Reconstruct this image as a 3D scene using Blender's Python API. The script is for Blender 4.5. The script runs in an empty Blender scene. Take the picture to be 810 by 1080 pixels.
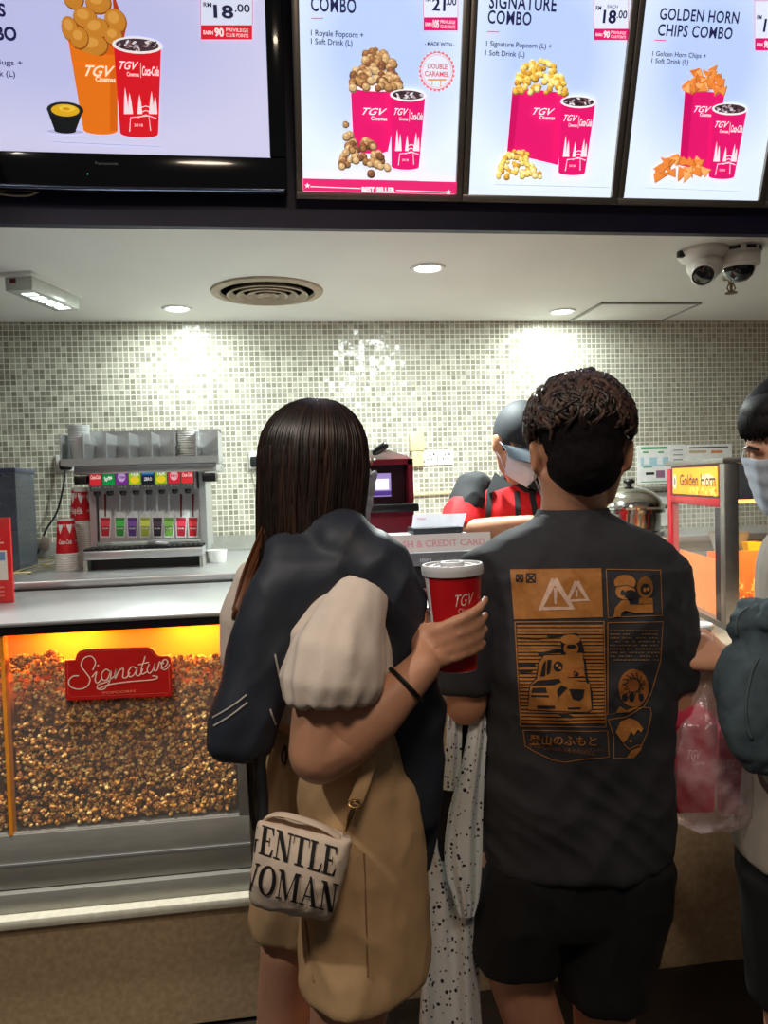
import bpy, bmesh, math, random
import numpy as np
from mathutils import Vector, Matrix, noise
from mathutils.bvhtree import BVHTree
from mathutils.geometry import tessellate_polygon
random.seed(7); np.random.seed(7)
SC = bpy.context.scene
COL = SC.collection
PI = math.pi
def V3(*a): return Vector(a[0]) if len(a) == 1 else Vector(a)

# ---------------------------------------------------------------- camera maths (a pixel of the photo -> a ray)
F = 800.0; CZ = 1.45
YAW, PIT, ROL = math.radians(7.6), math.radians(2.3), 0.03
cF = Vector((math.sin(YAW)*math.cos(PIT), math.cos(YAW)*math.cos(PIT), -math.sin(PIT)))
_r0 = Vector((math.cos(YAW), -math.sin(YAW), 0)); _u0 = _r0.cross(cF)
cR = _r0*math.cos(ROL) - _u0*math.sin(ROL); cU = _u0*math.cos(ROL) + _r0*math.sin(ROL)
CAM = Vector((0, 0, CZ))
def ray(px, py): return cF*F + cR*(px-405) - cU*(py-540)
def D(px, py, d): return CAM + ray(px, py)*(d/F)
def atY(px, py, y): v = ray(px, py); return CAM + v*(y/v.y)
def atZ(px, py, z): v = ray(px, py); return CAM + v*((z-CZ)/v.z)

# ---------------------------------------------------------------- materials
def lin(c):
    return tuple((x/255/12.92 if x <= 10 else ((x/255+.055)/1.055)**2.4) for x in c[:3]) + (1.0,)
MATS = {}
def M(name, col, rough=.55, metal=0.0, var=.08, scale=30.0, bump=0.0, bscale=None, emit=0.0, trans=0.0, alpha=1.0,
      sss=0.0, col2=None, detail=3.0, coat=0.0, stretch=None, ior=1.45, spec=.5):
    if name in MATS: return MATS[name]
    m = bpy.data.materials.new(name); m.use_nodes = True; MATS[name] = m
    nt = m.node_tree; n = nt.nodes; l = nt.links
    b = n['Principled BSDF']
    c = lin(col)
    b.inputs['Roughness'].default_value = rough; b.inputs['Metallic'].default_value = metal
    b.inputs['IOR'].default_value = ior
    b.inputs['Specular IOR Level'].default_value = spec
    b.inputs['Transmission Weight'].default_value = trans; b.inputs['Alpha'].default_value = alpha
    b.inputs['Coat Weight'].default_value = coat
    if sss: b.inputs['Subsurface Weight'].default_value = sss; b.inputs['Subsurface Radius'].default_value = (.012, .004, .002); b.inputs['Subsurface Scale'].default_value = .5
    tc = n.new('ShaderNodeTexCoord'); mp = n.new('ShaderNodeMapping'); l.new(tc.outputs['Object'], mp.inputs['Vector'])
    if stretch: mp.inputs['Scale'].default_value = stretch
    nz = n.new('ShaderNodeTexNoise'); nz.inputs['Scale'].default_value = scale; nz.inputs['Detail'].default_value = detail
    l.new(mp.outputs['Vector'], nz.inputs['Vector'])
    rp = n.new('ShaderNodeValToRGB'); l.new(nz.outputs['Fac'], rp.inputs['Fac'])
    c2 = lin(col2) if col2 else tuple(min(1, x*(1+var)) for x in c[:3])+(1,)
    c1 = c if col2 else tuple(x*(1-var) for x in c[:3])+(1,)
    rp.color_ramp.elements[0].color = c1; rp.color_ramp.elements[1].color = c2
    rp.color_ramp.elements[0].position = .3; rp.color_ramp.elements[1].position = .7
    l.new(rp.outputs['Color'], b.inputs['Base Color'])
    if emit:
        b.inputs['Emission Strength'].default_value = emit; l.new(rp.outputs['Color'], b.inputs['Emission Color'])
    if bump:
        bp = n.new('ShaderNodeBump'); bp.inputs['Strength'].default_value = bump; bp.inputs['Distance'].default_value = .004
        if bscale:
            n2 = n.new('ShaderNodeTexNoise'); n2.inputs['Scale'].default_value = bscale; n2.inputs['Detail'].default_value = 4
            l.new(mp.outputs['Vector'], n2.inputs['Vector']); l.new(n2.outputs['Fac'], bp.inputs['Height'])
        else: l.new(nz.outputs['Fac'], bp.inputs['Height'])
        l.new(bp.outputs['Normal'], b.inputs['Normal'])
    return m
def hexname(c): return '%d_%d_%d' % tuple(int(x) for x in c[:3])
def EM(col, s=1.0):      # ink of a backlit display
    return M('backlit_ink_%s_%g' % (hexname(col), s), col, rough=.4, var=.01, emit=s, scale=3)
def INK(col, rough=.6): return M('printed_ink_' + hexname(col), col, rough=rough, var=.05, scale=120)

# ---------------------------------------------------------------- mesh builder
class MB:
    def __init__(s): s.v = []; s.f = []; s.m = []; s.mats = []
    def mi(s, mat):
        if mat is None: return 0
        if mat not in s.mats: s.mats.append(mat)
        return s.mats.index(mat)
    def add(s, vs, fs, mat=None):
        o = len(s.v); k = s.mi(mat)
        s.v.extend([tuple(x) for x in vs])
        for f in fs: s.f.append([i+o for i in f]); s.m.append(k)
        return s
    def addbm(s, bm, mat=None):
        bm.verts.index_update()
        s.add([v.co for v in bm.verts], [[v.index for v in f.verts] for f in bm.faces], mat); bm.free(); return s
    def box(s, c, size, rot=None, mat=None, bev=0.0, seg=2):
        bm = bmesh.new(); bmesh.ops.create_cube(bm, size=1)
        bmesh.ops.scale(bm, vec=Vector(size), verts=bm.verts)
        if bev: bmesh.ops.bevel(bm, geom=bm.edges[:], offset=bev, segments=seg, affect='EDGES', profile=.5)
        mt = Matrix.Translation(Vector(c))
        if rot is not None: mt = mt @ (rot.to_4x4() if isinstance(rot, Matrix) else Matrix.Rotation(rot, 4, 'Z'))
        bmesh.ops.transform(bm, matrix=mt, verts=bm.verts)
        return s.addbm(bm, mat)
    def bb(s, x0, x1, y0, y1, z0, z1, mat=None, bev=0.0, seg=2):
        return s.box(((x0+x1)/2, (y0+y1)/2, (z0+z1)/2), (abs(x1-x0), abs(y1-y0), abs(z1-z0)), None, mat, bev, seg)
    def loft(s, rings, mat=None, caps=True, closed=True):
        n = len(rings[0]); vs = [p for r in rings for p in r]; fs = []
        for i in range(len(rings)-1):
            for j in range(n if closed else n-1):
                k = (j+1) % n; fs.append([i*n+j, i*n+k, (i+1)*n+k, (i+1)*n+j])
        if caps and closed: fs.append(list(range(n))[::-1]); fs.append([(len(rings)-1)*n+j for j in range(n)])
        return s.add(vs, fs, mat)
    def tube(s, pts, rad, seg=10, mat=None, caps=True, flat=1.0, up=None, round_ends=False):
        pts = [Vector(p) for p in pts]; n = len(pts)
        if not hasattr(rad, '__len__'): rad = [rad]*n
        if round_ends:
            a, b = pts[0], pts[-1]; d0 = (pts[0]-pts[1]).normalized(); d1 = (pts[-1]-pts[-2]).normalized()
            r0, r1 = rad[0], rad[-1]
            pre = [(a+d0*r0*math.sin(t), r0*math.cos(t)) for t in (1.45, 1.1, .7, .35)]
            post = [(b+d1*r1*math.sin(t), r1*math.cos(t)) for t in (.35, .7, 1.1, 1.45)]
            pts = [p for p, _ in pre]+pts+[p for p, _ in post]; rad = [r for _, r in pre]+list(rad)+[r for _, r in post]; n = len(pts)
        rings = []; prev = None
        for i in range(n):
            t = (pts[min(i+1, n-1)]-pts[max(i-1, 0)])
            t = t.normalized() if t.length > 1e-9 else Vector((0, 0, 1))
            if prev is None:
                a = Vector(up) if up is not None else (Vector((0, 0, 1)) if abs(t.z) < .9 else Vector((0, 1, 0)))
                x = (a - t*a.dot(t)).normalized()
            else: x = (prev - t*prev.dot(t)).normalized()
            prev = x; y = t.cross(x); r = rad[i]
            rings.append([pts[i]+x*(r*math.cos(2*PI*j/seg)*flat)+y*(r*math.sin(2*PI*j/seg)) for j in range(seg)])
        return s.loft(rings, mat, caps)
    def lathe(s, prof, c=(0, 0, 0), seg=32, mat=None, mt=None, caps=True):
        rings = [[Vector((r*math.cos(2*PI*j/seg), r*math.sin(2*PI*j/seg), z)) for j in range(seg)] for r, z in prof]
        mt = mt if mt is not None else Matrix.Translation(Vector(c))
        return s.loft([[mt @ p for p in r] for r in rings], mat, caps)
    def ell(s, c, r, mt=None, mat=None, seg=16, rings=10):
        bm = bmesh.new(); bmesh.ops.create_uvsphere(bm, u_segments=seg, v_segments=rings, radius=1)
        bmesh.ops.scale(bm, vec=Vector(r) if hasattr(r, '__len__') else Vector((r, r, r)), verts=bm.verts)
        m4 = Matrix.Translation(Vector(c)) @ (mt.to_4x4() if mt is not None else Matrix.Identity(4))
        bmesh.ops.transform(bm, matrix=m4, verts=bm.verts)
        return s.addbm(bm, mat)
    def prism(s, poly, fr, d0, d1, mat=None):   # poly in fr's local xy, extruded along local z from d0 to d1
        n = len(poly)
        a = [fr @ Vector((x, y, d0)) for x, y in poly]; b = [fr @ Vector((x, y, d1)) for x, y in poly]
        fs = [[j, (j+1) % n, n+(j+1) % n, n+j] for j in range(n)]
        tri = tessellate_polygon([[Vector((x, y, 0)) for x, y in poly]])
        fs += [list(t)[::-1] for t in tri]+[[i+n for i in t] for t in tri]
        return s.add(a+b, fs, mat)
    def build(s, name, mats=None, parent=None, origin=None, smooth=True, angle=40, **tags):
        if mats is None: mats = s.mats
        elif not isinstance(mats, (list, tuple)): mats = [mats]
        vs = np.array(s.v, dtype=float)
        if parent is not None: org = ORG[parent.name]
        elif origin is not None: org = Vector(origin)
        else:
            lo, hi = vs.min(0), vs.max(0); org = Vector(((lo[0]+hi[0])/2, (lo[1]+hi[1])/2, lo[2]))
        me = bpy.data.meshes.new(name)
        me.from_pydata([tuple(x) for x in (vs-np.array(org))], [], s.f)
        for m in mats: me.materials.append(m)
        if len(mats) > 1: me.polygons.foreach_set('material_index', np.array(s.m, dtype=np.int32))
        me.validate()
        bm = bmesh.new(); bm.from_mesh(me); bmesh.ops.recalc_face_normals(bm, faces=bm.faces); bm.to_mesh(me); bm.free()
        if smooth:
            me.shade_smooth()
            try: me.set_sharp_from_angle(angle=math.radians(angle))
            except Exception: pass
        o = bpy.data.objects.new(name, me); COL.objects.link(o)
        ORG[o.name] = Vector(org)
        if parent is not None: o.parent = parent
        else: o.location = org
        return tag(o, **tags)
ORG = {}
def tag(o, label=None, cat=None, group=None, kind=None):
    if label: o['label'] = label
    if cat: o['category'] = cat
    if group: o['group'] = group
    if kind: o['kind'] = kind
    return o
def thing(name, loc, label, cat, group=None):
    o = bpy.data.objects.new(name, None); COL.objects.link(o); o.empty_display_size = .05
    o.location = Vector(loc); ORG[o.name] = Vector(loc)
    return tag(o, label, cat, group)
def copy_tree(o, parent=None, loc=None, rotz=None):
    c = o.copy(); COL.objects.link(c)
    if parent is not None: c.parent = parent
    if loc is not None: c.location = loc; ORG[c.name] = Vector(loc)
    if rotz is not None: c.rotation_euler = (0, 0, rotz)
    for ch in list(o.children): copy_tree(ch, c)
    return c

# ---------------------------------------------------------------- organic surfaces: union of closed shapes -> one skin
def skin(mb, voxel=.007, it=6, fac=.5):
    me = bpy.data.meshes.new('tmp'); me.from_pydata(mb.v, [], mb.f)
    bm = bmesh.new(); bm.from_mesh(me); bmesh.ops.recalc_face_normals(bm, faces=bm.faces); bm.to_mesh(me); bm.free()
    o = bpy.data.objects.new('tmp', me); COL.objects.link(o)
    r = o.modifiers.new('r', 'REMESH'); r.mode = 'VOXEL'; r.voxel_size = voxel
    if it: sm = o.modifiers.new('s', 'SMOOTH'); sm.iterations = it; sm.factor = fac
    dg = bpy.context.evaluated_depsgraph_get(); dg.update()
    e = o.evaluated_get(dg); m2 = bpy.data.meshes.new_from_object(e)
    n = len(m2.vertices); co = np.empty(n*3); m2.vertices.foreach_get('co', co); co = co.reshape(-1, 3)
    no = np.empty(n*3); m2.vertices.foreach_get('normal', no); no = no.reshape(-1, 3)
    fs = [list(p.vertices) for p in m2.polygons]
    bpy.data.objects.remove(o); bpy.data.meshes.remove(me); bpy.data.meshes.remove(m2)
    return co, no, fs
def wrinkle(co, no, fields):   # fields: (amp, freq vector, seed, sharp)
    out = co.copy()
    for amp, fr, seed, sharp in fields:
        for i in range(len(co)):
            p = Vector((co[i][0]*fr[0]+seed, co[i][1]*fr[1]+seed*.7, co[i][2]*fr[2]-seed*.3))
            w = noise.noise(p)
            if sharp: w = 1-2*abs(w)**.7
            out[i] += no[i]*(amp*w)
    return out
def from_arr(co, fs, mat=None): return MB().add(co.tolist(), fs, mat)
def ring(c, a, b, ax, ay, n=24, p=2.3):
    r = []
    for j in range(n):
        t = 2*PI*j/n; ct, st = math.cos(t), math.sin(t)
        r.append(c + ax*(a*math.copysign(abs(ct)**(2/p), ct)) + ay*(b*math.copysign(abs(st)**(2/p), st)))
    return r
def crs(pts, n=6):     # catmull-rom through points (tuples of any size)
    P = [np.array(p, dtype=float) for p in pts]; P = [2*P[0]-P[1]]+P+[2*P[-1]-P[-2]]; out = []
    for i in range(1, len(P)-2):
        for k in range(n):
            t = k/n; a, b, c, d = P[i-1], P[i], P[i+1], P[i+2]
            out.append(.5*((2*b)+(c-a)*t+(2*a-5*b+4*c-d)*t*t+(3*b-a-3*c+d)*t**3))
    out.append(P[-2]); return out

# ---------------------------------------------------------------- flat artwork (prints, screens, lettering)
_tc = {}
def text2d(s, bold=0.0, shear=0.0, space=1.0):
    k = (s, bold, shear, space)
    if k in _tc: return _tc[k]
    cu = bpy.data.curves.new('t', 'FONT'); cu.body = s; cu.size = 1; cu.offset = bold; cu.shear = shear; cu.space_character = space
    cu.resolution_u = 3; cu.fill_mode = 'FRONT'
    o = bpy.data.objects.new('t', cu); COL.objects.link(o)
    dg = bpy.context.evaluated_depsgraph_get(); dg.update()
    me = bpy.data.meshes.new_from_object(o.evaluated_get(dg))
    vs = np.array([v.co[:2] for v in me.vertices]) if len(me.vertices) else np.zeros((0, 2)); fs = [list(p.vertices) for p in me.polygons]
    bpy.data.objects.remove(o); bpy.data.curves.remove(cu); bpy.data.meshes.remove(me)
    _tc[k] = (vs, fs); return vs, fs
class Art:
    """Flat ink shapes on a surface; xf(u, v, h) -> world point (h = height above the surface)."""
    def __init__(s, xf, mat, eps=.00003, sub=None): s.mb = MB(); s.xf = xf; s.mat = mat; s.h = .0002; s.eps = eps; s.sub = sub
    def raw(s, vs, fs, col):
        s.h += s.eps
        vs = [tuple(v) for v in vs]
        if s.sub:
            bm = bmesh.new(); bv = [bm.verts.new((x, y, 0)) for x, y in vs]
            for f in fs:
                try: bm.faces.new([bv[i] for i in f])
                except Exception: pass
            bmesh.ops.triangulate(bm, faces=bm.faces[:])
            for _ in range(8):
                es = [e for e in bm.edges if e.calc_length() > s.sub]
                if not es: break
                bmesh.ops.subdivide_edges(bm, edges=es, cuts=1); bmesh.ops.triangulate(bm, faces=[f for f in bm.faces if len(f.verts) > 3])
            bm.verts.index_update()
            vs = [(v.co.x, v.co.y) for v in bm.verts]; fs = [[v.index for v in f.verts] for f in bm.faces]; bm.free()
        s.mb.add([s.xf(u, v, s.h) for u, v in vs], fs, s.mat(col)); return s
    def poly(s, pts, col):
        tri = tessellate_polygon([[Vector((x, y, 0)) for x, y in pts]]); return s.raw(pts, [list(t) for t in tri], col)
    def rect(s, x0, y0, x1, y1, col): return s.raw([(x0, y0), (x1, y0), (x1, y1), (x0, y1)], [[0, 1, 2, 3]], col)
    def ell(s, cx, cy, rx, ry, col, n=20, rot=0):
        c, q = math.cos(rot), math.sin(rot); pts = []
        for j in range(n):
            a, b = rx*math.cos(2*PI*j/n), ry*math.sin(2*PI*j/n); pts.append((cx+a*c-b*q, cy+a*q+b*c))
        return s.raw(pts, [list(range(n))], col)
    def stroke(s, pts, w, col, closed=False):
        pts = [np.array(p, dtype=float) for p in pts]; n = len(pts)
        if closed: pts = pts+[pts[0]]; n += 1
        vs = []; fs = []
        for i in range(n):
            if closed: t = pts[(i+1) % (n-1)]-pts[(i-1) % (n-1)]
            else: t = pts[min(i+1, n-1)]-pts[max(i-1, 0)]
            t = t/(np.linalg.norm(t)+1e-12); q = np.array((-t[1], t[0]))*w/2; vs += [pts[i]+q, pts[i]-q]
        for i in range(n-1): fs.append([2*i, 2*i+1, 2*i+3, 2*i+2])
        return s.raw(vs, fs, col)
    def frame(s, x0, y0, x1, y1, w, col):
        for a in ((x0, y0, x1, y0+w), (x0, y1-w, x1, y1), (x0, y0, x0+w, y1), (x1-w, y0, x1, y1)): s.rect(*a, col)
        return s
    def text(s, t, x, y, h, col, bold=.0, align='L', sx=1.0, shear=0, space=1.0, rot=0, width=None):
        """h = cap height, (x,y) = baseline start/centre/end; width squeezes the line to that width"""
        vs, fs = text2d(t, bold, shear, space)
        if not len(vs): return s
        k = h/.69; v = vs*np.array([k*sx, k]); lo, hi = v[:, 0].min(), v[:, 0].max()
        if width: f = width/(hi-lo); v = v*np.array([f, 1]); lo *= f; hi *= f
        v[:, 0] -= {'L': lo, 'C': (lo+hi)/2, 'R': hi}[align]
        if rot: c, q = math.cos(rot), math.sin(rot); v = np.stack([v[:, 0]*c-v[:, 1]*q, v[:, 0]*q+v[:, 1]*c], 1)
        return s.raw(v+np.array([x, y]), fs, col)
def planar(O, U, V, N):
    O, U, V, N = map(Vector, (O, U, V, N)); return lambda u, v, h: O+U*u+V*v+N*h
class Plane:
    def __init__(s, O, U, V): s.O = Vector(O); s.U = Vector(U).normalized(); s.V = Vector(V).normalized(); s.N = s.U.cross(s.V)
    def uv(s, px, py):
        r = ray(px, py); t = (s.O-CAM).dot(s.N)/r.dot(s.N); p = CAM+r*t-s.O; return (p.dot(s.U), p.dot(s.V))
    def P(s, u, v, h=0): return s.O+s.U*u+s.V*v+s.N*h
    def frame(s):
        m = Matrix((s.U, s.V, s.N)).transposed().to_4x4(); m.translation = s.O; return m
    def rot(s): return Matrix((s.U, s.V, s.N)).transposed()
# ================================================================ camera, world, shell
cam = bpy.data.cameras.new('camera'); co = bpy.data.objects.new('camera', cam); COL.objects.link(co)
mx = Matrix((cR, cU, -cF)).transposed().to_4x4(); mx.translation = CAM; co.matrix_world = mx
cam.sensor_fit = 'VERTICAL'; cam.sensor_height = 36; cam.lens = 36*F/1080; cam.clip_start = .02
SC.camera = co
SC.view_settings.view_transform = 'Standard'; SC.view_settings.look = 'None'; SC.view_settings.gamma = 1
SC.view_settings.exposure = 0; SC.view_settings.use_curve_mapping = False
w = bpy.data.worlds.new('world'); SC.world = w; w.use_nodes = True
bgn = w.node_tree.nodes['Background']; bgn.inputs['Color'].default_value = (.9, .85, .8, 1); bgn.inputs['Strength'].default_value = .07

YW, ZS, YF = 3.7, 2.23, 2.37     # tiled wall, soffit height, front edge of the soffit
YC, ZT = 2.07, 1.115             # front of the popcorn case, its steel top

def tile_material():
    m = bpy.data.materials.new('glass_mosaic'); m.use_nodes = True; nt = m.node_tree; n = nt.nodes; l = nt.links; b = n['Principled BSDF']
    tc = n.new('ShaderNodeTexCoord'); sp = n.new('ShaderNodeSeparateXYZ'); l.new(tc.outputs['Object'], sp.inputs[0])
    cb = n.new('ShaderNodeCombineXYZ'); l.new(sp.outputs['X'], cb.inputs['X']); l.new(sp.outputs['Z'], cb.inputs['Y'])
    sc = n.new('ShaderNodeVectorMath'); sc.operation = 'SCALE'; sc.inputs['Scale'].default_value = 1/.0252; l.new(cb.outputs[0], sc.inputs[0])
    fl = n.new('ShaderNodeVectorMath'); fl.operation = 'FLOOR'; l.new(sc.outputs[0], fl.inputs[0])
    fr = n.new('ShaderNodeVectorMath'); fr.operation = 'FRACTION'; l.new(sc.outputs[0], fr.inputs[0])
    wn = n.new('ShaderNodeTexWhiteNoise'); wn.noise_dimensions = '2D'; l.new(fl.outputs[0], wn.inputs['Vector'])
    # joint mask
    ab = n.new('ShaderNodeVectorMath'); ab.operation = 'SUBTRACT'; ab.inputs[1].default_value = (.5, .5, 0); l.new(fr.outputs[0], ab.inputs[0])
    av = n.new('ShaderNodeVectorMath'); av.operation = 'ABSOLUTE'; l.new(ab.outputs[0], av.inputs[0])
    s2 = n.new('ShaderNodeSeparateXYZ'); l.new(av.outputs[0], s2.inputs[0])
    mxn = n.new('ShaderNodeMath'); mxn.operation = 'MAXIMUM'; l.new(s2.outputs['X'], mxn.inputs[0]); l.new(s2.outputs['Y'], mxn.inputs[1])
    gt = n.new('ShaderNodeMath'); gt.operation = 'GREATER_THAN'; gt.inputs[1].default_value = .425; l.new(mxn.outputs[0], gt.inputs[0])
    rp = n.new('ShaderNodeValToRGB'); l.new(wn.outputs['Value'], rp.inputs['Fac'])
    e = rp.color_ramp.elements; e[0].color = lin((140, 137, 121)); e[1].color = lin((184, 181, 164)); e[1].position = 1
    x = e.new(.6); x.color = lin((163, 160, 144))
    mx = n.new('ShaderNodeMix'); mx.data_type = 'RGBA'; l.new(gt.outputs[0], mx.inputs['Factor']); l.new(rp.outputs['Color'], mx.inputs['A'])
    mx.inputs['B'].default_value = lin((228, 226, 212)); l.new(mx.outputs['Result'], b.inputs['Base Color'])
    ro = n.new('ShaderNodeMapRange'); l.new(gt.outputs[0], ro.inputs['Value']); ro.inputs['To Min'].default_value = .2; ro.inputs['To Max'].default_value = .8
    l.new(ro.outputs[0], b.inputs['Roughness'])
    # every tile sits at a slightly different tilt
    su = n.new('ShaderNodeVectorMath'); su.operation = 'SUBTRACT'; su.inputs[1].default_value = (.5, .5, .5); l.new(wn.outputs['Color'], su.inputs[0])
    s3 = n.new('ShaderNodeVectorMath'); s3.operation = 'SCALE'; s3.inputs['Scale'].default_value = .16; l.new(su.outputs[0], s3.inputs[0])
    nz = n.new('ShaderNodeTexNoise'); nz.inputs['Scale'].default_value = 90; l.new(tc.outputs['Object'], nz.inputs['Vector'])
    n3 = n.new('ShaderNodeVectorMath'); n3.operation = 'SUBTRACT'; n3.inputs[1].default_value = (.5, .5, .5); l.new(nz.outputs['Color'], n3.inputs[0])
    n4 = n.new('ShaderNodeVectorMath'); n4.operation = 'SCALE'; n4.inputs['Scale'].default_value = .25; l.new(n3.outputs[0], n4.inputs[0])
    ge = n.new('ShaderNodeNewGeometry')
    a1 = n.new('ShaderNodeVectorMath'); a1.operation = 'ADD'; l.new(ge.outputs['Normal'], a1.inputs[0]); l.new(s3.outputs[0], a1.inputs[1])
    a2 = n.new('ShaderNodeVectorMath'); a2.operation = 'ADD'; l.new(a1.outputs[0], a2.inputs[0]); l.new(n4.outputs[0], a2.inputs[1])
    no = n.new('ShaderNodeVectorMath'); no.operation = 'NORMALIZE'; l.new(a2.outputs[0], no.inputs[0]); l.new(no.outputs[0], b.inputs['Normal'])
    return m
TILE = tile_material()
CEIL = M('soffit_paint', (232, 230, 225), rough=.75, var=.02, scale=3)
NAVY = M('navy_fascia', (32, 30, 62), rough=.5, var=.2, scale=6)
FLOOR = M('dark_floor', (52, 44, 40), rough=.35, var=.3, scale=9)
STEEL = M('brushed_steel', (196, 198, 200), rough=.34, metal=.72, var=.06, scale=25, stretch=(1, 12, 12), bump=.02)
STEEL2 = M('dull_steel', (158, 157, 150), rough=.42, metal=.45, var=.08, scale=14, stretch=(1, 6, 6))
WHITEP = M('white_plastic', (228, 228, 224), rough=.4, var=.03)
BLACKP = M('black_plastic', (20, 20, 23), rough=.35, var=.2)
RUB = M('black_cable', (18, 18, 20), rough=.5, var=.2)
CHAMP = M('champagne_metal', (168, 160, 150), rough=.35, metal=.8, var=.06)
def st(o): o['kind'] = 'structure'; return o

st(MB().bb(-3.2, 5.2, YW, YW+.15, 0, 3.3).build('wall_back', TILE))
st(MB().bb(-3.2, 5.2, YF, YW, ZS, ZS+.06).build('ceiling', CEIL))
st(MB().bb(-3.2, 5.2, YF-.03, YF, ZS-.005, 3.3).build('trim_1', NAVY))
st(MB().bb(-3.2, 5.2, -3.2, YW, -.1, 0).build('floor', FLOOR))
LOB = M('lobby_paint', (70, 62, 58), rough=.8, var=.1, scale=4)
st(MB().bb(-3.35, -3.2, -3.2, YW, 0, 3.3).build('wall_left', LOB))
st(MB().bb(5.2, 5.35, -3.2, YW, 0, 3.3).build('wall_right', LOB))

def area(name, loc, rot, size, power, col, shape='DISK', spread=180):
    l = bpy.data.lights.new(name, 'AREA'); l.shape = shape; l.size = size; l.energy = power; l.color = col; l.spread = math.radians(spread)
    o = bpy.data.objects.new(name, l); COL.objects.link(o); o.location = loc; o.rotation_euler = rot; return o
def spot(name, loc, tgt, ang, power, col, blend=.4, r=.06):
    l = bpy.data.lights.new(name, 'SPOT'); l.energy = power; l.color = col; l.spot_size = math.radians(ang); l.spot_blend = blend; l.shadow_soft_size = r
    o = bpy.data.objects.new(name, l); COL.objects.link(o); o.location = loc
    o.rotation_euler = (Vector(tgt)-Vector(loc)).to_track_quat('-Z', 'Y').to_euler(); return o

# recessed downlights under the soffit
GLOW = M('downlight_diffuser', (245, 250, 255), rough=.4, var=0, emit=14)
TRIMW = M('downlight_rim', (235, 235, 230), rough=.5, var=.02)
DL = [((187, 325), 'round ceiling downlight on the left, above the drink fountain'), ((451, 282), 'round ceiling downlight nearest the menu boards, right of the round air vent'),
      ((593, 328), 'round ceiling downlight beside the square access panel')]
for i, ((px, py), lab) in enumerate(DL):
    p = atZ(px, py, ZS)
    t = thing('downlight', p, lab, 'ceiling light')
    MB().lathe([(.047, -.004), (.05, -.007), (.062, -.006), (.066, 0), (.047, .002)], p, 32, caps=False).build('rim', TRIMW, t)
    MB().lathe([(.001, -.004), (.03, -.0045), (.0475, -.003)], p, 32).build('diffuser', GLOW, t)
    area('downlight_lamp', p-Vector((0, 0, .012)), (0, 0, 0), .09, [8.5, 44, 8.5][i], (.90, 1, .95))

# round air vent
p = atZ(282, 307, ZS)
VENT = M('vent_enamel', (172, 156, 134), rough=.6, var=.12, scale=20)
t = thing('air_vent', p, 'large round beige ceiling air vent with concentric rings', 'air vent')
MB().lathe([(.185, 0), (.19, -.012), (.222, -.008), (.225, 0)], p, 48, caps=False).build('outer_ring', VENT, t)
MB().lathe([(.001, -.001), (.19, -.001)], p, 48).build('backing', M('vent_shadow_metal', (70, 60, 48), rough=.8), t)
for k, r in enumerate((.16, .12, .08, .04)):
    MB().lathe([(r-.022, -.004), (r-.004, -.022), (r+.004, -.02), (r-.012, -.003)], p, 40, caps=False).build('cone_ring', VENT, t)
MB().lathe([(.001, -.02), (.014, -.019), (.016, -.006), (.001, -.005)], p, 24).build('hub', VENT, t)

# access hatch
a, b, c, d = [atZ(x, y, ZS) for x, y in ((590, 339), (703, 339), (702, 328), (618, 329))]
mb = MB(); x0, x1, y0, y1 = a.x+.04, b.x-.05, (c.y+d.y)/2-.19, a.y-.03
t = thing('access_hatch', ((x0+x1)/2, (y0+y1)/2, ZS), 'flat square access hatch in the soffit, by the back wall', 'hatch')
MB().bb(x0+.012, x1-.012, y0+.012, y1-.012, ZS-.006, ZS, bev=.001).build('panel', CEIL, t)
for q in ((x0, x1, y0, y0+.012), (x0, x1, y1-.012, y1), (x0, x0+.012, y0+.012, y1-.012), (x1-.012, x1, y0+.012, y1-.012)): mb.bb(*q, ZS-.009, ZS)
mb.build('frame', M('hatch_frame_grey', (150, 150, 145), rough=.5), t)

# emergency light: clear box with a row of leds, hung across the view
p = atZ(46, 300, ZS)
t = thing('emergency_light', p, 'small clear boxed emergency light on the soffit at far left', 'emergency light')
rz = Matrix.Rotation(math.radians(-14), 3, 'Z')
def el(x, y, z): return p+rz @ Vector((x, y, z))
MB().box(el(0, 0, -.007), (.12, .36, .014), rz, bev=.003).build('base_plate', WHITEP, t)
MB().box(el(0, .0, -.038), (.105, .33, .05), rz, bev=.006).build('housing', M('smoky_clear_plastic', (205, 208, 200), rough=.25, var=.06), t)
mb = MB()
for k in range(5): mb.box(el(.01, -.11+.055*k, -.0635), (.05, .032, .004), rz, bev=.001)
mb.build('led_strip', M('led_white', (240, 250, 245), emit=2.2, var=0), t)
MB().box(el(-.02, -.166, -.028), (.022, .003, .016), rz).build('test_button', M('dark_red_button', (110, 40, 34)), t)

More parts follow.
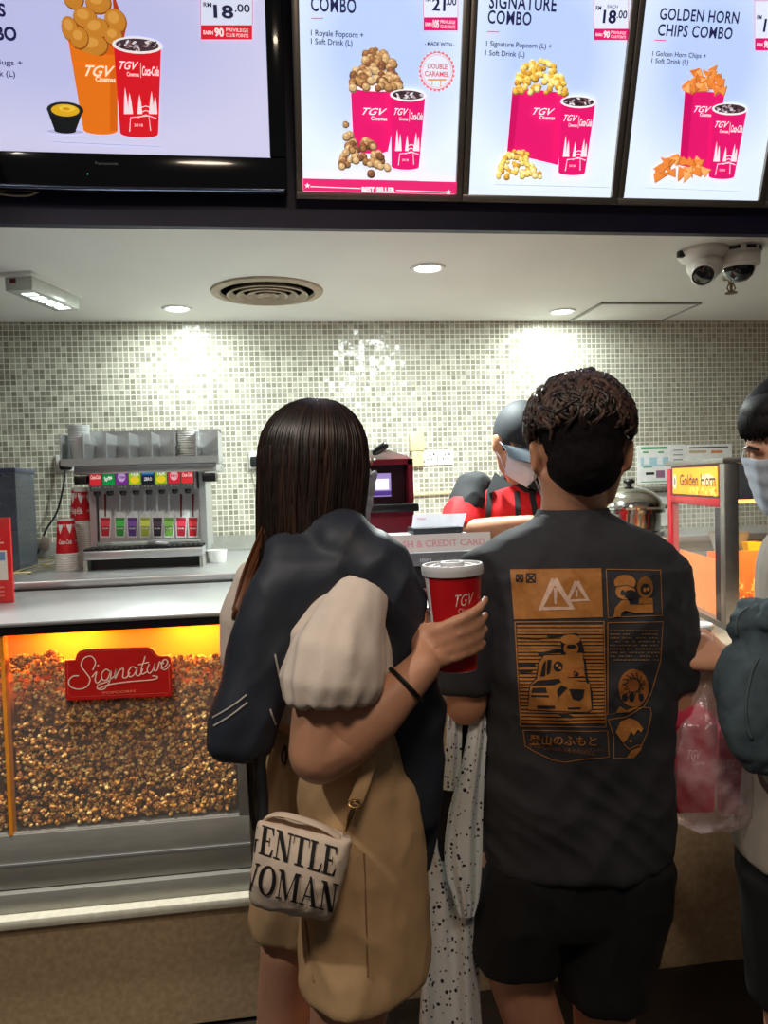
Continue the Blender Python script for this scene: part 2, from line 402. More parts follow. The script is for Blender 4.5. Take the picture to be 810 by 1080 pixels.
# two security cameras and a sprinkler
def turret(px, py, lab, dome):
    p = atZ(px, py, ZS); t = thing('security_camera', p, lab, 'security camera'); W = M('camera_white', (226, 220, 212), rough=.35, var=.03)
    if not dome:
        MB().lathe([(.001, 0), (.085, 0), (.088, -.012), (.075, -.03), (.06, -.04), (.001, -.042)], p, 36).build('base', W, t)
        MB().ell(p+Vector((.005, -.005, -.055)), (.062, .062, .052), seg=28, rings=18).build('ball', W, t)
        ax = Vector((-.42, -.62, -.55)).normalized(); m = ax.to_track_quat('Z', 'Y').to_matrix().to_4x4(); m.translation = p+Vector((.002, -.006, -.058))
        MB().lathe([(.034, .03), (.04, .055), (.042, .075), (.037, .08), (.036, .074)], seg=32, mt=m, caps=False).build('hood', W, t)
        l = MB().lathe([(.001, .074), (.02, .075), (.0375, .072), (.0375, .05), (.001, .05)], seg=32, mt=m).build('lens', M('camera_glass', (22, 24, 34), rough=.12, coat=1), t)
        MB().box(p+Vector((-.088, -.01, -.018)), (.022, .02, .022), bev=.003).build('screw_cover', BLACKP, t)
    else:
        MB().lathe([(.001, 0), (.07, 0), (.072, -.02), (.07, -.024), (.001, -.024)], p, 36).build('base', W, t)
        mb = MB()
        for a in (-2.3, -1.55, -.8):
            mb.box(p+Vector((.0715*math.cos(a), .0715*math.sin(a), -.012)), (.035, .004, .012), a+PI/2, bev=.001)
        mb.build('vent_slot', BLACKP, t)
        MB().lathe([(.001, -.024), (.071, -.026), (.07, -.062), (.055, -.07), (.001, -.07)], p, 36).build('collar', W, t)
        MB().lathe([(.053, -.068), (.052, -.08), (.043, -.098), (.026, -.112), (.001, -.117)], p, 32).build('dome', M('dome_glass', (30, 34, 38), rough=.06, coat=1, var=.3), t)
        MB().ell(p+Vector((.02, -.022, -.088)), (.012, .012, .012)).build('lens', WHITEP, t)
turret(741, 264, 'white ball security camera pointing down left, upper right of soffit', False)
turret(779, 262, 'white dome security camera with dark bubble, beside the ball camera', True)
p = atZ(771, 292, ZS); BR = M('tarnished_brass', (120, 96, 66), rough=.4, metal=.8)
t = thing('sprinkler', p, 'small brass sprinkler head hanging below the dome camera', 'sprinkler')
MB().lathe([(.001, 0), (.034, 0), (.03, -.008), (.001, -.01)], p, 24).build('escutcheon', BR, t)
mb = MB().lathe([(.011, -.008), (.011, -.03), (.006, -.034), (.006, -.06), (.001, -.06)], p, 16)
for s in (-1, 1): mb.tube([p+Vector((.011*s, 0, -.03)), p+Vector((.018*s, 0, -.045)), p+Vector((.006*s, 0, -.062))], .0028, 8)
mb.build('frame', BR, t)
MB().lathe([(.001, -.062), (.022, -.062), (.024, -.066), (.001, -.067)], p, 24).build('deflector', BR, t)

# ================================================================ lobby light (behind and above the camera)
area('lobby_lamp', (.2, -.5, 3.2), (0, 0, 0), .6, 26, (1, .80, .62))
spot('lobby_spot', (-1.5, .35, 3.2), (-.1, 1.75, .75), 70, 95, (1, .93, .82), .5, .05)
spot('ledge_spot', (-.55, 1.80, 3.2), (-.50, 2.03, .33), 27, 330, (1, .97, .90), .6, .05)
# ================================================================ TV and lit menu boards (tilted towards the queue)
class Board(Plane):
    def __init__(s, O, U, V, k=1.0): super().__init__(O, U, V); s.art = Art(lambda u, v, h: s.P(u, v, h), lambda c: EM(c, k))
    def pts(s, l): return [s.uv(x, y) for x, y in l]
    def poly(s, l, col): s.art.poly(s.pts(l), col); return s
    def sc(s, x, y):
        a, b, c = s.uv(x, y), s.uv(x+1, y), s.uv(x, y-1); return b[0]-a[0], c[1]-a[1]
    def ell(s, x, y, rx, ry, col, rot=0, n=18):
        u, v = s.uv(x, y); k = s.sc(x, y); s.art.ell(u, v, rx*k[0], ry*k[1], col, n, rot); return s
    def line(s, l, w, col): s.art.stroke(s.pts(l), w*s.sc(*l[0])[0], col); return s
    def text(s, t, x0, x1, yb, cap, col, bold=0.0, shear=0, space=1.0):
        u, v = s.uv(x0, yb); k = s.sc(x0, yb)
        s.art.text(t, u, v, cap*k[1], col, bold, 'L', 1, shear, space, 0, (x1-x0)*k[0]); return s
    # the printed cup of cola, given by its rim centre, half widths and foot
    def cup(s, cx, cy, hw, fx, fy, fhw, red):
        dk = tuple(int(c*.8) for c in red)
        s.poly([(cx-hw, cy), (cx+hw, cy), (fx+fhw, fy), (fx-fhw, fy)], red)
        s.ell(fx, fy, fhw, fhw*.22, red); s.ell(cx, cy, hw*1.06, hw*.36, (246, 244, 246)); s.ell(cx, cy-.3, hw*.92, hw*.27, (70, 52, 60))
        r = random.Random(int(cx))
        for _ in range(26):
            a, q = r.uniform(0, 6.28), r.random()**.5
            s.ell(cx+hw*.8*q*math.cos(a), cy-.3+hw*.2*q*math.sin(a), hw*.11, hw*.055, r.choice([(226, 222, 226), (170, 150, 160), (40, 28, 34), (120, 84, 88)]), r.uniform(-1, 1), 7)
        L = fy-cy
        def at(t, o): w = hw+(fhw-hw)*t; return (cx+(fx-cx)*t+o*w, cy+L*t)
        a, b = at(.27, -.82), at(.27, .05); s.text('TGV', a[0], b[0], a[1], L*.09, (255, 245, 248), .01, .5)
        a, b = at(.35, -.5), at(.35, .05); s.text('Cinemas', a[0], b[0], a[1], L*.045, (255, 245, 248), .01)
        s.line([at(.2, .13), at(.37, .13)], .5, (255, 220, 228))
        a, b = at(.34, .2), at(.34, .96); s.text('Coca-Cola', a[0], b[0], a[1], L*.10, (255, 245, 248), .02, .35)
        wh = (250, 232, 238)
        for o, h in ((-.62, .30), (-.42, .24), (.05, .22), (.62, .26), (.80, .20)):
            s.poly([at(.78, o-.12), at(.78-h*.6, o-.06), at(.78-h, o), at(.78-h*.6, o+.07), at(.78, o+.13)], wh)
        for q in range(3): s.line([at(.72+.05*q, -.05), at(.69+.05*q, .35), at(.73+.05*q, .9)], .8, wh)
        s.line([at(.98, -.5), at(.82, -.42), at(.80, .5), at(.97, .6)], .8, wh)
        a, b = at(.92, -.25), at(.92, .2); s.text('2018', a[0], b[0], a[1], L*.03, wh)
    def bits(s, n, shape, sz, cols, seed):
        """popcorn or chips: many small lumps inside the polygon-like function shape(t) -> (x, y)"""
        r = random.Random(seed); ps = [shape(r) for _ in range(n)]; ps.sort(key=lambda p: p[1])
        for x, y in ps:
            c = r.choice(cols); d = tuple(int(v*.62) for v in c); g = tuple(min(255, int(v*1.18)+8) for v in c)
            z = sz*r.uniform(.75, 1.2)
            s.ell(x, y+.3*z, z, z*.95, d, 0, 10); s.ell(x-.1*z, y, z*.86, z*.8, c, 0, 10); s.ell(x-.25*z, y-.3*z, z*.42, z*.34, g, r.uniform(-1, 1), 8)
    def tag(s, x0, y0, x1, ym, y1, price, pts, red):
        nv = (28, 30, 70)
        s.poly([(x0-.7, y0), (x1+.7, y0), (x1+.7, ym), (x0-.7, ym)], (214, 120, 150)); s.poly([(x0, y0+.7), (x1, y0+.7), (x1, ym), (x0, ym)], (226, 234, 255))
        s.poly([(x0, ym), (x1, ym), (x1, y1), (x0, y1)], red); w = x1-x0; h = y1-ym
        s.text('RM', x0+w*.05, x0+w*.21, ym-(ym-y0)*.5, 4.5, nv, .02)
        a, b = price.split('.'); s.text(a, x0+w*.25, x0+w*.64, ym-h*.55, 13, nv, .03); s.text('.'+b, x0+w*.66, x0+w*.96, ym-h*.95, 8, nv, .02)
        s.text('EARN', x0+w*.05, x0+w*.24, y1-h*.36, h*.26, (255, 240, 244), .02); s.text(pts, x0+w*.27, x0+w*.45, y1-h*.24, h*.55, (255, 240, 244), .04)
        for q in range(2): s.text(('PRIVILEGE', 'CLUB POINTS')[q], x0+w*.49, x0+w*.93, y1-h*(.56-.36*q), h*.24, (255, 225, 232), .01)

def display_mat(name, c1, c2, k, w, h):   # an unevenly lit light box: cooler in the middle, whiter along its tubes
    m = bpy.data.materials.new(name); m.use_nodes = True; nt = m.node_tree; n = nt.nodes; l = nt.links; b = n['Principled BSDF']
    tc = n.new('ShaderNodeTexCoord'); g = n.new('ShaderNodeTexGradient'); g.gradient_type = 'SPHERICAL'
    mp = n.new('ShaderNodeMapping'); mp.inputs['Location'].default_value = (-.5*1.6, -.5*1.6, -.5*1.6); mp.inputs['Scale'].default_value = (1.6, 1.6, 1.6); l.new(tc.outputs['Generated'], mp.inputs['Vector']); l.new(mp.outputs['Vector'], g.inputs['Vector'])
    rp = n.new('ShaderNodeValToRGB'); rp.color_ramp.elements[0].color = lin(c2); rp.color_ramp.elements[1].color = lin(c1); rp.color_ramp.elements[1].position = .6
    l.new(g.outputs['Fac'], rp.inputs['Fac']); l.new(rp.outputs['Color'], b.inputs['Base Color']); l.new(rp.outputs['Color'], b.inputs['Emission Color'])
    b.inputs['Emission Strength'].default_value = k; b.inputs['Roughness'].default_value = .3; return m
TAU = math.radians(18)
UB, VB = Vector((1, 0, 0)), Vector((0, -math.sin(TAU), math.cos(TAU)))
zb = atY(560, 214, 2.30).z
PB = (0, 2.30, zb)
KB = .98
def board(xl, xr, top, name_label, fn, bg=((186, 208, 250), (226, 240, 255)), cut=0):
    """xl/xr: outer edges of the frame in the photo along its lower edge"""
    b = Board(PB, UB, VB, KB)
    u0, u1 = b.uv(xl, 211)[0]+.001, b.uv(xr, 211)[0]-.001; v0, v1 = 0.0, top
    t = thing('menu_board', b.P((u0+u1)/2, v0), name_label, 'menu board', 'lit menu boards')
    R = b.rot(); fw = .02
    def bar(mb, ua, ub, va, vb): mb.box(b.P((ua+ub)/2, (va+vb)/2, -.016), (ub-ua, vb-va, .046), R, bev=.003)
    mb = MB(); bar(mb, u0, u1, v0, v0+fw); bar(mb, u0, u1, v1-fw, v1); bar(mb, u0, u0+fw, v0+fw, v1-fw); bar(mb, u1-fw, u1, v0+fw, v1-fw)
    mb.build('frame', CHAMP, t, angle=25)
    MB().box(b.P((u0+u1)/2, (v0+v1)/2, -.03), (u1-u0-.01, v1-v0-.01, .014), R).build('back_panel', BLACKP, t)
    q = MB(); va, vb, ua, ub = v0+fw, v1-fw, u0+fw, u1-fw
    q.add([b.P(ua, va, -.004), b.P(ub, va, -.004), b.P(ub, vb, -.004), b.P(ua, vb, -.004)], [[0, 1, 2, 3]])
    d = q.build('light_panel', display_mat('light_panel_glow', *bg, KB, 1, 1), t, smooth=False)
    b.art.h = -.0035; b.box4 = (ua, ub, va, vb); fn(b)
    b.art.mb.build('printed_poster', None, d, smooth=False)
    mb = MB()
    for uu in (u0+.06, u1-.06):
        p = b.P(uu, v0+.30, -.03); mb.bb(uu-.012, uu+.012, p.y, YF-.03, p.z-.012, p.z+.012)
    mb.build('bracket', STEEL2, t)
    return t
NV = (34, 34, 78); MG = (226, 24, 108)
def pop_heap(cx, by, hw, ht):
    def f(r):
        x = r.uniform(-1, 1); return (cx+x*hw, by-abs(r.random())**.8*ht*math.sqrt(max(0, 1-x*x)))
    return f
def royale(b):
    b.text('ROYALE', 327, 395, -19, 17, NV, .02); b.text('COMBO', 328, 376, 11, 15, NV, .018, 0, 1.08); b.line([(328, 19), (341, 19.3)], .8, MG)
    b.text('1 Royale Popcorn +', 328, 384, 37, 6, NV, .012); b.text('1 Soft Drink (L)', 328, 372, 46, 6, NV, .012)
    b.tag(447, -16, 483, 18, 32, '21.00', '105', MG)
    b.text('- MADE WITH -', 448, 480, 47.5, 4, NV, .02)
    for k in range(26):
        a = 2*PI*k/26; b.ell(461+17.6*math.cos(a), 75+20*math.sin(a), 1.6, 1.7, (222, 120, 120), 0, 8)
    b.ell(461, 75, 17.4, 20, (222, 120, 120), 0, 40); b.ell(461, 75, 16.6, 19, (226, 232, 252), 0, 40); b.ell(461, 75, 15.4, 17.6, (222, 120, 120), 0, 40); b.ell(461, 75, 15, 17.1, (226, 232, 252), 0, 40)
    b.text('DOUBLE', 451, 472, 72, 5.2, (205, 84, 92), .02); b.text('CARAMEL', 448, 474, 80, 5.2, (205, 84, 92), .02)
    b.line([(451, 84), (471, 84)], 1.6, (222, 150, 90)); b.line([(456, 84), (456, 90)], 1, (222, 150, 90)); b.line([(465, 84), (465, 92)], 1, (222, 150, 90))
    br = [(176, 132, 86), (150, 104, 66), (196, 158, 112), (128, 84, 56), (206, 172, 124)]
    b.poly([(370, 93), (423, 93), (409, 160), (373, 156)], MG); b.ell(391, 158, 18, 4, MG); b.ell(396, 92, 27, 4.4, (248, 240, 246))
    b.bits(95, pop_heap(396, 94, 25, 42), 4.4, br, 3)
    b.text('TGV', 382, 408, 121, 7, (255, 244, 248), .01, .5); b.text('Cinemas', 391, 408, 127, 4, (255, 244, 248), .02)
    b.cup(430, 101, 18, 427, 176, 14.5, MG)
    b.bits(48, pop_heap(381, 176, 21, 30), 4.2, br, 5)
    for x, y in ((366, 131), (367, 144), (391, 181), (407, 177), (400, 165), (371, 157)): b.bits(2, lambda r: (x+r.uniform(-2, 2), y+r.uniform(-2, 2)), 4, br, int(x))
    ua, ub, va, vb = b.box4; b.art.rect(ua, va, ub, va+.034, (226, 40, 110))
    b.text('BEST SELLER', 381, 416, 202.5, 5, (255, 244, 248), .05); b.line([(327, 197), (380, 199)], .9, (255, 230, 240)); b.line([(417, 201), (470, 203)], .9, (255, 230, 240))
    for x, y in ((324, 196), (472, 203)):
        b.poly([(x+3.2*(1 if k % 2 == 0 else .42)*math.sin(PI*k/5), y-3.2*(1 if k % 2 == 0 else .42)*math.cos(PI*k/5)) for k in range(10)], (255, 240, 246))
    b.line([(360, 189), (440, 191)], .4, (150, 160, 190))
def signature(b):
    b.text('SIGNATURE', 516, 588, 8, 15, NV, .018, 0, 1.08); b.text('COMBO', 514.5, 561, 24, 13.5, NV, .018, 0, 1.08); b.line([(514, 33), (527, 33.4)], .8, MG)
    b.text('1 Signature Popcorn (L) +', 513, 583, 48, 5.4, NV, .012); b.text('1 Soft Drink (L)', 512, 554, 58, 5.4, NV, .012)
    b.tag(627, -10, 663, 30, 42, '18.00', '90', MG); b.text('EACH', 641, 652, 8, 3.4, NV, .01)
    ye = [(240, 204, 104), (226, 178, 72), (250, 226, 150), (212, 156, 58), (246, 214, 120)]
    b.poly([(541, 92), (598, 98), (589, 174), (535, 161)], MG); b.poly([(541, 92), (549, 94), (541, 163), (535, 161)], (206, 16, 96))
    b.bits(120, pop_heap(569, 99, 27, 36), 3.2, ye, 8)
    b.text('TGV', 561, 584, 121, 7, (255, 244, 248), .01, .5); b.text('Cinemas', 568, 584, 126, 3.8, (255, 244, 248), .02)
    b.cup(609, 108, 18, 602, 182, 14, MG)
    b.bits(70, pop_heap(546, 187, 22, 28), 2.9, ye, 9)
    b.line([(520, 195), (640, 198)], .4, (150, 160, 190))
def golden(b):
    b.text('GOLDEN HORN', 696, 781, 20, 12, NV, .018, 0, 1.08); b.text('CHIPS COMBO', 694, 774, 37, 12, NV, .018, 0, 1.08); b.line([(691, 42), (703, 42.4)], .8, MG)
    b.text('1 Golden Horn Chips +', 688.5, 746, 58.5, 5, NV, .012); b.text('1 Soft Drink (L)', 687.5, 727, 66, 5, NV, .012)
    b.tag(797, 0, 830, 40, 53, '18.00', '90', MG)
    orr = [(240, 150, 70), (226, 122, 48), (250, 176, 104), (236, 136, 60)]
    b.poly([(723, 95), (765, 98), (752, 182), (717, 174)], MG); b.poly([(723, 95), (732, 95.6), (725, 176), (717, 174)], (206, 16, 96))
    def chips(n, f, seed, z):
        r = random.Random(seed); ps = sorted([f(r) for _ in range(n)], key=lambda p: p[1])
        for x, y in ps:
            c = r.choice(orr); a = r.uniform(0, 6.28)
            tri = lambda q, dx: [(x+dx+q*math.cos(a+k*2.1)*(1.25 if k == 0 else .8), y+dx+q*math.sin(a+k*2.1)*(1.25 if k == 0 else .8)) for k in range(3)]
            b.poly(tri(z, .5), tuple(int(v*.7) for v in c)); b.poly(tri(z*.92, 0), c)
    chips(42, pop_heap(743, 97, 19, 27), 4, 6.5)
    b.text('TGV', 732, 750, 118, 6.4, (255, 244, 248), .01, .5); b.text('Cinemas', 738, 750, 122.5, 3.4, (255, 244, 248), .02)
    b.cup(770, 115, 18, 761, 186, 13.5, MG)
    chips(30, pop_heap(719, 188, 27, 24), 6, 7.5)
    b.line([(680, 198), (780, 202)], .4, (150, 160, 190))
def blankish(b):
    b.poly([(868, 92), (920, 94), (908, 178), (866, 172)], MG); b.bits(80, pop_heap(893, 98, 25, 34), 3.4, [(240, 204, 104), (226, 178, 72), (250, 226, 150)], 18)
board(312.5, 487, .80, 'lit menu board for the royale popcorn combo, next to the television', royale)
board(487, 650.5, .80, 'lit menu board for the signature combo, middle of the three posters', signature)
board(650.5, 806, .80, 'lit menu board for the golden horn chips combo', golden)
board(806, 958, .80, 'menu board barely in view at the right edge of the photo', blankish)

# ---- television
T2 = math.radians(10)
tv = Board((0, 2.29, atY(150, 203, 2.29).z), (1, 0, 0), (0, -math.sin(T2), math.cos(T2)), .80)
tv.O = Vector(tv.P(0, 0)); R = tv.rot()
ur = tv.uv(303, 190)[0]; ul = ur-1.17; us = tv.uv(284.5, 160)[0]; vs_ = tv.uv(150, 163)[1]; vt = .70
t = thing('television', tv.P((ul+ur)/2, 0), 'wide black television showing an orange snack pot and red cup', 'television')
SH = M('gloss_black', (10, 11, 20), rough=.12, coat=.6, var=.2)
mb = MB()
def tb(ua, ub, va, vb, h0, h1, mat=None, bev=.004): mb.box(tv.P((ua+ub)/2, (va+vb)/2, (h0+h1)/2), (ub-ua, vb-va, h1-h0), R, mat, bev)
tb(ul, ur, .0, vs_, -.03, .006); tb(us, ur, vs_, vt, -.03, .006); tb(ul, ul+(ur-us), vs_, vt, -.03, .006); tb(ul, ur, vt, vt+.05, -.03, .006)
mb.build('bezel', SH, t, angle=25)
mb = MB(); mb.tube([tv.P(ul+.01, .012, .008), tv.P((ul+ur)/2, .006, .012), tv.P(ur-.01, .012, .008)], .006, 10); mb.build('chrome_strip', M('blue_grey_chrome', (120, 132, 160), rough=.2, metal=1), t)
mb = MB(); tb(ul+.02, ur-.02, .02, vt+.03, -.075, -.03); mb.build('back_shell', BLACKP, t)
q = MB(); ua = ul+(ur-us)-.002
q.add([tv.P(ua, vs_-.002, 0), tv.P(us+.002, vs_-.002, 0), tv.P(us+.002, vt+.002, 0), tv.P(ua, vt+.002, 0)], [[0, 1, 2, 3]])
d = q.build('screen', display_mat('tv_glow', (196, 200, 244), (214, 214, 246), .80, 1, 1), t, smooth=False)
tv.art.h = .0004
tv.text('NUGS', -40, 6.5, 15, 13, NV, .035); tv.text('COMBO', -44, 18.5, 40, 14, NV, .035)
tv.text('Nugs +', -6, 24, 68, 5.6, NV, .012); tv.text('1 Soft Drink (L)', -41, 16.5, 79, 6, NV, .012)
OR = (238, 120, 24)
tv.poly([(72, 42), (124, 52), (124, 138), (88, 137)], OR); tv.ell(106, 137.5, 18, 4.5, OR); tv.poly([(116, 50), (124, 52), (124, 138), (116, 138)], (222, 102, 16))
tv.poly([(68, 22), (132, 22), (124, 57), (108, 58), (90, 55), (72, 44)], (222, 100, 18)); tv.poly([(118, -12), (133, 30), (127, 60), (122, 40)], (190, 60, 30))
for x, y, a, b_, r_ in ((78, -2, 11, 12, .2), (104, 2, 14, 13, 0), (122, 22, 12, 14, .3), (90, 18, 13, 12, -.2), (74, 30, 9, 14, .2), (102, 30, 14, 12, .3), (120, 38, 10, 10, 0), (99, 48, 16, 12, .1), (84, 40, 10, 12, -.3)):
    tv.ell(x, y+1, a, b_, (150, 84, 22), r_); tv.ell(x-.6, y, a*.93, b_*.92, (206, 134, 46), r_); tv.ell(x-a*.2, y-b_*.25, a*.5, b_*.45, (226, 160, 72), r_)
tv.poly([(72, 42), (80, 52), (98, 58), (112, 60), (124, 57), (124, 70), (76, 66)], OR)
tv.text('TGV', 90, 122, 80, 11, (255, 246, 214), .015, .5); tv.text('Cinemas', 101, 122, 86, 5, (255, 246, 214), .02)
tv.ell(69, 139, 20, 3, (186, 188, 222)); tv.poly([(49.5, 115), (88, 116), (80, 138), (58, 138)], (24, 26, 28)); tv.ell(69, 138, 11.5, 3, (24, 26, 28)); tv.ell(69, 116, 19.5, 8.5, (36, 38, 40)); tv.ell(69, 116.5, 15, 6.5, (232, 178, 32)); tv.ell(71, 114.5, 9, 3.2, (246, 204, 66)); tv.ell(70, 115, 4, 1.6, (214, 150, 20))
tv.cup(145, 48, 25, 147, 141, 20, (222, 22, 38))
tv.tag(212, -12, 266, 27, 42, '18.00', '90', (226, 26, 48))
tv.line([(56, 150), (170, 155)], .7, (170, 172, 206))
tv.art.mb.build('picture', None, d, smooth=False)
A2 = Art(lambda u, v, h: tv.P(u, v, h+.006), lambda c: INK(c, .3))
u, v = tv.uv(101, 174); A2.text('Panasonic', u, v, .0075, (150, 154, 170), .01, width=tv.uv(125, 174)[0]-u)
A2.mb.build('maker_lettering', None, t, smooth=False)
MB().box(tv.P(*tv.uv(93, 184), .0065), (.003, .003, .001), R).build('standby_light', M('green_led', (80, 200, 150), emit=1, var=0), t)
mb = MB()
for uu in (ul+.3, ur-.3): p = tv.P(uu, .3, -.07); mb.bb(uu-.03, uu+.03, p.y, YF-.03, p.z-.03, p.z+.03)
mb.build('wall_bracket', STEEL2, t)
MB().tube(crs([tuple(atY(x, y, YF-.0325)) for x, y in ((-30, 196), (-6, 203), (14, 206), (30, 206), (40, 202), (46, 196), (52, 180))], 5), .0035, 8).build('loose_cable', M('pale_cable', (176, 160, 140)), origin=atY(14, 206, YF-.04), label='pale loose cable drooping below the television at far left', cat='cable')
# ================================================================ popcorn case (left front)
def X(px, py, y): return atY(px, py, y).x
def Zy(px, py, y): return atY(px, py, y).z
XG0, XG1, XE = X(6, 760, YC), X(248, 760, YC), X(264, 880, YC)      # glass from the divider to the right frame, end of the case
XL = -1.62; ZG0, ZG1, ZB = .556, 1.088, .352
t = thing('popcorn_case', ((XL+XE)/2, 2.35, ZB), 'long steel popcorn warming case with orange lit glass front', 'popcorn warmer')
mb = MB(); mb.bb(XL, XE, YC, 2.68, ZB+.055, ZG0-.004, bev=.002); mb.build('base_panel', STEEL2, t)
MB().bb(XL, XE+.004, YC-.018, 2.68, ZB, ZB+.052, bev=.003).build('plinth', STEEL2, t)
MB().bb(XL, XE, YC-.004, YC+.012, ZB+.118, ZB+.124).build('seam_trim', STEEL, t)
MB().bb(XG1+.001, XE, YC, YC+.05, ZG0-.004, ZG1+.002, bev=.002).build('end_post', STEEL2, t)
MB().bb(XE-.006, XE, YC+.05, 2.68, ZG0-.004, ZG1+.002).build('side_panel', STEEL2, t)
MB().bb(XL, XE+.006, YC-.012, 2.70, ZG1+.014, ZT, bev=.004).build('steel_top', STEEL, t)
MB().bb(XL, XE+.004, YC-.006, YC+.03, ZG1-.008, ZG1+.014).build('black_trim', BLACKP, t)
LINE = M('case_lining', (236, 214, 176), rough=.5, var=.04)
MB().bb(XL+.01, XE-.008, 2.62, 2.63, ZG0, ZG1).build('rear_wall', LINE, t)
MB().bb(XL+.01, XE-.008, 2.325, 2.335, ZG0, ZG1).build('rear_lining', M('orange_lining', (250, 170, 70), rough=.6, var=.05, scale=3), t)
MB().bb(XL+.01, XE-.008, YC+.03, 2.62, ZG1+.002, ZG1+.012).build('roof_lining', LINE, t)
GLASS = M('clear_glass', (250, 250, 248), rough=.02, trans=1.0, var=0, ior=1.45)
GL = M('thin_acrylic', (245, 245, 240), rough=.03, alpha=.05, var=0)
MB().bb(XG0+.004, XG1, YC+.004, YC+.008, ZG0-.004, ZG1).build('front_glass', GL, t)
MB().bb(XL, XG0-.005, YC+.004, YC+.008, ZG0-.004, ZG1).build('front_glass', GL, t)
MB().bb(XG0-.005, XG0+.004, YC-.001, YC+.03, ZG0-.004, ZG1).build('glass_joint', M('orange_lit_edge', (246, 158, 52), rough=.2, var=.1), t)  # orange case light painted into the colour of the glass edge
for xx in (-1.25, -.62, -.27):
    b = MB(); b.tube([(xx-.07, 2.22, ZG1-.012), (xx+.07, 2.22, ZG1-.012)], .010, 14, round_ends=True)
    b.build('heat_lamp', M('amber_lamp', (255, 170, 50), emit=6, var=0), t)
    l = area('heat_glow', (xx, 2.22, ZG1-.026), (0, 0, 0), .16, 1.9, (1, .40, .05), 'SQUARE')
# sign on the glass
K7 = lambda x, y: (x/2.4535, 640+y/2.4535)
pl = Plane((0, YC-.006, 0), (1, 0, 0), (0, 0, 1))
def cv(l): return [pl.uv(*K7(x, y)) for x, y in l]
out = cv([(168, 138), (194, 137), (199, 122), (206, 114), (218, 110), (383, 105), (396, 110), (404, 122), (411, 128), (434, 127), (441, 132), (445, 224), (440, 231), (178, 242), (170, 236)])
RED = M('translucent_red_acrylic', (176, 26, 22), rough=.3, var=.08, emit=.06)
sg = MB().prism(out, pl.frame(), -.008, 0).build('sign', RED, t)
sg['label'] = 'red plate reading Signature Popcorn'
sa = Art(lambda u, v, h: pl.P(u, v, h), lambda c: INK(c, .45))
CR = (238, 208, 190)
inset = [(np.array(p)-np.array(out).mean(0))*np.array((.955, .90))+np.array(out).mean(0) for p in out]
sa.stroke(inset, .0012, (214, 92, 76), closed=True)
for s in ([(240, 164), (247, 143), (236, 128), (218, 133), (210, 152), (222, 170), (233, 188), (224, 207), (202, 213), (182, 206), (178, 192), (188, 180), (204, 178)],
          [(238, 182), (250, 168), (246, 188), (252, 197), (264, 186)], [(286, 168), (274, 162), (263, 174), (266, 189), (278, 187), (287, 166), (284, 192), (270, 212), (254, 213), (254, 202), (276, 194), (296, 180)],
          [(296, 180), (301, 160), (298, 186), (308, 166), (319, 160), (318, 182), (328, 182), (336, 170)], [(354, 160), (342, 155), (332, 168), (336, 181), (348, 174), (355, 157), (353, 176), (362, 176), (370, 160)],
          [(376, 128), (366, 160), (368, 174), (380, 168)], [(358, 150), (386, 143)], [(386, 148), (381, 164), (387, 172), (396, 162), (401, 146), (399, 164), (406, 164), (412, 148)],
          [(408, 160), (413, 142), (418, 148), (425, 144)], [(415, 160), (428, 154), (434, 142), (426, 136), (418, 148), (422, 162), (432, 160), (440, 148)],
          [(254, 213), (280, 202), (330, 194), (396, 188), (408, 181), (394, 178)]):
    sa.stroke(crs(cv(s), 5), .0030, CR)
u, v = pl.uv(*K7(254, 152)); sa.ell(u, v, .0024, .0024, CR)
u0, v0 = pl.uv(*K7(266, 226)); u1, _ = pl.uv(*K7(350, 222)); sa.text('POPCORN', u0, v0, .0065, (232, 120, 96), .02, width=u1-u0)
sa.mb.build('lettering', None, sg, smooth=False)

# popcorn (nobody could count it): kernels packed behind the glass and over the heap
def kernels():
    bm = bmesh.new(); bmesh.ops.create_icosphere(bm, subdivisions=1, radius=1); bm.verts.index_update()
    iv = np.array([v.co[:] for v in bm.verts]); jf = np.array([[v.index for v in f.verts] for f in bm.faces]); bm.free()
    rs = np.random.RandomState(3); var = []
    for k in range(9):
        vs = []; fs = []
        for q in range(rs.randint(4, 7)):
            d = rs.normal(size=3); d /= np.linalg.norm(d); r = rs.uniform(.36, .62)
            o = sum(len(x) for x in vs); vs.append(iv*r*rs.uniform(.8, 1.15, 3)+d*rs.uniform(.3, .62)); fs.append(jf+o)
        var.append((np.concatenate(vs), np.concatenate(fs)))
    pos = []
    def top(x, y): return .985+.03*noise.noise(Vector((x*4, y*5, 2)))+.012*noise.noise(Vector((x*17, y*17, 5)))+(.022 if x < -.62 else 0)+.015*max(0, (x+.30)*6)-.05*max(0, .62+x if x < -.5 else 0)-.30*(y-YC)
    for x0, x1, n in ((XL+.025, XG0-.012, 2900), (XG0+.012, XG1-.006, 2500)):
        for _ in range(n):
            x = rs.uniform(x0, x1); z = rs.uniform(ZG0+.008, top(x, YC)); pos.append((x, YC+.021+abs(rs.normal(0, .011)), z, .0098))
        for _ in range(int(n*.35)):
            x = rs.uniform(x0, x1); y = rs.uniform(YC+.02, 2.315); pos.append((x, y, top(x, y)+rs.uniform(-.008, .01), .0112))
    V = []; Fc = []; o = 0
    for x, y, z, s in pos:
        v, f = var[rs.randint(9)]; q = Vector(rs.normal(size=3)).normalized(); m = np.array(q.to_track_quat('Z', 'Y').to_matrix()); s = s*rs.uniform(.8, 1.2)
        V.append((v @ m.T)*s+np.array((x, y, z))); Fc.append(f+o); o += len(v)
    return np.concatenate(V), np.concatenate(Fc)
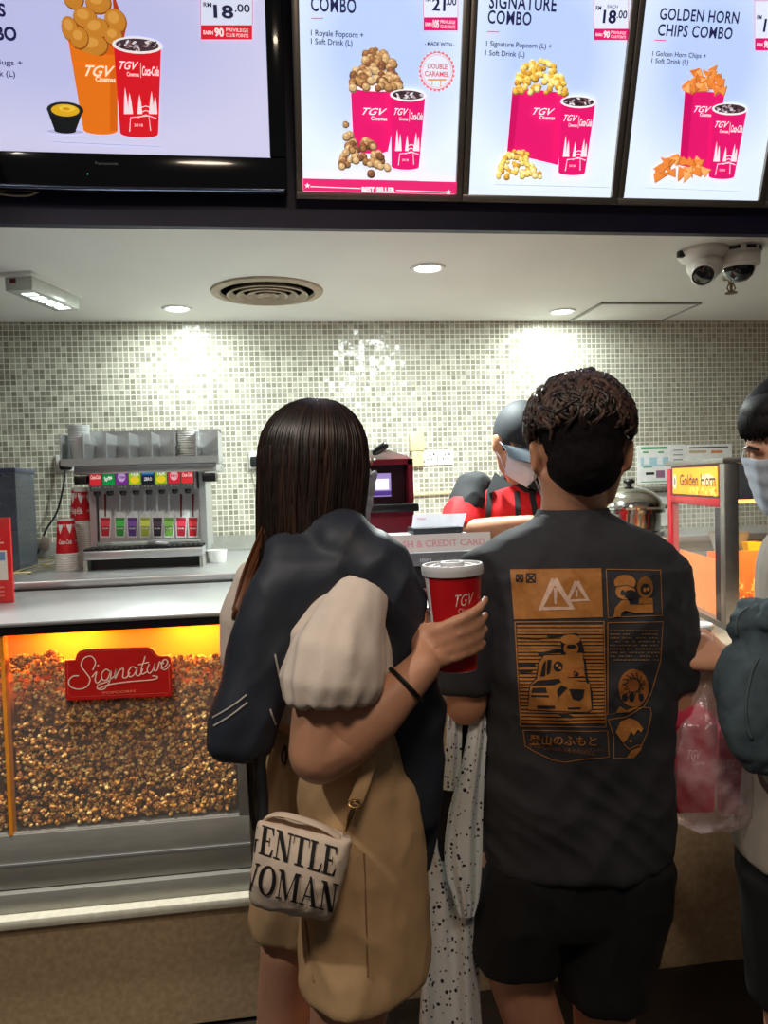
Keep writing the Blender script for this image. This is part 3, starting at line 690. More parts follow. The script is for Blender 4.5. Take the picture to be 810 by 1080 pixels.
def popcorn_mat():
    m = bpy.data.materials.new('caramel_popcorn'); m.use_nodes = True; nt = m.node_tree; n = nt.nodes; l = nt.links; b = n['Principled BSDF']
    g = n.new('ShaderNodeNewGeometry'); rp = n.new('ShaderNodeValToRGB'); e = rp.color_ramp.elements
    e[0].color = lin((120, 66, 18)); e[1].color = lin((255, 228, 150)); e.new(.3).color = lin((186, 112, 36)); e.new(.65).color = lin((238, 172, 74))
    l.new(g.outputs['Random Per Island'], rp.inputs['Fac']); l.new(rp.outputs['Color'], b.inputs['Base Color']); b.inputs['Roughness'].default_value = .7; b.inputs['Specular IOR Level'].default_value = .3
    return m
kv, kf = kernels()
PM = popcorn_mat(); DKP = M('shaded_popcorn', (130, 82, 32), rough=.8, var=.3, scale=60)
mb = MB(); mb.mi(PM); mb.mi(DKP); mb.v = kv.tolist(); mb.f = kf.tolist(); mb.m = [0]*len(mb.f)
for x0, x1 in ((XL+.02, XG0-.008), (XG0+.008, XG1-.004)):     # packed heap behind the loose kernels, coloured dark for the shade in their gaps
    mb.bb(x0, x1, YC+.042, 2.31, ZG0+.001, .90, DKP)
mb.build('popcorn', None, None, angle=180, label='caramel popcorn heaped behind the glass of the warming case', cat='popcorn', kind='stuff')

# ================================================================ stone base, ledge, counters
STONE = M('speckled_stone', (162, 138, 105), rough=.6, col2=(188, 163, 128), scale=55, detail=8, bump=.05)
LEDGE = M('pale_stone_edge', (206, 204, 186), rough=.35, col2=(222, 220, 204), scale=60, detail=6)
XJ = -.04
t = thing('counter_plinth', ((XL+XJ)/2, 2.4, 0), 'low speckled stone plinth with pale ledge under the popcorn case', 'plinth')
MB().bb(XL-1.5, XJ, 2.035, 2.7, .012, ZB-.028).build('stone_face', STONE, t)
MB().bb(XL-1.5, XJ, 2.02, 2.7, ZB-.026, ZB-.001, bev=.003).build('ledge', LEDGE, t)
MB().bb(XL-1.5, XJ, 2.07, 2.7, 0, .012).build('toe_recess', BLACKP, t)
t = thing('service_counter', (2, 2.4, 0), 'stone fronted service counter behind the customers', 'counter')
MB().bb(XJ+.002, 4.6, 2.045, 2.62, .0, .885).build('stone_front', STONE, t)
MB().bb(XJ+.002, 4.6, 2.01, 2.64, .887, .92, bev=.004).build('counter_top', M('counter_top_stone', (176, 166, 148), rough=.3, col2=(196, 188, 170), scale=60, detail=6), t)
MB().bb(1.30, 4.6, 2.645, 3.16, .0, .92, bev=.003).build('side_counter', STONE, None, label='stone side counter under the chip warmer', cat='counter')
t = thing('counter_riser', (.3, 2.4, .92), 'raised steel till stand on the counter between the two customers', 'till stand')
MB().bb(XJ+.004, .62, 2.07, 2.62, .921, 1.085, bev=.003).build('body', STEEL2, t)
tr = thing('till_cabinet', (.28, 2.75, 0), 'narrow steel cabinet under the maroon till terminal', 'cabinet')
MB().bb(.055, .50, 2.645, 2.87, .0, 1.085, bev=.003).build('body', STEEL2, tr)
MB().bb(XJ+.004, .63, 2.05, 2.63, 1.086, 1.10, bev=.003).build('top', STEEL, t)
MB().bb(.055, .51, 2.645, 2.87, 1.086, 1.10, bev=.003).build('top', STEEL, tr)
t = thing('back_counter', (-.8, 3.2, 0), 'stainless steel back counter carrying the drink fountain', 'counter')
ZK = 1.144
MB().bb(XL-1.4, .05, 2.74, YW-.002, 0, ZK-.03).build('cabinet', STEEL2, t)
MB().bb(XL-1.4, .05, 2.725, YW-.002, ZK-.03, ZK, bev=.006).build('steel_top', STEEL, t)
MB().bb(XL-1.4, .05, YW-.02, YW-.002, ZK+.001, ZK+.07).build('upstand', M('grey_upstand', (150, 150, 142), rough=.5), t)
t = thing('rear_shelf', (2.4, 3.45, 0), 'steel rear shelf along the tiled wall behind the staff member', 'shelf')
MB().bb(.07, 4.6, 3.27, YW-.002, 0, 1.13).build('cabinet', STEEL2, t)
MB().bb(.07, 4.6, 3.255, YW-.002, 1.131, 1.16, bev=.004).build('top', STEEL, t)

# ================================================================ drink fountain
YD = 3.0
def fx(px): return X(px, 545, YD)
K8 = lambda x, y: (60+x/4.5, 450+y/4.5)
t = thing('drink_fountain', ((fx(88)+fx(214))/2, 3.2, ZK), 'stainless soda fountain with eight coloured flavour labels', 'drink fountain')
x0, x1 = fx(88), fx(213); xa, xb = fx(72), fx(234)
def fz(py, y=YD): return Zy(150, py, y)
zr0, zr1 = fz(489), fz(457)
mb = MB()
mb.bb(xa, xb, YD-.07, YD-.066, zr0, zr0+.022); mb.bb(xa, xb, YD+.13, YD+.134, zr0, zr1+.02); mb.bb(xa, xb, YD-.07, YD+.134, zr0-.004, zr0)
for k in range(8): xx = xa+(xb-xa)*k/7; mb.bb(xx-.002, xx+.002, YD-.066, YD+.13, zr0, zr1)
# the front of the lid bins is open at the ends: low lips
mb2 = MB(); n = len(mb.v)
mb.build('lid_rack', STEEL, t)
MB().bb(x0-.02, xb-.01, YD-.03, YD+.36, fz(499), zr0-.005, bev=.004).build('hood', STEEL, t)
for a, b, y0, y1 in ((83, 95, 502, 511), (216, 230, 499, 508)):
    MB().bb(fx(a), fx(b), YD-.045, YD+.06, Zy(a, y1, YD-.045), Zy(a, y0, YD-.045), bev=.003).build('rack_bracket', BLACKP, t)
zl0, zl1 = fz(511), fz(494)
MB().bb(fx(97), fx(207), YD-.02, YD+.2, fz(517), zl1+.002, bev=.003).build('valve_housing', M('grey_plastic', (92, 94, 98), rough=.4), t)
LABS = [(220, 44, 54, 'Coca-Cola'), (0, 152, 68, 'Sprite'), (120, 44, 150, 'Grape'), (150, 196, 40, 'Tea'), (24, 60, 120, 'Zero'), (150, 196, 40, 'Tea'), (214, 40, 62, 'Berry'), (226, 56, 62, 'Coca-Cola')]
pf = Plane((0, YD-.021, 0), (1, 0, 0), (0, 0, 1))
lx = [fx(97+13.7*k) for k in range(9)]
for k, (r, g, b, s) in enumerate(LABS):
    c = (r, g, b); a = Art(lambda u, v, h: pf.P(u, v, h), lambda c: M('lit_label_'+hexname(c), c, rough=.3, var=.03, emit=.35))
    w = lx[k+1]-lx[k]; q = lx[k]+w*.05; e = lx[k+1]-w*.05; cx = (q+e)/2; H = zl1-zl0
    m = MB().bb(q, e, YD-.0205, YD-.02, zl0, zl1); pn = m.build('flavour_label', M('lit_label_'+hexname(c), c, rough=.3, var=.03, emit=.35), t)
    W = (250, 250, 250)
    if k in (0, 7): a.text(s, cx, zl0+H*.42, H*.22, W, .01, 'C', 1, .3, width=w*.72)
    elif k == 1: a.text(s, cx, zl0+H*.34, H*.24, W, .03, 'C', 1, .2, rot=.3, width=w*.6)
    elif k in (3, 5): a.ell(cx, zl0+H*.3, w*.34, H*.22, (250, 214, 40)); a.text('TEA', cx, zl0+H*.55, H*.2, W, .03, 'C')
    elif k == 4: a.rect(q, zl0+H*.62, e, zl1, (60, 150, 220)); a.rect(q, zl0, e, zl0+H*.5, (18, 22, 40)); a.text('ZERO', cx, zl0+H*.24, H*.18, W, .02, 'C', width=w*.6)
    else: a.ell(cx, zl0+H*.5, w*.3, H*.3, (200, 170, 220) if k == 2 else (240, 190, 200)); a.text(s, cx, zl0+H*.42, H*.18, c, .03, 'C', width=w*.5)
    a.mb.build('label_print', None, pn, smooth=False)
    mbn = MB().tube([(cx, YD-.005, fz(517)), (cx, YD-.005, fz(520)), (cx, YD-.005, fz(522))], [.013, .013, .008], 14); mbn.build('nozzle', BLACKP, t)
    mb = MB()
    for j in range(3): mb.box((cx+(j-1)*.012, YD-.0215, fz(513)), (.006, .003, .006), bev=.001)
    mb.build('push_button', STEEL2, t)
# back splash with pictures of glasses
tb_ = Vector((0, .05, 1)).normalized()
pbz = ZK+.10; pb = Plane((0, YD+.10, pbz), (1, 0, 0), (0, .06, 1))
mb = MB(); ht = fz(517)-pbz; mb.box(pb.P((fx(97)+fx(213))/2, ht/2, -.012), (fx(213)-fx(97), ht, .02), pb.rot()); mb.build('splash_back', STEEL, t)
a = Art(lambda u, v, h: pb.P(u, v, h-.0018), lambda c: INK(c, .35)); a.h = .0003
cols = [(196, 44, 60), (60, 160, 70), (96, 60, 140), (176, 190, 70), (60, 50, 60), (120, 184, 80), (190, 40, 64), (196, 40, 52)]
for k, cpx in enumerate((111, 126.5, 139.5, 153, 166, 178, 191, 203.5)):
    def q(x, y): return pb.uv(x, y)
    c = cols[k]; cx = cpx
    a.poly([q(cx-6.5, 540), q(cx-4.6, 537), q(cx-3, 540), q(cx, 537.5), q(cx+3, 540), q(cx+4.6, 537), q(cx+6.5, 540), q(cx+5, 567), q(cx-5, 567)], (226, 230, 232))
    a.poly([q(cx-5, 546), q(cx+5, 546), q(cx+3.9, 565.5), q(cx-3.9, 565.5)], c)
    a.poly([q(cx-4.8, 549), q(cx+4.8, 549), q(cx+4.4, 555), q(cx-4.4, 555)], tuple(min(255, int(v*1.25)+22) for v in c))
    u, v = q(cx, 558); a.text('Cola' if k in (0, 7) else 'Soda', u, v, .006, (246, 246, 246), .02, 'C', width=.024)
    a.poly([q(cx-1.3, 521), q(cx+1.3, 521), q(cx+.8, 545), q(cx-.8, 545)], tuple(int(v*.6) for v in c) if k in (0, 6, 7) else (214, 220, 224))
a.mb.build('splash_picture', None, t, smooth=False)
for xx in (fx(92), fx(212)): MB().bb(xx-.012, xx+.012, YD+.09, YD+.36, ZK+.06, fz(499)).build('side_post', STEEL, t)
MB().bb(x0+.02, x1, YD+.14, YD+.36, ZK+.10, fz(500)).build('rear_body', STEEL2, t)
zt = Zy(150, 577, YD-.02)
mb = MB()
for k in range(22): xx = x0+(x1-x0)*(k+.5)/22; mb.bb(xx-.004, xx+.004, YD-.02, YD+.085, zt-.006, zt)
for yy in (YD-.02, YD+.03, YD+.08): mb.bb(x0, x1, yy, yy+.006, zt-.008, zt-.001)
mb.build('drip_grate', M('dark_grate', (58, 60, 62), rough=.4, metal=.6), t)
MB().bb(x0, x1, YD-.025, YD+.36, ZK+.042, zt-.009, bev=.004).build('drip_tray', STEEL, t)
mb = MB()
mb.bb(x0, x0+.012, YD-.03, YD+.34, ZK, ZK+.041); mb.bb(x1-.012, x1, YD-.03, YD+.34, ZK, ZK+.041)
mb.build('foot', STEEL2, t)
MB().bb(x0+.013, x1-.013, YD+.03, YD+.34, ZK, ZK+.041).build('base_recess', BLACKP, t)

# white lids and clear cups in the rack
def ring_lid(name, p, r, lab, group):
    t = MB().lathe([(.001, .0025), (r*.8, .0025), (r*.84, .006), (r*.98, .006), (r, .003), (r, 0), (r*.95, 0)], p, 28).build(name, WHITEP, None, origin=p, label=lab, cat='lid', group=group); return t
c0 = ((fx(188)+fx(212))/2, YD+.03, zr0+.001); l0 = None
for k in range(15):
    z = c0[2]+.0085*k
    if l0 is None: l0 = ring_lid('cup_lid', c0, .044, 'white cup lid in the tall stack at the right of the fountain rack', 'white lids stacked in the fountain rack')
    else: o = l0.copy(); COL.objects.link(o); o.location = (c0[0], c0[1], z)
FROST = M('frosted_plastic', (232, 236, 236), rough=.35, var=.03, trans=.25)
c0 = ((fx(73)+fx(96))/2+.002, YD+.03, zr0+.001); c1 = None
prof = [(.030, 0), (.036, .09), (.0395, .094), (.0395, .098), (.036, .098), (.029, .002)]
for k in range(7):
    if c1 is None: c1 = MB().lathe(prof, c0, 28).build('plastic_cup', FROST, None, origin=c0, label='frosted plastic cup in the stack at the left end of the fountain rack', cat='cup', group='frosted cups in the fountain rack')
    else: o = c1.copy(); COL.objects.link(o); o.location = (c0[0], c0[1], c0[2]+.009*k)
# scoop lying on the drip grate
p = Vector((fx(178), YD+.02, zt+.001)); sp = MB()
sp.loft([ring(p+Vector((-.085+.02*i, -.004*i, .012-.002*abs(i-2))), .012+.006*(2-abs(i-2)), .010+.002*(2-abs(i-2)), Vector((0, 1, 0)), Vector((0, 0, 1)), 14) for i in range(5)])
sp.tube([p+Vector((0, -.016, .012)), p+Vector((.05, -.02, .014)), p+Vector((.11, -.02, .012))], [.009, .006, .007], 10, flat=.6)
sp.build('scoop', STEEL, None, label='small steel scoop lying on the fountain drip grate', cat='scoop')
# white bowl at the right of the fountain
p = atZ(229, 593, ZK); MB().lathe([(.001, 0), (.032, 0), (.036, .004), (.041, .045), (.043, .05), (.040, .05), (.036, .012), (.001, .008)], (p.x, p.y, ZK), 36).build('bowl', WHITEP, None, label='small plain white bowl on the back counter right of the fountain', cat='bowl')

# ---- upturned paper cups in two stacks
CUPR = M('red_paper_cup', (206, 24, 36), rough=.45, var=.05)
def cup_proto(lab, group):
    t = thing('paper_cup', (0, 0, 0), lab, 'cup', group)
    R0, R1, H = .0415, .031, .140
    MB().lathe([(R0, .006), (R1, H), (R1-.002, H), (R1-.002, H-.006), (.001, H-.006)], (0, 0, 0), 32, caps=False).build('cup_wall', CUPR, t)
    MB().lathe([(R0-.002, .008), (R0+.002, .007), (R0+.0035, .003), (R0+.002, 0), (R0-.002, 0)], (0, 0, 0), 32, caps=False).build('rim', WHITEP, t)
    b = MB().lathe([(R1+.0006, H-.012), (R1+.0008, H+.0005), (R1-.002, H+.0008)], (0, 0, 0), 32, caps=False); b.build('foot_ring', WHITEP, t)
    def xf(u, v, h): r = R0+(R1-R0)*(v/H)+h+.0004; return Vector((r*math.sin(u/.036), -r*math.cos(u/.036), v))
    a = Art(xf, lambda c: INK(c, .45), sub=.012)
    W = (246, 238, 236)
    for k in range(6):
        u = -.09+.036*k
        a.poly([(u-.012, .118), (u+.012, .118), (u+.007, .100), (u, .082), (u-.007, .100)], W); a.stroke([(u+.014, .118), (u+.016, .104), (u+.02, .118)], .002, W)
    a.text('Coca-Cola', 0, .044, .016, W, .02, 'C', 1, .35, rot=0, width=.046); a.text('TGV Cinemas', .075, .05, .009, W, .02, 'C', 1, .4)
    a.mb.build('print', None, t, smooth=False)
    return t
pa = atZ(72, 601, ZK); pbk = pa+Vector((.03, .105, 0))
def stack(p, n, lab, grp, rz):
    t = cup_proto(lab, grp); r = random.Random(n)
    for k in range(n):
        loc = (p.x+r.uniform(-.001, .001), p.y+r.uniform(-.001, .001), ZK+.0085*k)
        if k == 0: t.location = loc; t.rotation_euler = (0, 0, rz)
        else: copy_tree(t, None, loc, rz+r.uniform(-.3, .3) if k < n-1 else rz)
stack(pa, 8, 'upturned red paper cup in the shorter front stack left of the fountain', 'red cups in the shorter stack', .1)
stack(pbk, 22, 'upturned red paper cup in the taller rear stack left of the fountain', 'red cups in the taller stack', -.2)

# ---- wire rack, box and flyer stand at the left edge
mb = MB(); xa, xb, ya, yb = -1.40, -.93, 2.95, 3.5
for k in range(9): x = xa+(xb-xa)*k/8; mb.tube([(x, ya, ZK+.014), (x+.03, yb, ZK+.014)], .003, 8)
for y in (ya, (ya+yb)/2, yb): mb.tube([(xa, y, ZK+.010), (xb+.03*(y-ya)/(yb-ya), y, ZK+.010)], .0035, 8)
for x in (xa+.01, xb-.01):
    for y in (ya+.01, yb-.01): mb.tube([(x, y, ZK), (x, y, ZK+.012)], .004, 8)
mb.build('wire_rack', M('brassy_wire', (176, 160, 116), rough=.35, metal=.8), None, label='low brassy wire rack lying on the back counter left of the cups', cat='rack')
p = atZ(6, 636, ZT); t = thing('flyer_stand', (p.x-.05, p.y, ZT), 'red printed flyer stand at the left edge on the case top', 'display stand')
xr = X(12.5, 600, p.y); zt2 = Zy(6, 546, p.y); pl2 = Plane((0, p.y, ZT), (1, 0, 0), (0, 0, 1))
MB().bb(xr-.16, xr, p.y, p.y+.012, ZT+.001, zt2, bev=.001).build('card', M('red_card', (206, 30, 32), rough=.4), t)
MB().bb(xr-.15, xr-.01, p.y+.012, p.y+.10, ZT+.001, ZT+.006).build('foot', GL, t)
a = Art(lambda u, v, h: pl2.P(u, v, h), lambda c: INK(c, .4)); h2 = zt2-ZT
a.rect(xr-.14, h2*.27, xr-.012, h2*.62, (214, 206, 196)); a.rect(xr-.045, h2*.50, xr-.018, h2*.60, (110, 140, 180))
for k in range(5): a.rect(xr-.12, h2*(.70+.045*k), xr-.02-.008*k, h2*(.715+.045*k), (240, 190, 180))
for k in range(3): a.rect(xr-.12, h2*(.08+.05*k), xr-.025, h2*(.095+.05*k), (226, 130, 120))
a.mb.build('print', None, t, smooth=False)
yb = 3.05; xr = X(17.5, 540, yb); z1 = Zy(10, 499, yb)
t = thing('acrylic_bin', (xr-.15, yb+.1, ZK), 'tall smoky acrylic bin behind the flyer stand at left edge', 'bin')
SM = M('smoky_acrylic', (96, 104, 118), rough=.15, alpha=.72, var=.2, scale=10)
mb = MB(); mb.bb(xr-.3, xr, yb, yb+.004, ZK, z1); mb.bb(xr-.3, xr, yb+.22, yb+.224, ZK, z1); mb.bb(xr-.004, xr, yb, yb+.22, ZK, z1); mb.bb(xr-.3, xr-.296, yb, yb+.22, ZK, z1); mb.build('walls', SM, t)
MB().bb(xr-.304, xr+.004, yb-.004, yb+.228, z1, z1+.02, bev=.003).build('lid', M('blue_grey_lid', (70, 76, 100), rough=.3), t)
MB().bb(xr-.295, xr-.005, yb+.005, yb+.219, ZK+.002, ZK+.15, bev=.02).build('filling', M('green_yellow_packs', (120, 140, 80), rough=.5, col2=(220, 214, 190), scale=25), t)

# ---- sockets, plugs and cables on the tiles
def socket(px0, py0, px1, py1, gang, lab, name='wall_socket'):
    y = YW-.012; a, b = atY(px0, py0, y), atY(px1, py1, y); z0, z1 = min(a.z, b.z), max(a.z, b.z)
    t = thing(name, ((a.x+b.x)/2, YW, z0), lab, 'socket')
    w = (b.x-a.x)/gang
    for g in range(gang):
        x = a.x+w*(g+.5)
        pl = MB().bb(x-w/2+.001, x+w/2-.001, y, YW, z0, z1, bev=.003).build('plate', WHITEP, t)
        m = MB(); k = w/.09
        for dx, dz in ((0, .014), (-.013, -.008), (.013, -.008)): m.bb(x+dx*k-.003, x+dx*k+.003, y-.0006, y+.001, (z0+z1)/2+dz*k-.004, (z0+z1)/2+dz*k+.004)
        m.bb(x+.02*k, x+.028*k, y-.003, y+.001, (z0+z1)/2+.012*k, (z0+z1)/2+.024*k)
        m.build('pin_slot', M('socket_slot', (70, 70, 74)), pl)
    return t
socket(262, 477, 284, 494, 1, 'white wall socket with a black plug, right of the drink fountain')
socket(445, 475, 478, 490, 2, 'white double wall socket between the till and the staff member')
def plug_cable(pts, r, lab, y0=YW-.03, plug=(0, 0)):
    P = [Vector(p) for p in pts]; t = thing('plug_cable', P[0], lab, 'cable')
    MB().box(P[0]+Vector((0, .007, 0)), (.055, .03, .05), bev=.009).build('plug', RUB, t)
    MB().tube(crs([tuple(p) for p in P], 6), r, 10).build('cord', RUB, t); return t
plug_cable([tuple(atY(270, 487, YW-.036)), tuple(atY(273, 500, YW-.04)), tuple(atY(276, 520, YW-.035)), tuple(atY(281, 535, YW-.03)), tuple(atY(288, 560, YW-.03)), (-.02, YW-.03, ZK+.004)], .0045, 'black plug and cord hanging from the socket right of the fountain')
pc = plug_cable([tuple(atY(69, 490, YW-.036)), tuple(atY(67, 512, YW-.04)), tuple(atY(60, 540, YW-.04)), tuple(atY(48, 560, YW-.045)), tuple(atY(41, 580, YW-.05)), tuple(atY(37, 590, YW-.06))[:2]+(ZK+.005,)], .0045, 'black plug and cord trailing down the tiles behind the red cups')
MB().box(atY(48, 573, YW-.045), (.04, .03, .06), Matrix.Rotation(.25, 3, 'Y'), bev=.003).build('cord_switch', M('taupe_plastic', (128, 112, 104), rough=.5), pc)
socket(58, 480, 80, 497, 1, 'white wall socket mostly hidden behind the left of the fountain rack')
a, b = atY(433, 492, YW-.03), atY(447, 457, YW-.03)
t = thing('junction_box', ((a.x+b.x)/2, YW, a.z), 'beige junction box on the tiles above the till', 'junction box'); BG = M('beige_plastic', (206, 192, 150), rough=.5)
MB().bb(a.x, b.x, YW-.035, YW+.003, a.z+.075, b.z, bev=.004).build('cover', BG, t); MB().bb(a.x+.01, b.x-.005, YW-.03, YW+.003, a.z, a.z+.074, bev=.004).build('lower_box', BG, t)
mb = MB(); mb.tube([atY(440, 478, YW-.03), atY(444, 483, YW-.025), atY(448, 486, YW-.02)], .005, 8); mb.build('conduit', BG, t)
MB().tube([atY(436, 521.5, YW-.012), atY(462, 520, YW-.012), atY(520, 518, YW-.012)], .009, 12).build('wall_pipe', BG, None, label='thin beige pipe running along the tiles behind the staff member', cat='pipe')

# ================================================================ till area between the customers
ZH = 1.10
t = thing('ticket_terminal', (.39, 2.76, ZH), 'maroon upright till terminal with small lit screen and white top', 'till terminal')
MAR = M('maroon_plastic', (122, 22, 44), rough=.35, var=.08)
ya = 2.68; xa, xb = X(385, 520, ya), X(436.5, 520, ya); zz = lambda py: Zy(420, py, ya)
MB().bb(xa, xb, ya, ya+.17, ZH, zz(532), bev=.006).build('lower_body', MAR, t)
MB().bb(xa-.02, xb+.012, ya-.03, ya+.17, zz(539.5), zz(531.5), bev=.003).build('tray', BLACKP, t)
mb = MB(); mb.bb(X(431, 520, ya), xb, ya, ya+.17, zz(531), zz(484)); mb.bb(xa, xb, ya, ya+.17, zz(490), zz(484)); mb.bb(xa, xb, ya+.15, ya+.17, zz(531), zz(490)); mb.build('hood', MAR, t)
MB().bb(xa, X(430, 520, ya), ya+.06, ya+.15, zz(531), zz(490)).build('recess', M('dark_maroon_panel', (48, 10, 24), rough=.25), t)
pl = Plane((0, ya+.058, 0), (1, 0, 0), (0, 0, 1)); sx0, sz0 = pl.uv(395, 524); sx1, sz1 = pl.uv(412, 499)
a = Art(lambda u, v, h: pl.P(u, v, h), lambda c: EM(c, .9)); a.rect(sx0-.02, sz0, sx1, sz1, (150, 130, 190)); a.rect(sx0, sz0+.025, sx1-.008, sz1-.02, (240, 246, 255)); a.rect(sx0-.02, sz0+.004, sx1, sz0+.02, (74, 50, 130))
a.mb.build('screen', None, t, smooth=False)
MB().loft([[Vector((xa+.02, y, zz(484))), Vector((xa+.02, y, zz(476))), Vector((xa+.09, y, zz(474))), Vector((xb-.01, y, zz(482))), Vector((xb-.005, y, zz(484)))] for y in (ya+.01, ya+.16)]).build('white_top', WHITEP, t)
MB().tube([Vector((xa+.04, ya+.02, zz(477))), Vector((xa+.075, ya+.0, zz(470)))], .014, 14, round_ends=True).build('scanner_head', BLACKP, t)
yp = 2.40; zp = lambda py, y=yp: Zy(450, py, y)
xa, xb = X(384, 590, yp), X(500, 590, yp)
GR = M('printer_grey', (112, 116, 122), rough=.4)
t = thing('receipt_printer', ((xa+xb)/2, yp+.1, ZH), 'wide grey receipt printer lettered IBM under the paper sign', 'printer')
MB().bb(xa, xb, yp+.01, yp+.2, ZH, zp(597)-.002, bev=.004).build('base', BLACKP, t)
MB().bb(xa, xb, yp, yp+.2, zp(597), zp(583), bev=.004).build('front_body', GR, t)
MB().bb(xa, xb, yp+.05, yp+.2, zp(583)+.001, zp(564, yp+.05), bev=.004).build('cover', M('printer_light_grey', (168, 170, 172), rough=.4), t)
MB().bb(X(436, 560, yp+.06), xb-.02, yp+.06, yp+.18, zp(564, yp+.05)+.001, zp(557, yp+.06), bev=.003).build('paper_slot', M('dark_slot', (52, 56, 64), rough=.4), t)
a = Art(lambda u, v, h: Vector((u, yp-h, v)), lambda c: INK(c, .4)); u0 = X(443, 592, yp); a.text('IBM', u0, zp(592.5), .011, (176, 182, 190), .03, width=X(455, 592, yp)-u0); a.mb.build('lettering', None, t, smooth=False)
# paper sign
ys = yp+.02; s0, s1 = X(407, 575, ys), X(517, 575, ys); PAPER = M('white_paper', (240, 238, 240), rough=.7, var=.02)
pls = Plane((0, yp+.004, zp(583, yp)+.002), (1, 0, -.0), (0, .22, 1)); vv = pls.uv(450, 563.5)[1]
t = thing('paper_sign', pls.P((s0+s1)/2, 0), 'white paper sign reading CASH & CREDIT CARD leaning on the printer', 'sign')
mb = MB(); mb.box(pls.P((s0+s1)/2, vv/2, 0), (s1-s0, vv, .0012), pls.rot()); mb.build('sheet', PAPER, t)
a = Art(lambda u, v, h: pls.P(u, v, h+.0008), lambda c: INK(c, .6)); u0, v0 = pls.uv(411, 578.5); a.text('CASH & CREDIT CARD', u0, v0, vv*.36, (238, 178, 194), .02, width=pls.uv(512, 576)[0]-u0); a.mb.build('lettering', None, t, smooth=False)
# upright sheet behind
yq = 2.52; pq = Plane((0, yq, zp(557, yp+.06)+.004), (1, 0, 0), (0, .5, 1)); q = [pq.uv(x, y) for x, y in ((434, 558), (488, 556), (492, 541.5), (436, 543))]
t = MB().prism(q, pq.frame(), -.0006, .0006).build('paper_sheet', M('grey_white_paper', (206, 206, 218), rough=.7), None, label='pale sheet of paper standing behind the paper sign', cat='paper')
a = Art(lambda u, v, h: pq.P(u, v, h+.001), lambda c: INK(c, .6)); u0, v0 = pq.uv(440, 548); a.text('TGV', u0, v0, .006, (220, 120, 140), .02, width=.03); a.mb.build('print', None, t, smooth=False)
# red code stand and leaflets
yr = 2.23; r0, r1 = X(394, 610, yr), X(424, 610, yr); za, zb_ = ZH, Zy(410, 596.5, yr)
t = thing('code_stand', ((r0+r1)/2, yr, ZH), 'red framed counter card stand beside the held drink', 'card stand')
MB().bb(r0, r1, yr, yr+.006, za+.001, zb_, bev=.001).build('card', M('red_card_b', (198, 40, 30), rough=.4), t)
MB().bb(r0+.01, r1-.01, yr+.006, yr+.07, za+.001, za+.005).build('foot', GL, t)
a = Art(lambda u, v, h: Vector((u, yr-h, v)), lambda c: INK(c, .5)); h = zb_-za
a.rect(r0+.008, za+h*.2, r1-.008, za+h*.66, (206, 170, 140)); a.rect(r0+.01, za+h*.72, r1-.02, za+h*.76, (240, 190, 120)); a.rect(r0+.01, za+h*.82, r1-.012, za+h*.86, (240, 190, 120)); a.mb.build('print', None, t, smooth=False)
def leaflet(pts, z, col, lab, marks):
    P = [atZ(x, y, z) for x, y in pts]; c = sum(P, Vector())/len(P)
    o = MB().prism([(p.x, p.y) for p in P], Matrix.Translation((0, 0, z)), -.0012, 0).build('leaflet', M('leaflet_'+hexname(col), col, rough=.45), None, label=lab, cat='leaflet')
    a = Art(lambda u, v, h: Vector((u, v, z+h)), lambda c: INK(c, .5))
    for f, l in marks: a.poly([(lambda p: (p.x, p.y))(atZ(x, y, z)) for x, y in l], f)
    if marks: a.mb.build('print', None, o, smooth=False)
leaflet([(424, 610), (455, 608), (455, 619), (424, 620)], ZH+.0016, (196, 80, 70), 'dull red leaflet lying behind the pale one on the till stand', [])
leaflet([(424, 621), (452, 620), (450, 638), (424, 640)], ZH+.0016, (214, 206, 228), 'pale lavender leaflet lying on the till stand beside the cup', [((188, 60, 84), [(424, 629), (450.5, 628.5), (450, 637.5), (424, 639)])])

# ---- chafing dish
yc = 3.42; cx = X(664, 540, yc); p = Vector((cx, yc, 1.16)); zc = lambda py: Zy(665, py, yc)
CHR = M('polished_steel', (214, 212, 206), rough=.12, metal=1, var=.04)
t = thing('chafing_dish', p, 'polished steel domed chafing dish with black knob by the wall', 'serving dish')
r = (X(697, 540, yc)-X(632, 540, yc))/2
MB().lathe([(r*.99, 0), (r*1.0, .02), (r*.9, .025), (r*.92, zc(541)-1.16), (r*1.03, zc(541)-1.158), (r*1.03, zc(537)-1.16), (.001, zc(537)-1.16)], p, 44).build('pan', CHR, t)
zl = zc(536.5)-1.16; H = zc(515)-1.16-zl
MB().lathe([(r*1.0, zl), (r*1.01, zl+.008)]+[(r*.97*math.cos(a), zl+.01+H*math.sin(a)) for a in (0, .25, .5, .75, 1.0, 1.25, 1.45)]+[(.001, zl+.012+H)], p, 44).build('dome_lid', CHR, t)
MB().lathe([(.012, zl+H+.008), (.012, zl+H+.02), (.026, zl+H+.026), (.028, zl+H+.036), (.018, zl+H+.046), (.001, zl+H+.047)], p, 24).build('knob', BLACKP, t)
mb = MB(); mb.tube([p+Vector((r*1.0, -.05, zl)), p+Vector((r*1.12, -.05, zl+.012)), p+Vector((r*1.12, .05, zl+.012)), p+Vector((r*1.0, .05, zl))], .007, 10); mb.build('handle', CHR, t)

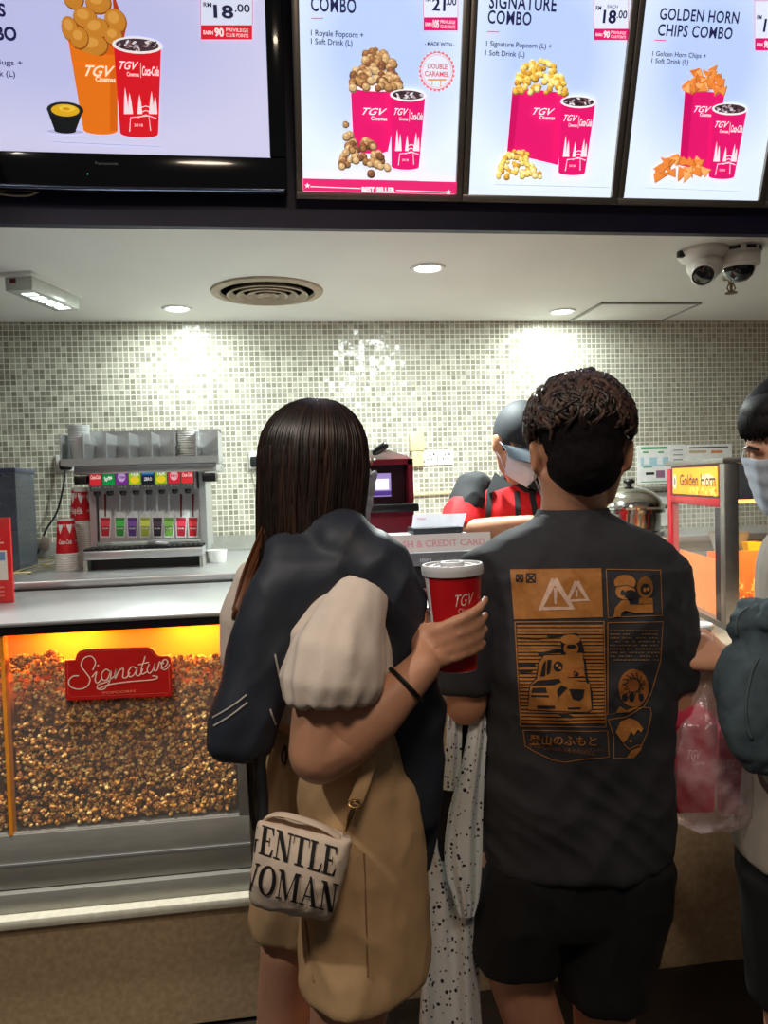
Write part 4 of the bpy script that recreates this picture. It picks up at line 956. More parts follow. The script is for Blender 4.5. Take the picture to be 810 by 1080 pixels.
# ---- notices on the tiles
def notice(x0, y0, x1, y1, lab, fn, col=(238, 240, 238)):
    pl = Plane((0, YW-.004, 0), (1, 0, 0), (0, 0, 1)); a = pl.uv(x0, y1); b = pl.uv(x1, y0)
    o = MB().bb(a[0], b[0], YW-.004, YW-.0005, a[1], b[1]).build('wall_notice', M('notice_'+hexname(col), col, rough=.45), None, label=lab, cat='notice')
    ar = Art(lambda u, v, h: pl.P(u, v, h), lambda c: INK(c, .5))
    if fn:
        fn(lambda p0, q0, p1, q1, c: ar.rect(*pl.uv(p0, q1), *pl.uv(p1, q0), c), ar, pl); ar.mb.build('print', None, o, smooth=False)
def n1(r, a, pl):
    r(676, 471, 704, 474, (70, 150, 100)); r(676, 482, 705, 492, (176, 214, 226)); r(679, 480, 685, 490, (240, 244, 246)); r(693, 480, 699, 490, (240, 244, 246)); r(678, 476, 684, 478, (110, 170, 120)); r(694, 476, 700, 478, (110, 170, 120))
    r(681, 498, 690, 501, (44, 44, 46)); r(692, 496, 701, 504, (150, 110, 140)); r(676, 507, 706, 509, (120, 170, 130)); r(678, 492, 688, 493.5, (90, 160, 110))
    for k in range(3): r(710, 474+5*k, 720, 475.5+5*k, (150, 160, 160))
def n2(r, a, pl):
    r(727, 470.5, 768, 473, (90, 96, 96)); r(727, 475, 745, 478, (200, 180, 140)); r(750, 475, 762, 478, (226, 150, 90)); r(730, 484, 764, 498, (170, 200, 214))
notice(672.5, 468.5, 722.5, 511, 'white notice with green and blue pictures left of the golden sign', n1)
notice(723, 468, 772, 505, 'white notice peeking above the orange chip warmer', n2)
notice(670, 519, 708, 556, 'plain white board on the tiles behind the domed dish', None, (228, 230, 228))
a, b = atY(670, 518, YW-.03), atY(706, 513, YW-.03); MB().bb(a.x, b.x, YW-.04, YW, a.z, b.z, bev=.002).build('wall_ledge', M('grey_granite', (150, 146, 136), rough=.5, col2=(110, 106, 100), scale=120), None, label='narrow grey ledge on the tiles between notice and white board', cat='ledge')

# ================================================================ chip warmer (right)
c0 = atY(765, 600, 2.33); WB = .92
bd = Vector((.2, .98, 0)).normalized(); rd = Vector((.98, -.2, 0)).normalized(); O = Vector((c0.x, c0.y, WB))
WW, WD = .66, .62; WH = Zy(765, 482.5, 2.33)-WB
RM = Matrix((rd, bd, Vector((0, 0, 1)))).transposed()
def wp(a, b, z): return O+rd*a+bd*b+Vector((0, 0, z))
def wb(mb, a0, a1, b0, b1, z0, z1, bev=0): mb.box(wp((a0+a1)/2, (b0+b1)/2, (z0+z1)/2), (a1-a0, b1-b0, z1-z0), RM, None, bev); return mb
REDM = M('red_enamel', (176, 20, 40), rough=.3, var=.06); ALU = M('aluminium', (158, 158, 156), rough=.38, metal=.9)
t = thing('chip_warmer', O+rd*WW/2+bd*WD/2, 'red and steel glass warmer with orange Golden Horn sign', 'food warmer')
wb(MB(), 0, .045, 0, .045, 0, WH, .003).build('corner_post', ALU, t)
wb(MB(), WW-.045, WW, 0, .045, 0, WH, .003).build('corner_post', ALU, t)
wb(MB(), 0, .03, WD-.05, WD, 0, WH-.03, .003).build('red_post', REDM, t)
wb(MB(), WW-.03, WW, WD-.05, WD, 0, WH-.03, .003).build('red_post', REDM, t)
wb(MB(), .004, .012, .046, .10, 0, WH-.17).build('dark_jamb', M('dark_jamb', (40, 32, 44), rough=.25), t)
wb(MB(), 0, .03, .046, WD-.05, WH-.165, WH-.137, .002).build('red_rail', REDM, t)
wb(MB(), .003, .03, .046, WD-.05, WH-.137, WH-.02).build('sign_box', M('sign_box_dark', (84, 36, 44), rough=.4), t)
wb(MB(), -.006, WW+.006, -.006, WD+.006, WH-.018, WH, .003).build('lid', ALU, t)
wb(MB(), .046, WW-.046, .004, .03, WH-.14, WH-.02, .002).build('front_header', M('blue_grey_panel', (110, 120, 134), rough=.3, col2=(60, 50, 60), scale=6), t)
wb(MB(), 0, WW, 0, WD, 0, .02, .002).build('floor_pan', ALU, t)
wb(MB(), .005, .009, .10, WD-.05, .021, WH-.166).build('side_glass', GL, t)
wb(MB(), .046, WW-.046, .008, .012, .021, WH-.141).build('front_glass', GL, t)
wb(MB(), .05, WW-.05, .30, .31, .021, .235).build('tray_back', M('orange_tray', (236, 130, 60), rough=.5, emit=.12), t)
wb(MB(), .03, .034, .10, WD-.052, .021, .22).build('tray_side', M('orange_tray', (236, 130, 60)), t)
wb(MB(), .06, WW-.06, .06, .28, WH-.155, WH-.145).build('heat_lamp', M('chip_lamp', (255, 180, 90), emit=3, var=0), t)
l = area('chip_glow', wp(WW/2, .17, WH-.17), (0, 0, 0), .3, 3.4, (1, .58, .26), 'SQUARE')
ps = Plane(wp(.0015, 0, 0), -bd, (0, 0, 1))
sgn = MB(); sgn.box(ps.P(-(.06+WD-.075)/2, WH-.078, 0), (WD-.075-.06, .10, .003), ps.rot()); so = sgn.build('sign', M('orange_sign', (240, 140, 24), rough=.35, emit=.45, col2=(248, 164, 40), scale=5), t); so['label'] = 'orange sign reading Golden Horn'
a = Art(lambda u, v, h: ps.P(u, v, h+.0016), lambda c: M('sign_ink_'+hexname(c), c, rough=.4, var=.03, emit=.3))
u = ps.uv(746, 500)[0]; a.ell(u, WH-.072, .07, .020, (250, 214, 150))
u0, v0 = ps.uv(717.5, 503); a.text('Golden Horn', u0, WH-.095, .042, (60, 30, 34), .02, width=ps.uv(755, 500)[0]-u0)
u, v = ps.uv(712, 497); a.ell(u, WH-.08, .022, .03, (206, 190, 170)); a.ell(u, WH-.08, .012, .016, (120, 110, 110))
r = random.Random(2)
for k in range(26):
    u = ps.uv(727+r.uniform(0, 28), 505)[0]; v = WH-.118+r.uniform(-.006, .014); q = r.uniform(.008, .014)
    a.poly([(u-q, v), (u+q*.6, v+q*.8), (u+q, v-q*.7)], r.choice([(250, 200, 60), (226, 150, 30), (200, 110, 20), (252, 220, 120)]))
a.mb.build('sign_print', None, so, smooth=False)
mb = MB()    # chips heaped in the tray, front to back
rs = np.random.RandomState(5)
for k in range(420):
    b_ = rs.uniform(.03, .29); a_ = rs.uniform(.05, WW-.06); z = .035+.075*rs.random()**1.5+.03*(a_/WW)+.05*max(0, b_-.05)
    c = wp(a_, b_, z); m = Vector(rs.normal(size=3)).normalized().to_track_quat('Z', 'Y').to_matrix(); s = rs.uniform(.012, .018)
    mb.tube([c+m @ Vector((0, -s, 0)), c+m @ Vector((s*.3, 0, s*.25)), c+m @ Vector((0, s, 0))], [s*.5, s*.35, s*.08], 7)
wb(mb, .04, WW-.05, .04, .295, .021, .05)
mb.build('corn_chips', M('golden_chips', (226, 140, 40), rough=.6, col2=(246, 184, 80), scale=40), None, label='golden corn chips heaped in the orange lit warmer', cat='chips', kind='stuff')
wb(MB(), .09, .17, .32, .40, .24, .335).build('dummy', None, t) if False else None
py_ = wp(.10, .36, 0); q = atY(793, 586, py_.y)
t2 = thing('chip_box', (q.x, py_.y, q.z), 'yellow paper chip box standing inside the orange lit warmer', 'box')
k = .0028
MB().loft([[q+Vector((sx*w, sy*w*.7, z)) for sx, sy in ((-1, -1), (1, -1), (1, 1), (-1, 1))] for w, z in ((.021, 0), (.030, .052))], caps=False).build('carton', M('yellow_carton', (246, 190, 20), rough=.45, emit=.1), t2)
MB().loft([[q+Vector((sx*w, sy*w*.7, z)) for sx, sy in ((-1, -1), (1, -1), (1, 1), (-1, 1))] for w, z in ((.0, .003), (.0205, .003))], caps=False).build('base', M('yellow_carton', (246, 190, 20)), t2)
wb(MB(), .05, WW-.05, .315, WD-.02, q.z-WB-.012, q.z-WB-.001).build('inner_shelf', ALU, t)
# steel tub and tongs on the inner shelf
sh = q.z
MB().lathe([(.05, 0), (.075, .08), (.08, .085), (.074, .085), (.048, .006), (.001, .006)], wp(.20, .50, sh-WB), 28).build('tub', M('grey_tub', (150, 150, 140), rough=.4), None, label='grey round tub inside the chip warmer, left of the yellow box', cat='tub')
# ================================================================ people
SKIN_M = M('skin_tan', (196, 142, 112), rough=.5, var=.05, scale=25, sss=.12, bump=.03, bscale=220)
SKIN_W = M('skin_light', (206, 152, 122), rough=.48, var=.05, scale=25, sss=.12, bump=.03, bscale=220)
HAIRB = M('dark_brown_hair', (34, 25, 22), rough=.38, var=.35, scale=60, spec=.6)
HAIRM = M('brown_tinted_hair', (82, 61, 53), rough=.5, var=.4, scale=50, spec=.6)
HAIRL = M('long_brown_hair', (40, 27, 22), rough=.4, col2=(66, 42, 30), scale=14, spec=.6)
HAIRK = M('black_hair', (20, 18, 19), rough=.35, var=.3, spec=.6)
MASKB = M('blue_white_mask', (196, 208, 226), rough=.7, var=.03, scale=60, bump=.05, bscale=300)
EYEW = M('eye_white', (226, 222, 216), rough=.2, var=.02); EYED = M('dark_iris', (26, 18, 14), rough=.1)
RH = Vector((math.cos(YAW), -math.sin(YAW), 0)); FH = Vector((math.sin(YAW), math.cos(YAW), 0)); UP = Vector((0, 0, 1))
def dirn(a):   # heading, degrees clockwise from "away from the camera"
    a = math.radians(a); return FH*math.cos(a)+RH*math.sin(a)
def headm(c, heading, pitch=0, roll=0, s=1.0):
    f = dirn(heading); r = Vector((f.y, -f.x, 0)); m = Matrix((r, f, UP)).transposed()
    m = m @ Matrix.Rotation(math.radians(-pitch), 3, 'X') @ Matrix.Rotation(math.radians(roll), 3, 'Y')
    m4 = (m @ Matrix.Scale(s, 3)).to_4x4(); m4.translation = Vector(c); return m4
def head(mb, H, ears=True):
    def e(c, r, rot=None):
        bm = bmesh.new(); bmesh.ops.create_uvsphere(bm, u_segments=20, v_segments=14, radius=1)
        m = H @ Matrix.Translation(c) @ (rot.to_4x4() if rot else Matrix.Identity(4)) @ Matrix.Diagonal((*r, 1))
        bmesh.ops.transform(bm, matrix=m, verts=bm.verts); mb.addbm(bm)
    def tb(p, r, flat=1): k = H.to_scale()[0]; mb.tube([H @ Vector(x) for x in p], [x*k for x in r], 12, flat=flat, round_ends=True)
    e((0, -.012, .032), (.076, .096, .088)); e((0, .03, -.022), (.064, .064, .082)); e((0, .058, -.088), (.032, .030, .026))
    for s in (-1, 1):
        tb([(s*.056, .0, -.035), (s*.050, .02, -.068), (s*.024, .062, -.094)], [.02, .02, .02])
        e((s*.036, .066, -.028), (.025, .022, .022)); e((s*.029, .083, .024), (.024, .012, .009))
        ears and e((s*.083, -.008, .0), (.009, .020, .033), Matrix.Rotation(s*.35, 3, 'Z')); ears and e((s*.088, -.016, .014), (.006, .013, .017), Matrix.Rotation(s*.5, 3, 'Z')); ears and e((s*.076, .002, -.024), (.006, .009, .011))
        e((s*.012, .100, -.030), (.008, .009, .007))
    tb([(0, .088, .012), (0, .100, -.008), (0, .110, -.026)], [.008, .009, .011])
    e((0, .093, -.056), (.022, .010, .006)); e((0, .091, -.066), (.020, .010, .006))
def eyes(H, par, shut=False):
    for s in (-1, 1):
        mb = MB(); c = H @ Vector((s*.031, .083, .003)); k = H.to_scale()[0]
        if shut:
            mb.tube([H @ Vector((s*.031-.014, .093, .0005)), H @ Vector((s*.031, .0975, -.004)), H @ Vector((s*.031+.014, .092, -.001))], [.0012, .002, .0012], 8); mb.build('eyelashes', HAIRK, par)
        else:
            mb.ell(c, .0115*k, mat=EYEW); mb.ell(H @ Vector((s*.031, .0905, .002)), .0062*k, mat=EYED); mb.build('eye', None, par)
        mb = MB(); mb.tube([H @ Vector((s*.014, .099, .024)), H @ Vector((s*.032, .099, .031)), H @ Vector((s*.050, .086, .026))], [.0035, .0042, .0015], 8, flat=.7); mb.build('eyebrow', HAIRK, par)
def mask(H, par, col=None, loops=True, wide=1.22):
    n, m = 25, 15; rings = []
    def pt(s, t, o):
        a = s*wide; z = .012-.012*abs(s)**2-t*(.112-.03*abs(s))
        rr = .082-.012*t*t
        y = .022+(rr+o)*math.cos(a)+.022*math.exp(-(s/.28)**2)*(1-.75*t)*(1 if t > .02 else .9)+.012*t*math.exp(-(s/.4)**2)
        x = (.072+o-.016*t)*math.sin(a)
        pl = .0016*math.sin(t*PI*7)
        return H @ Vector((x, y+pl, z))
    for k in range(m): rings.append([pt(-1+2*j/(n-1), k/(m-1), .006) for j in range(n)]+[pt(1-2*j/(n-1), k/(m-1), .003) for j in range(n)])
    o = MB().loft(rings, caps=True).build('face_mask', col or MASKB, par, angle=60)
    if loops:
        for s in (-1, 1):
            for z in (.008, -.075):
                MB().tube([pt(s*.97, .06 if z > 0 else .9, .006), H @ Vector((s*.079, .028, z*.5+.004)), H @ Vector((s*.084, -.014, .016 if z > 0 else -.02))], .0013, 6).build('ear_loop', MASKB, o)
    return o
def hand(mb, W, d, back, side, curl=(.5, .7, .5), s=1.0, thumb=.5, spread=.04):
    """palm, four fingers of different length and a thumb; d = finger direction, back = back of the hand, side = towards the thumb"""
    W, d, back, side = Vector(W), Vector(d).normalized(), Vector(back), Vector(side)
    back = (back-d*back.dot(d)).normalized(); side = (side-d*side.dot(d)-back*side.dot(back)).normalized()
    mb.loft([ring(W+d*(x*s), a*s, b*s, side, back, 16) for x, a, b in ((-.015, .024, .019), (.01, .027, .018), (.035, .037, .017), (.065, .041, .015), (.088, .040, .0125), (.095, .034, .008))])
    for off, L, r, z in ((.029, .070, .0088, -.004), (.010, .080, .0092, 0), (-.010, .074, .0088, -.002), (-.028, .058, .0078, -.008)):
        p = W+d*((.084+z)*s)+side*off*s; q = (d+side*off*spread*20).normalized(); pts = [p-q*.018*s, p]; rr = [r*1.05*s, r*1.05*s]; dr = q
        for k, l in enumerate((.46, .30, .24)):
            if k: # bend further in the plane of the finger
                ax = q.cross(back).normalized(); dr = Matrix.Rotation(-curl[k], 3, ax) @ dr
            else:
                ax = q.cross(back).normalized(); dr = Matrix.Rotation(-curl[0], 3, ax) @ q
            p = p+dr*L*l*s; pts.append(p); rr.append(r*(.97, .9, .72)[k]*s)
        mb.tube(pts, rr, 10, round_ends=True)
    b = W+d*.022*s+side*.022*s-back*.004*s; t1 = b+(d*.55+side*.8-back*.25).normalized()*.042*s
    t2 = t1+(d*(.85)+side*(.45-thumb)-back*(.2+thumb*.6)).normalized()*.032*s; t3 = t2+(d*.8+side*(.1-thumb)-back*(.2+thumb*.8)).normalized()*.026*s
    mb.tube([b, t1, t2, t3], [.015*s, .0125*s, .0105*s, .0078*s], 12, round_ends=True)
def rows(mb, rs, d, axis_x, axis_y, n=28, p=2.3):   # (py, cx, half width px, half depth m[, depth])
    mb.loft([ring(D(r[1], r[0], r[4] if len(r) > 4 else d), r[2]*(r[4] if len(r) > 4 else d)/F, r[3], axis_x, axis_y, n, p) for r in rs])
def PT(l): return [D(*x) for x in l]
def foot(mb, ank, heading, s=1.0, r=.04):
    f = dirn(heading); a = Vector((ank.x, ank.y, 0))
    mb.loft([ring(a+f*x+UP*z, w, h, Vector((f.y, -f.x, 0)), UP, 16) for x, z, w, h in ((-.075, .03, .02, .022), (-.06, .035, .034, .032), (0, .042, .038, .040), (.07, .034, .045, .031), (.13, .026, .046, .022), (.165, .022, .03, .016), (.178, .02, .012, .01))])

# ---------------------------------------------------------------- man in the printed shirt (seen from behind)
dm = 1.47
fm = dirn(-2); rm = Vector((fm.y, -fm.x, 0))
man = thing('person', (D(610, 1290, dm).x, D(610, 1290, dm).y, 0), 'person with wavy brown hair in black T-shirt with orange comic print, back turned', 'person')
mb = MB()
HM = headm(D(611, 482, 1.455), 1, 8, 0, 1.04)
head(mb, HM)
mb.tube(PT([(604, 575, 1.49), (604, 535, 1.475), (606, 500, 1.455)]), [.072, .061, .060], 20, flat=1.0)
rows(mb, [(560, 606, 60, .06), (590, 606, 90, .085), (650, 612, 86, .10), (760, 611, 80, .095), (850, 608, 82, .10), (900, 606, 84, .10), (935, 606, 78, .09)], dm, rm, fm)
mb.tube(PT([(516, 610, 1.47), (498, 660, 1.46), (491, 742, 1.45)]), [.040, .042, .041], 16, round_ends=True)
el1 = D(491, 741, 1.45); ha1 = D(503, 716, 1.72); mb.tube([el1, el1.lerp(ha1, .5), ha1], [.041, .035, .026], 14, round_ends=True); hand(mb, ha1, ha1-el1, UP, RH, (.3, .5, .4))
mb.tube(PT([(696, 610, 1.47), (706, 660, 1.46), (708, 745, 1.46)]), [.040, .042, .041], 16, round_ends=True)
el2 = D(710, 746, 1.46); ha2 = D(690, 728, 1.70); mb.tube([el2, el2.lerp(ha2, .5), ha2], [.041, .035, .026], 14, round_ends=True); hand(mb, ha2, ha2-el2, UP, -RH, (.3, .5, .4))
an1 = D(618, 1240, 1.56); kn1 = D(541, 1012, 1.45)
mb.tube([D(552, 900, dm), kn1, kn1.lerp(an1, .35)+FH*-.025, kn1.lerp(an1, .7), an1], [.085, .060, .056, .042, .036], 18)
an2 = D(632, 1255, 1.47); kn2 = D(636, 1040, 1.45)
mb.tube([D(655, 900, dm), kn2, kn2.lerp(an2, .35)+FH*-.025, kn2.lerp(an2, .7), an2], [.085, .060, .056, .042, .036], 18)
foot(mb, an1, -8); foot(mb, an2, 4)
co_, no_, fs_ = skin(mb, .0055, 5)
mbody = from_arr(co_, fs_).build('body', SKIN_M, man, angle=180)
for an, h in ((an1, -8), (an2, 4)):
    b = MB(); foot(b, an+Vector((0, 0, 0)), h)
    b.v = [tuple((Vector(v)-Vector((an.x, an.y, .02)))*1.09+Vector((an.x, an.y, .0225))) for v in b.v]; b.build('shoe', M('dark_shoe', (34, 32, 34), rough=.6), man)
eyes(HM, man)
mask(HM, man)
# T-shirt
mb = MB()
rows(mb, [(541, 604, 33, .058), (548, 604, 42, .066), (556, 604, 56, .076), (566, 604, 82, .088), (580, 604, 104, .098), (605, 607, 106, .112), (650, 612, 103, .122), (720, 612, 98, .118), (790, 609, 97, .114), (850, 607, 99, .118), (893, 607, 101, .122), (899, 607, 100, .121)], dm, rm, fm)
mb.tube(PT([(536, 592, 1.47), (515, 604, 1.465), (497, 655, 1.458), (491, 700, 1.452), (490, 728, 1.45)]), [.050, .060, .058, .055, .054], 20)
mb.tube(PT([(674, 590, 1.47), (692, 604, 1.465), (702, 655, 1.46), (703, 700, 1.457), (704, 727, 1.455)]), [.050, .060, .056, .051, .049], 20)
co_, no_, fs_ = skin(mb, .006, 8)
# drape: soft folds from the armpits and loose waves towards the hem
hz = D(607, 899, dm).z; sz = D(607, 600, dm).z
def fold(p, n):
    z = (p.z-hz)/(sz-hz); lo = max(0, 1-z)
    w = .010*noise.noise(Vector((p.x*9+p.z*5, p.y*6, p.z*5)))*(.5+lo)
    w += .010*(1-2*abs(noise.noise(Vector((p.x*11-p.z*9, p.y*8, p.z*7+3))))) * (.25+.75*abs(z-.5))*(1 if z < 1 else .5)
    w += .008*(1-2*abs(noise.noise(Vector((p.x*16+p.z*14, p.y*10, p.z*13+9)))))*(.4+lo*.6)
    return w
co_ = np.array([Vector(c)+Vector(n)*fold(Vector(c), Vector(n)) for c, n in zip(co_, no_)])
TEE = M('black_cotton', (50, 51, 57), rough=.8, var=.08, scale=60, bump=.06, bscale=500)
tee = from_arr(co_, fs_).build('t_shirt', TEE, man, angle=180)
MB().loft([ring(D(604, y, 1.472), hw*dm/F, b, rm, fm, 32, 2.1)+[] for y, hw, b in ((549, 44, .071), (541, 38.5, .066), (536.5, 36.5, .0645), (538, 34, .060), (548, 36, .060))], caps=False).build('collar', TEE, tee, angle=70)
# print, laid on the back of the shirt
bt = BVHTree.FromPolygons([tuple(c) for c in co_], fs_)
def onshirt(u, v, h):
    r = ray(u, -v).normalized(); hit = bt.ray_cast(CAM, r)
    if hit[0] is None: return CAM+r*1.36
    return hit[0]-r*(.0012+h)
pa_ = Art(onshirt, lambda c: M('shirt_ink_'+hexname(c), c, rough=.6, var=.12, scale=90), eps=.000003, sub=5)
OC = (182, 120, 58); DK = (38, 38, 42); PK = (226, 190, 170)
def Q(l): return [(x, -y) for x, y in l]
def crop(ox, oy, k): return lambda l: [(ox+x/k, -(oy+y/k)) for x, y in l]
c1 = crop(535, 595, 7.364); c2 = crop(535, 690, 7.364); c3 = crop(630, 595, 9.8125); c4 = crop(630, 695, 9.8125)
pa_.h = .0004; pa_.poly(c1([(22, 40), (730, 32), (744, 412), (52, 430)]), OC); pa_.h = .0012
for tri, w in (([(365, 118), (262, 345), (505, 342)], 7.2), ([(540, 135), (470, 285), (625, 278)], 5.4)):
    pa_.stroke(c1(tri+[tri[0]]), w*.95, PK)
pa_.poly(c1([(360, 185), (388, 185), (384, 310), (366, 310)]), PK); pa_.poly(c1([(532, 198), (550, 198), (546, 255), (534, 255)]), PK)
for x, y, w in ((70, 82, 52), (150, 74, 66)):
    pa_.stroke(c1([(x, y), (x+w, y), (x+w, y+w), (x, y+w), (x, y)]), 1.6, DK); pa_.stroke(c1([(x, y), (x+w, y+w)]), 1.8, DK); pa_.stroke(c1([(x+w, y), (x, y+w)]), 1.8, DK)
pa_.h = .0004
def outl(f, l, w=.9): pa_.stroke(f(l+[l[0]]), w, OC)
outl(c3, [(92, 52), (655, 62), (672, 530), (112, 552)])
outl(c3, [(108, 605), (680, 596), (655, 1000), (560, 1330), (480, 1480), (108, 1560)])
outl(c4, [(112, 628), (300, 600), (470, 500), (550, 510), (560, 570), (520, 760), (440, 930), (380, 1025), (172, 1028), (168, 800)])
outl(c2, [(122, 590), (640, 600), (780, 595), (790, 800), (600, 815), (450, 840), (350, 820), (240, 770), (140, 715)])
pa_.h = .0008
pa_.ell(*c3([(285, 190)])[0], 11.5, 8.2, OC); pa_.ell(*c3([(290, 285)])[0], 10.5, 8.5, OC); pa_.h = .0014; pa_.ell(*c3([(340, 315)])[0], 6.5, 5, DK); pa_.ell(*c3([(262, 295)])[0], 2.2, 3.0, DK); pa_.stroke(c3([(190, 235), (300, 215), (395, 250)]), .7, DK)
pa_.h = .0016; pa_.poly(c3([(165, 548), (185, 450), (250, 375), (320, 372), (340, 420), (575, 415), (580, 500), (400, 505), (290, 480), (250, 500), (240, 545)]), OC)
pa_.ell(*c3([(495, 240)])[0], 8.5, 11.5, (150, 98, 44)); pa_.h = .0019; pa_.ell(*c3([(500, 262)])[0], 5.5, 6, DK); pa_.h = .0024; pa_.ell(*c3([(490, 265)])[0], 1.8, 2.4, OC); pa_.ell(*c3([(525, 258)])[0], 1.6, 2.2, OC); pa_.poly(c3([(425, 410), (440, 350), (570, 350), (580, 410)]), (150, 98, 44))
# hatching and the small truck
pa_.h = .0004
for k in range(28):
    Y0 = 660+k*3.75
    if Y0 > 764: break
    xl = 544.5+(Y0-656)/110*5.5; xr = 636+(Y0-656)/110*2; bow = .9 if Y0 > 735 else 0
    pa_.poly([(xl, -Y0-1.3), ((xl+xr)/2, -Y0-1.3-bow), (xr, -Y0-1.3), (xr, -Y0+1.1), ((xl+xr)/2, -Y0+1.1-bow), (xl, -Y0+1.1)], OC)
outl(crop(0, 0, 1), [(543, 656), (637, 655.5), (639, 767), (549, 766)], 1.2)
pa_.h = .0008; pa_.stroke(c2([(230, 190), (250, 60), (290, 10), (465, 5), (600, 40), (620, 200), (655, 300), (655, 430), (620, 450), (160, 430), (170, 330), (180, 240), (230, 190)]), 2.6, DK); pa_.h = .0012; pa_.poly(c2([(230, 190), (250, 60), (290, 10), (465, 5), (470, 190), (640, 230), (655, 430), (620, 450), (160, 430), (170, 330), (180, 240)]), OC)
pa_.h = .0018; pa_.poly(c2([(255, 175), (275, 80), (300, 45), (295, 170)]), DK); pa_.poly(c2([(305, 160), (312, 40), (345, 45), (330, 150)]), DK)
pa_.poly(c2([(180, 245), (235, 205), (400, 190), (420, 215), (360, 240)]), DK); pa_.poly(c2([(185, 300), (195, 262), (300, 258), (310, 300)]), DK); pa_.poly(c2([(180, 330), (190, 318), (320, 318), (325, 335)]), DK)
pa_.poly(c2([(400, 360), (385, 280), (420, 240), (470, 262), (400, 330)]), DK); pa_.poly(c2([(480, 270), (600, 275), (590, 340), (560, 362), (510, 350)]), DK); pa_.poly(c2([(230, 400), (370, 400), (370, 424), (235, 424)]), DK); pa_.poly(c2([(470, 415), (570, 412), (570, 428), (470, 430)]), DK)
pa_.ell(*c2([(395, 95)])[0], 5, 5.5, DK); pa_.h = .0024; pa_.ell(*c2([(385, 85)])[0], 1.6, 1.5, OC); pa_.ell(*c2([(410, 105)])[0], 1.5, 1.6, OC)
pa_.h = .0018; pa_.poly(c2([(390, 460), (460, 462), (510, 480), (500, 496), (430, 490)]), DK); pa_.poly(c2([(80, 75), (215, 70), (220, 95), (90, 102)]), DK); pa_.poly(c2([(90, 125), (200, 122), (190, 140), (95, 145)]), DK)
pa_.h = .0014; pa_.poly(c1([(415, 600), (430, 545), (540, 535), (580, 600), (600, 690), (420, 700)]), DK); pa_.h = .0018; pa_.ell(*c1([(490, 585)])[0], 10.5, 5.2, OC); pa_.ell(*c1([(495, 655)])[0], 8, 7, OC); pa_.h = .0024; pa_.ell(*c1([(500, 640)])[0], 5.4, 2.2, DK); pa_.poly(c1([(430, 720), (470, 690), (580, 690), (600, 800), (440, 810)]), OC); pa_.stroke(c1([(310, 558), (430, 556)]), 1.6, DK); pa_.stroke(c1([(240, 700), (330, 680), (430, 662)]), 2.4, DK); pa_.stroke(c1([(80, 572), (255, 578)]), 1.3, DK)
pa_.h = .0021; pa_.poly(c2([(470, 15), (580, 5), (600, 170), (470, 180)]), (176, 108, 54)); pa_.ell(*c2([(535, 150)])[0], 3.2, 3.6, DK)
pa_.h = .0006
r_ = random.Random(4)
for k in range(9):
    y = 680+38*k; x = 130
    while x < 630:
        w = r_.uniform(10, 30); 
        if r_.random() < .85: pa_.poly(c3([(x, y), (x+w, y), (x+w, y+17), (x, y+17)]), (126, 98, 74))
        x += w+r_.uniform(5, 12)
pa_.ell(*c4([(375, 300)])[0], 16, 20, (170, 104, 52)); pa_.h = .0014
for k in range(13): a = k*.5; pa_.stroke(c4([(375+120*math.cos(a), 250+110*math.sin(a)), (375+60*math.cos(a+.5), 270+70*math.sin(a+.5)), (375+100*math.cos(a+1.0), 300+100*math.sin(a+1))]), .9, DK)
pa_.ell(*c4([(285, 400)])[0], 3.2, 4.2, DK); pa_.ell(*c4([(355, 395)])[0], 3.0, 5, DK); pa_.ell(*c4([(455, 400)])[0], 2.8, 4.4, DK); pa_.poly(c4([(190, 560), (230, 490), (300, 530), (470, 470), (330, 550)]), OC)
pa_.poly(c4([(190, 760), (240, 650), (330, 610), (410, 640), (475, 720), (455, 760), (420, 730), (380, 790), (350, 750), (310, 830), (265, 870), (240, 830)]), OC)
pa_.h = .0010; pa_.stroke(c4([(270, 880), (330, 935), (400, 900), (470, 890)]), 1, OC); pa_.poly(c4([(300, 1025), (350, 950), (460, 905), (455, 940), (380, 1025)]), OC); pa_.ell(*c4([(345, 850)])[0], 1.5, 1.2, OC)
u0, v0 = c2([(172, 690)])[0]; pa_.text('登山のふもと', u0, v0-1.0, 8.0, OC, .015, width=71, rot=-.02)
u0, v0 = c2([(440, 752)])[0]; pa_.text('ふもとでくらす人びと', u0, v0, 2.4, (150, 100, 50), .0, width=43)
u0, v0 = c2([(160, 722)])[0]; pa_.text('なつかしい山のふもとのはなし', u0, v0, 3.2, (150, 100, 50), .0, width=72, rot=-.12)
pa_.mb.build('shirt_print', None, tee, smooth=True, angle=180)
# shorts
mb = MB()
rows(mb, [(870, 607, 94, .112), (905, 606, 99, .118), (945, 605, 98, .118), (962, 603, 92, .108)], dm, rm, fm)
mb.loft([ring(D(cx, y, d), a*d/F, b, rm, fm, 24) for y, cx, a, b, d in ((900, 558, 50, .108, 1.47), (950, 550, 50, .11, 1.465), (1000, 544, 44, .098, 1.455), (1006, 545, 43, .096, 1.455))])
mb.loft([ring(D(cx, y, d), a*d/F, b, rm, fm, 24) for y, cx, a, b, d in ((900, 654, 52, .11, 1.47), (950, 648, 55, .112, 1.465), (1000, 640, 50, .102, 1.455), (1034, 637, 46, .098, 1.45), (1040, 637, 45, .096, 1.45))])
co_, no_, fs_ = skin(mb, .007, 6); co_ = wrinkle(co_, no_, [(.008, (7, 7, 4), 3, 0), (.004, (16, 16, 9), 8, 1)])
from_arr(co_, fs_).build('shorts', M('black_shorts', (17, 17, 20), rough=.8, var=.15), man, angle=180)
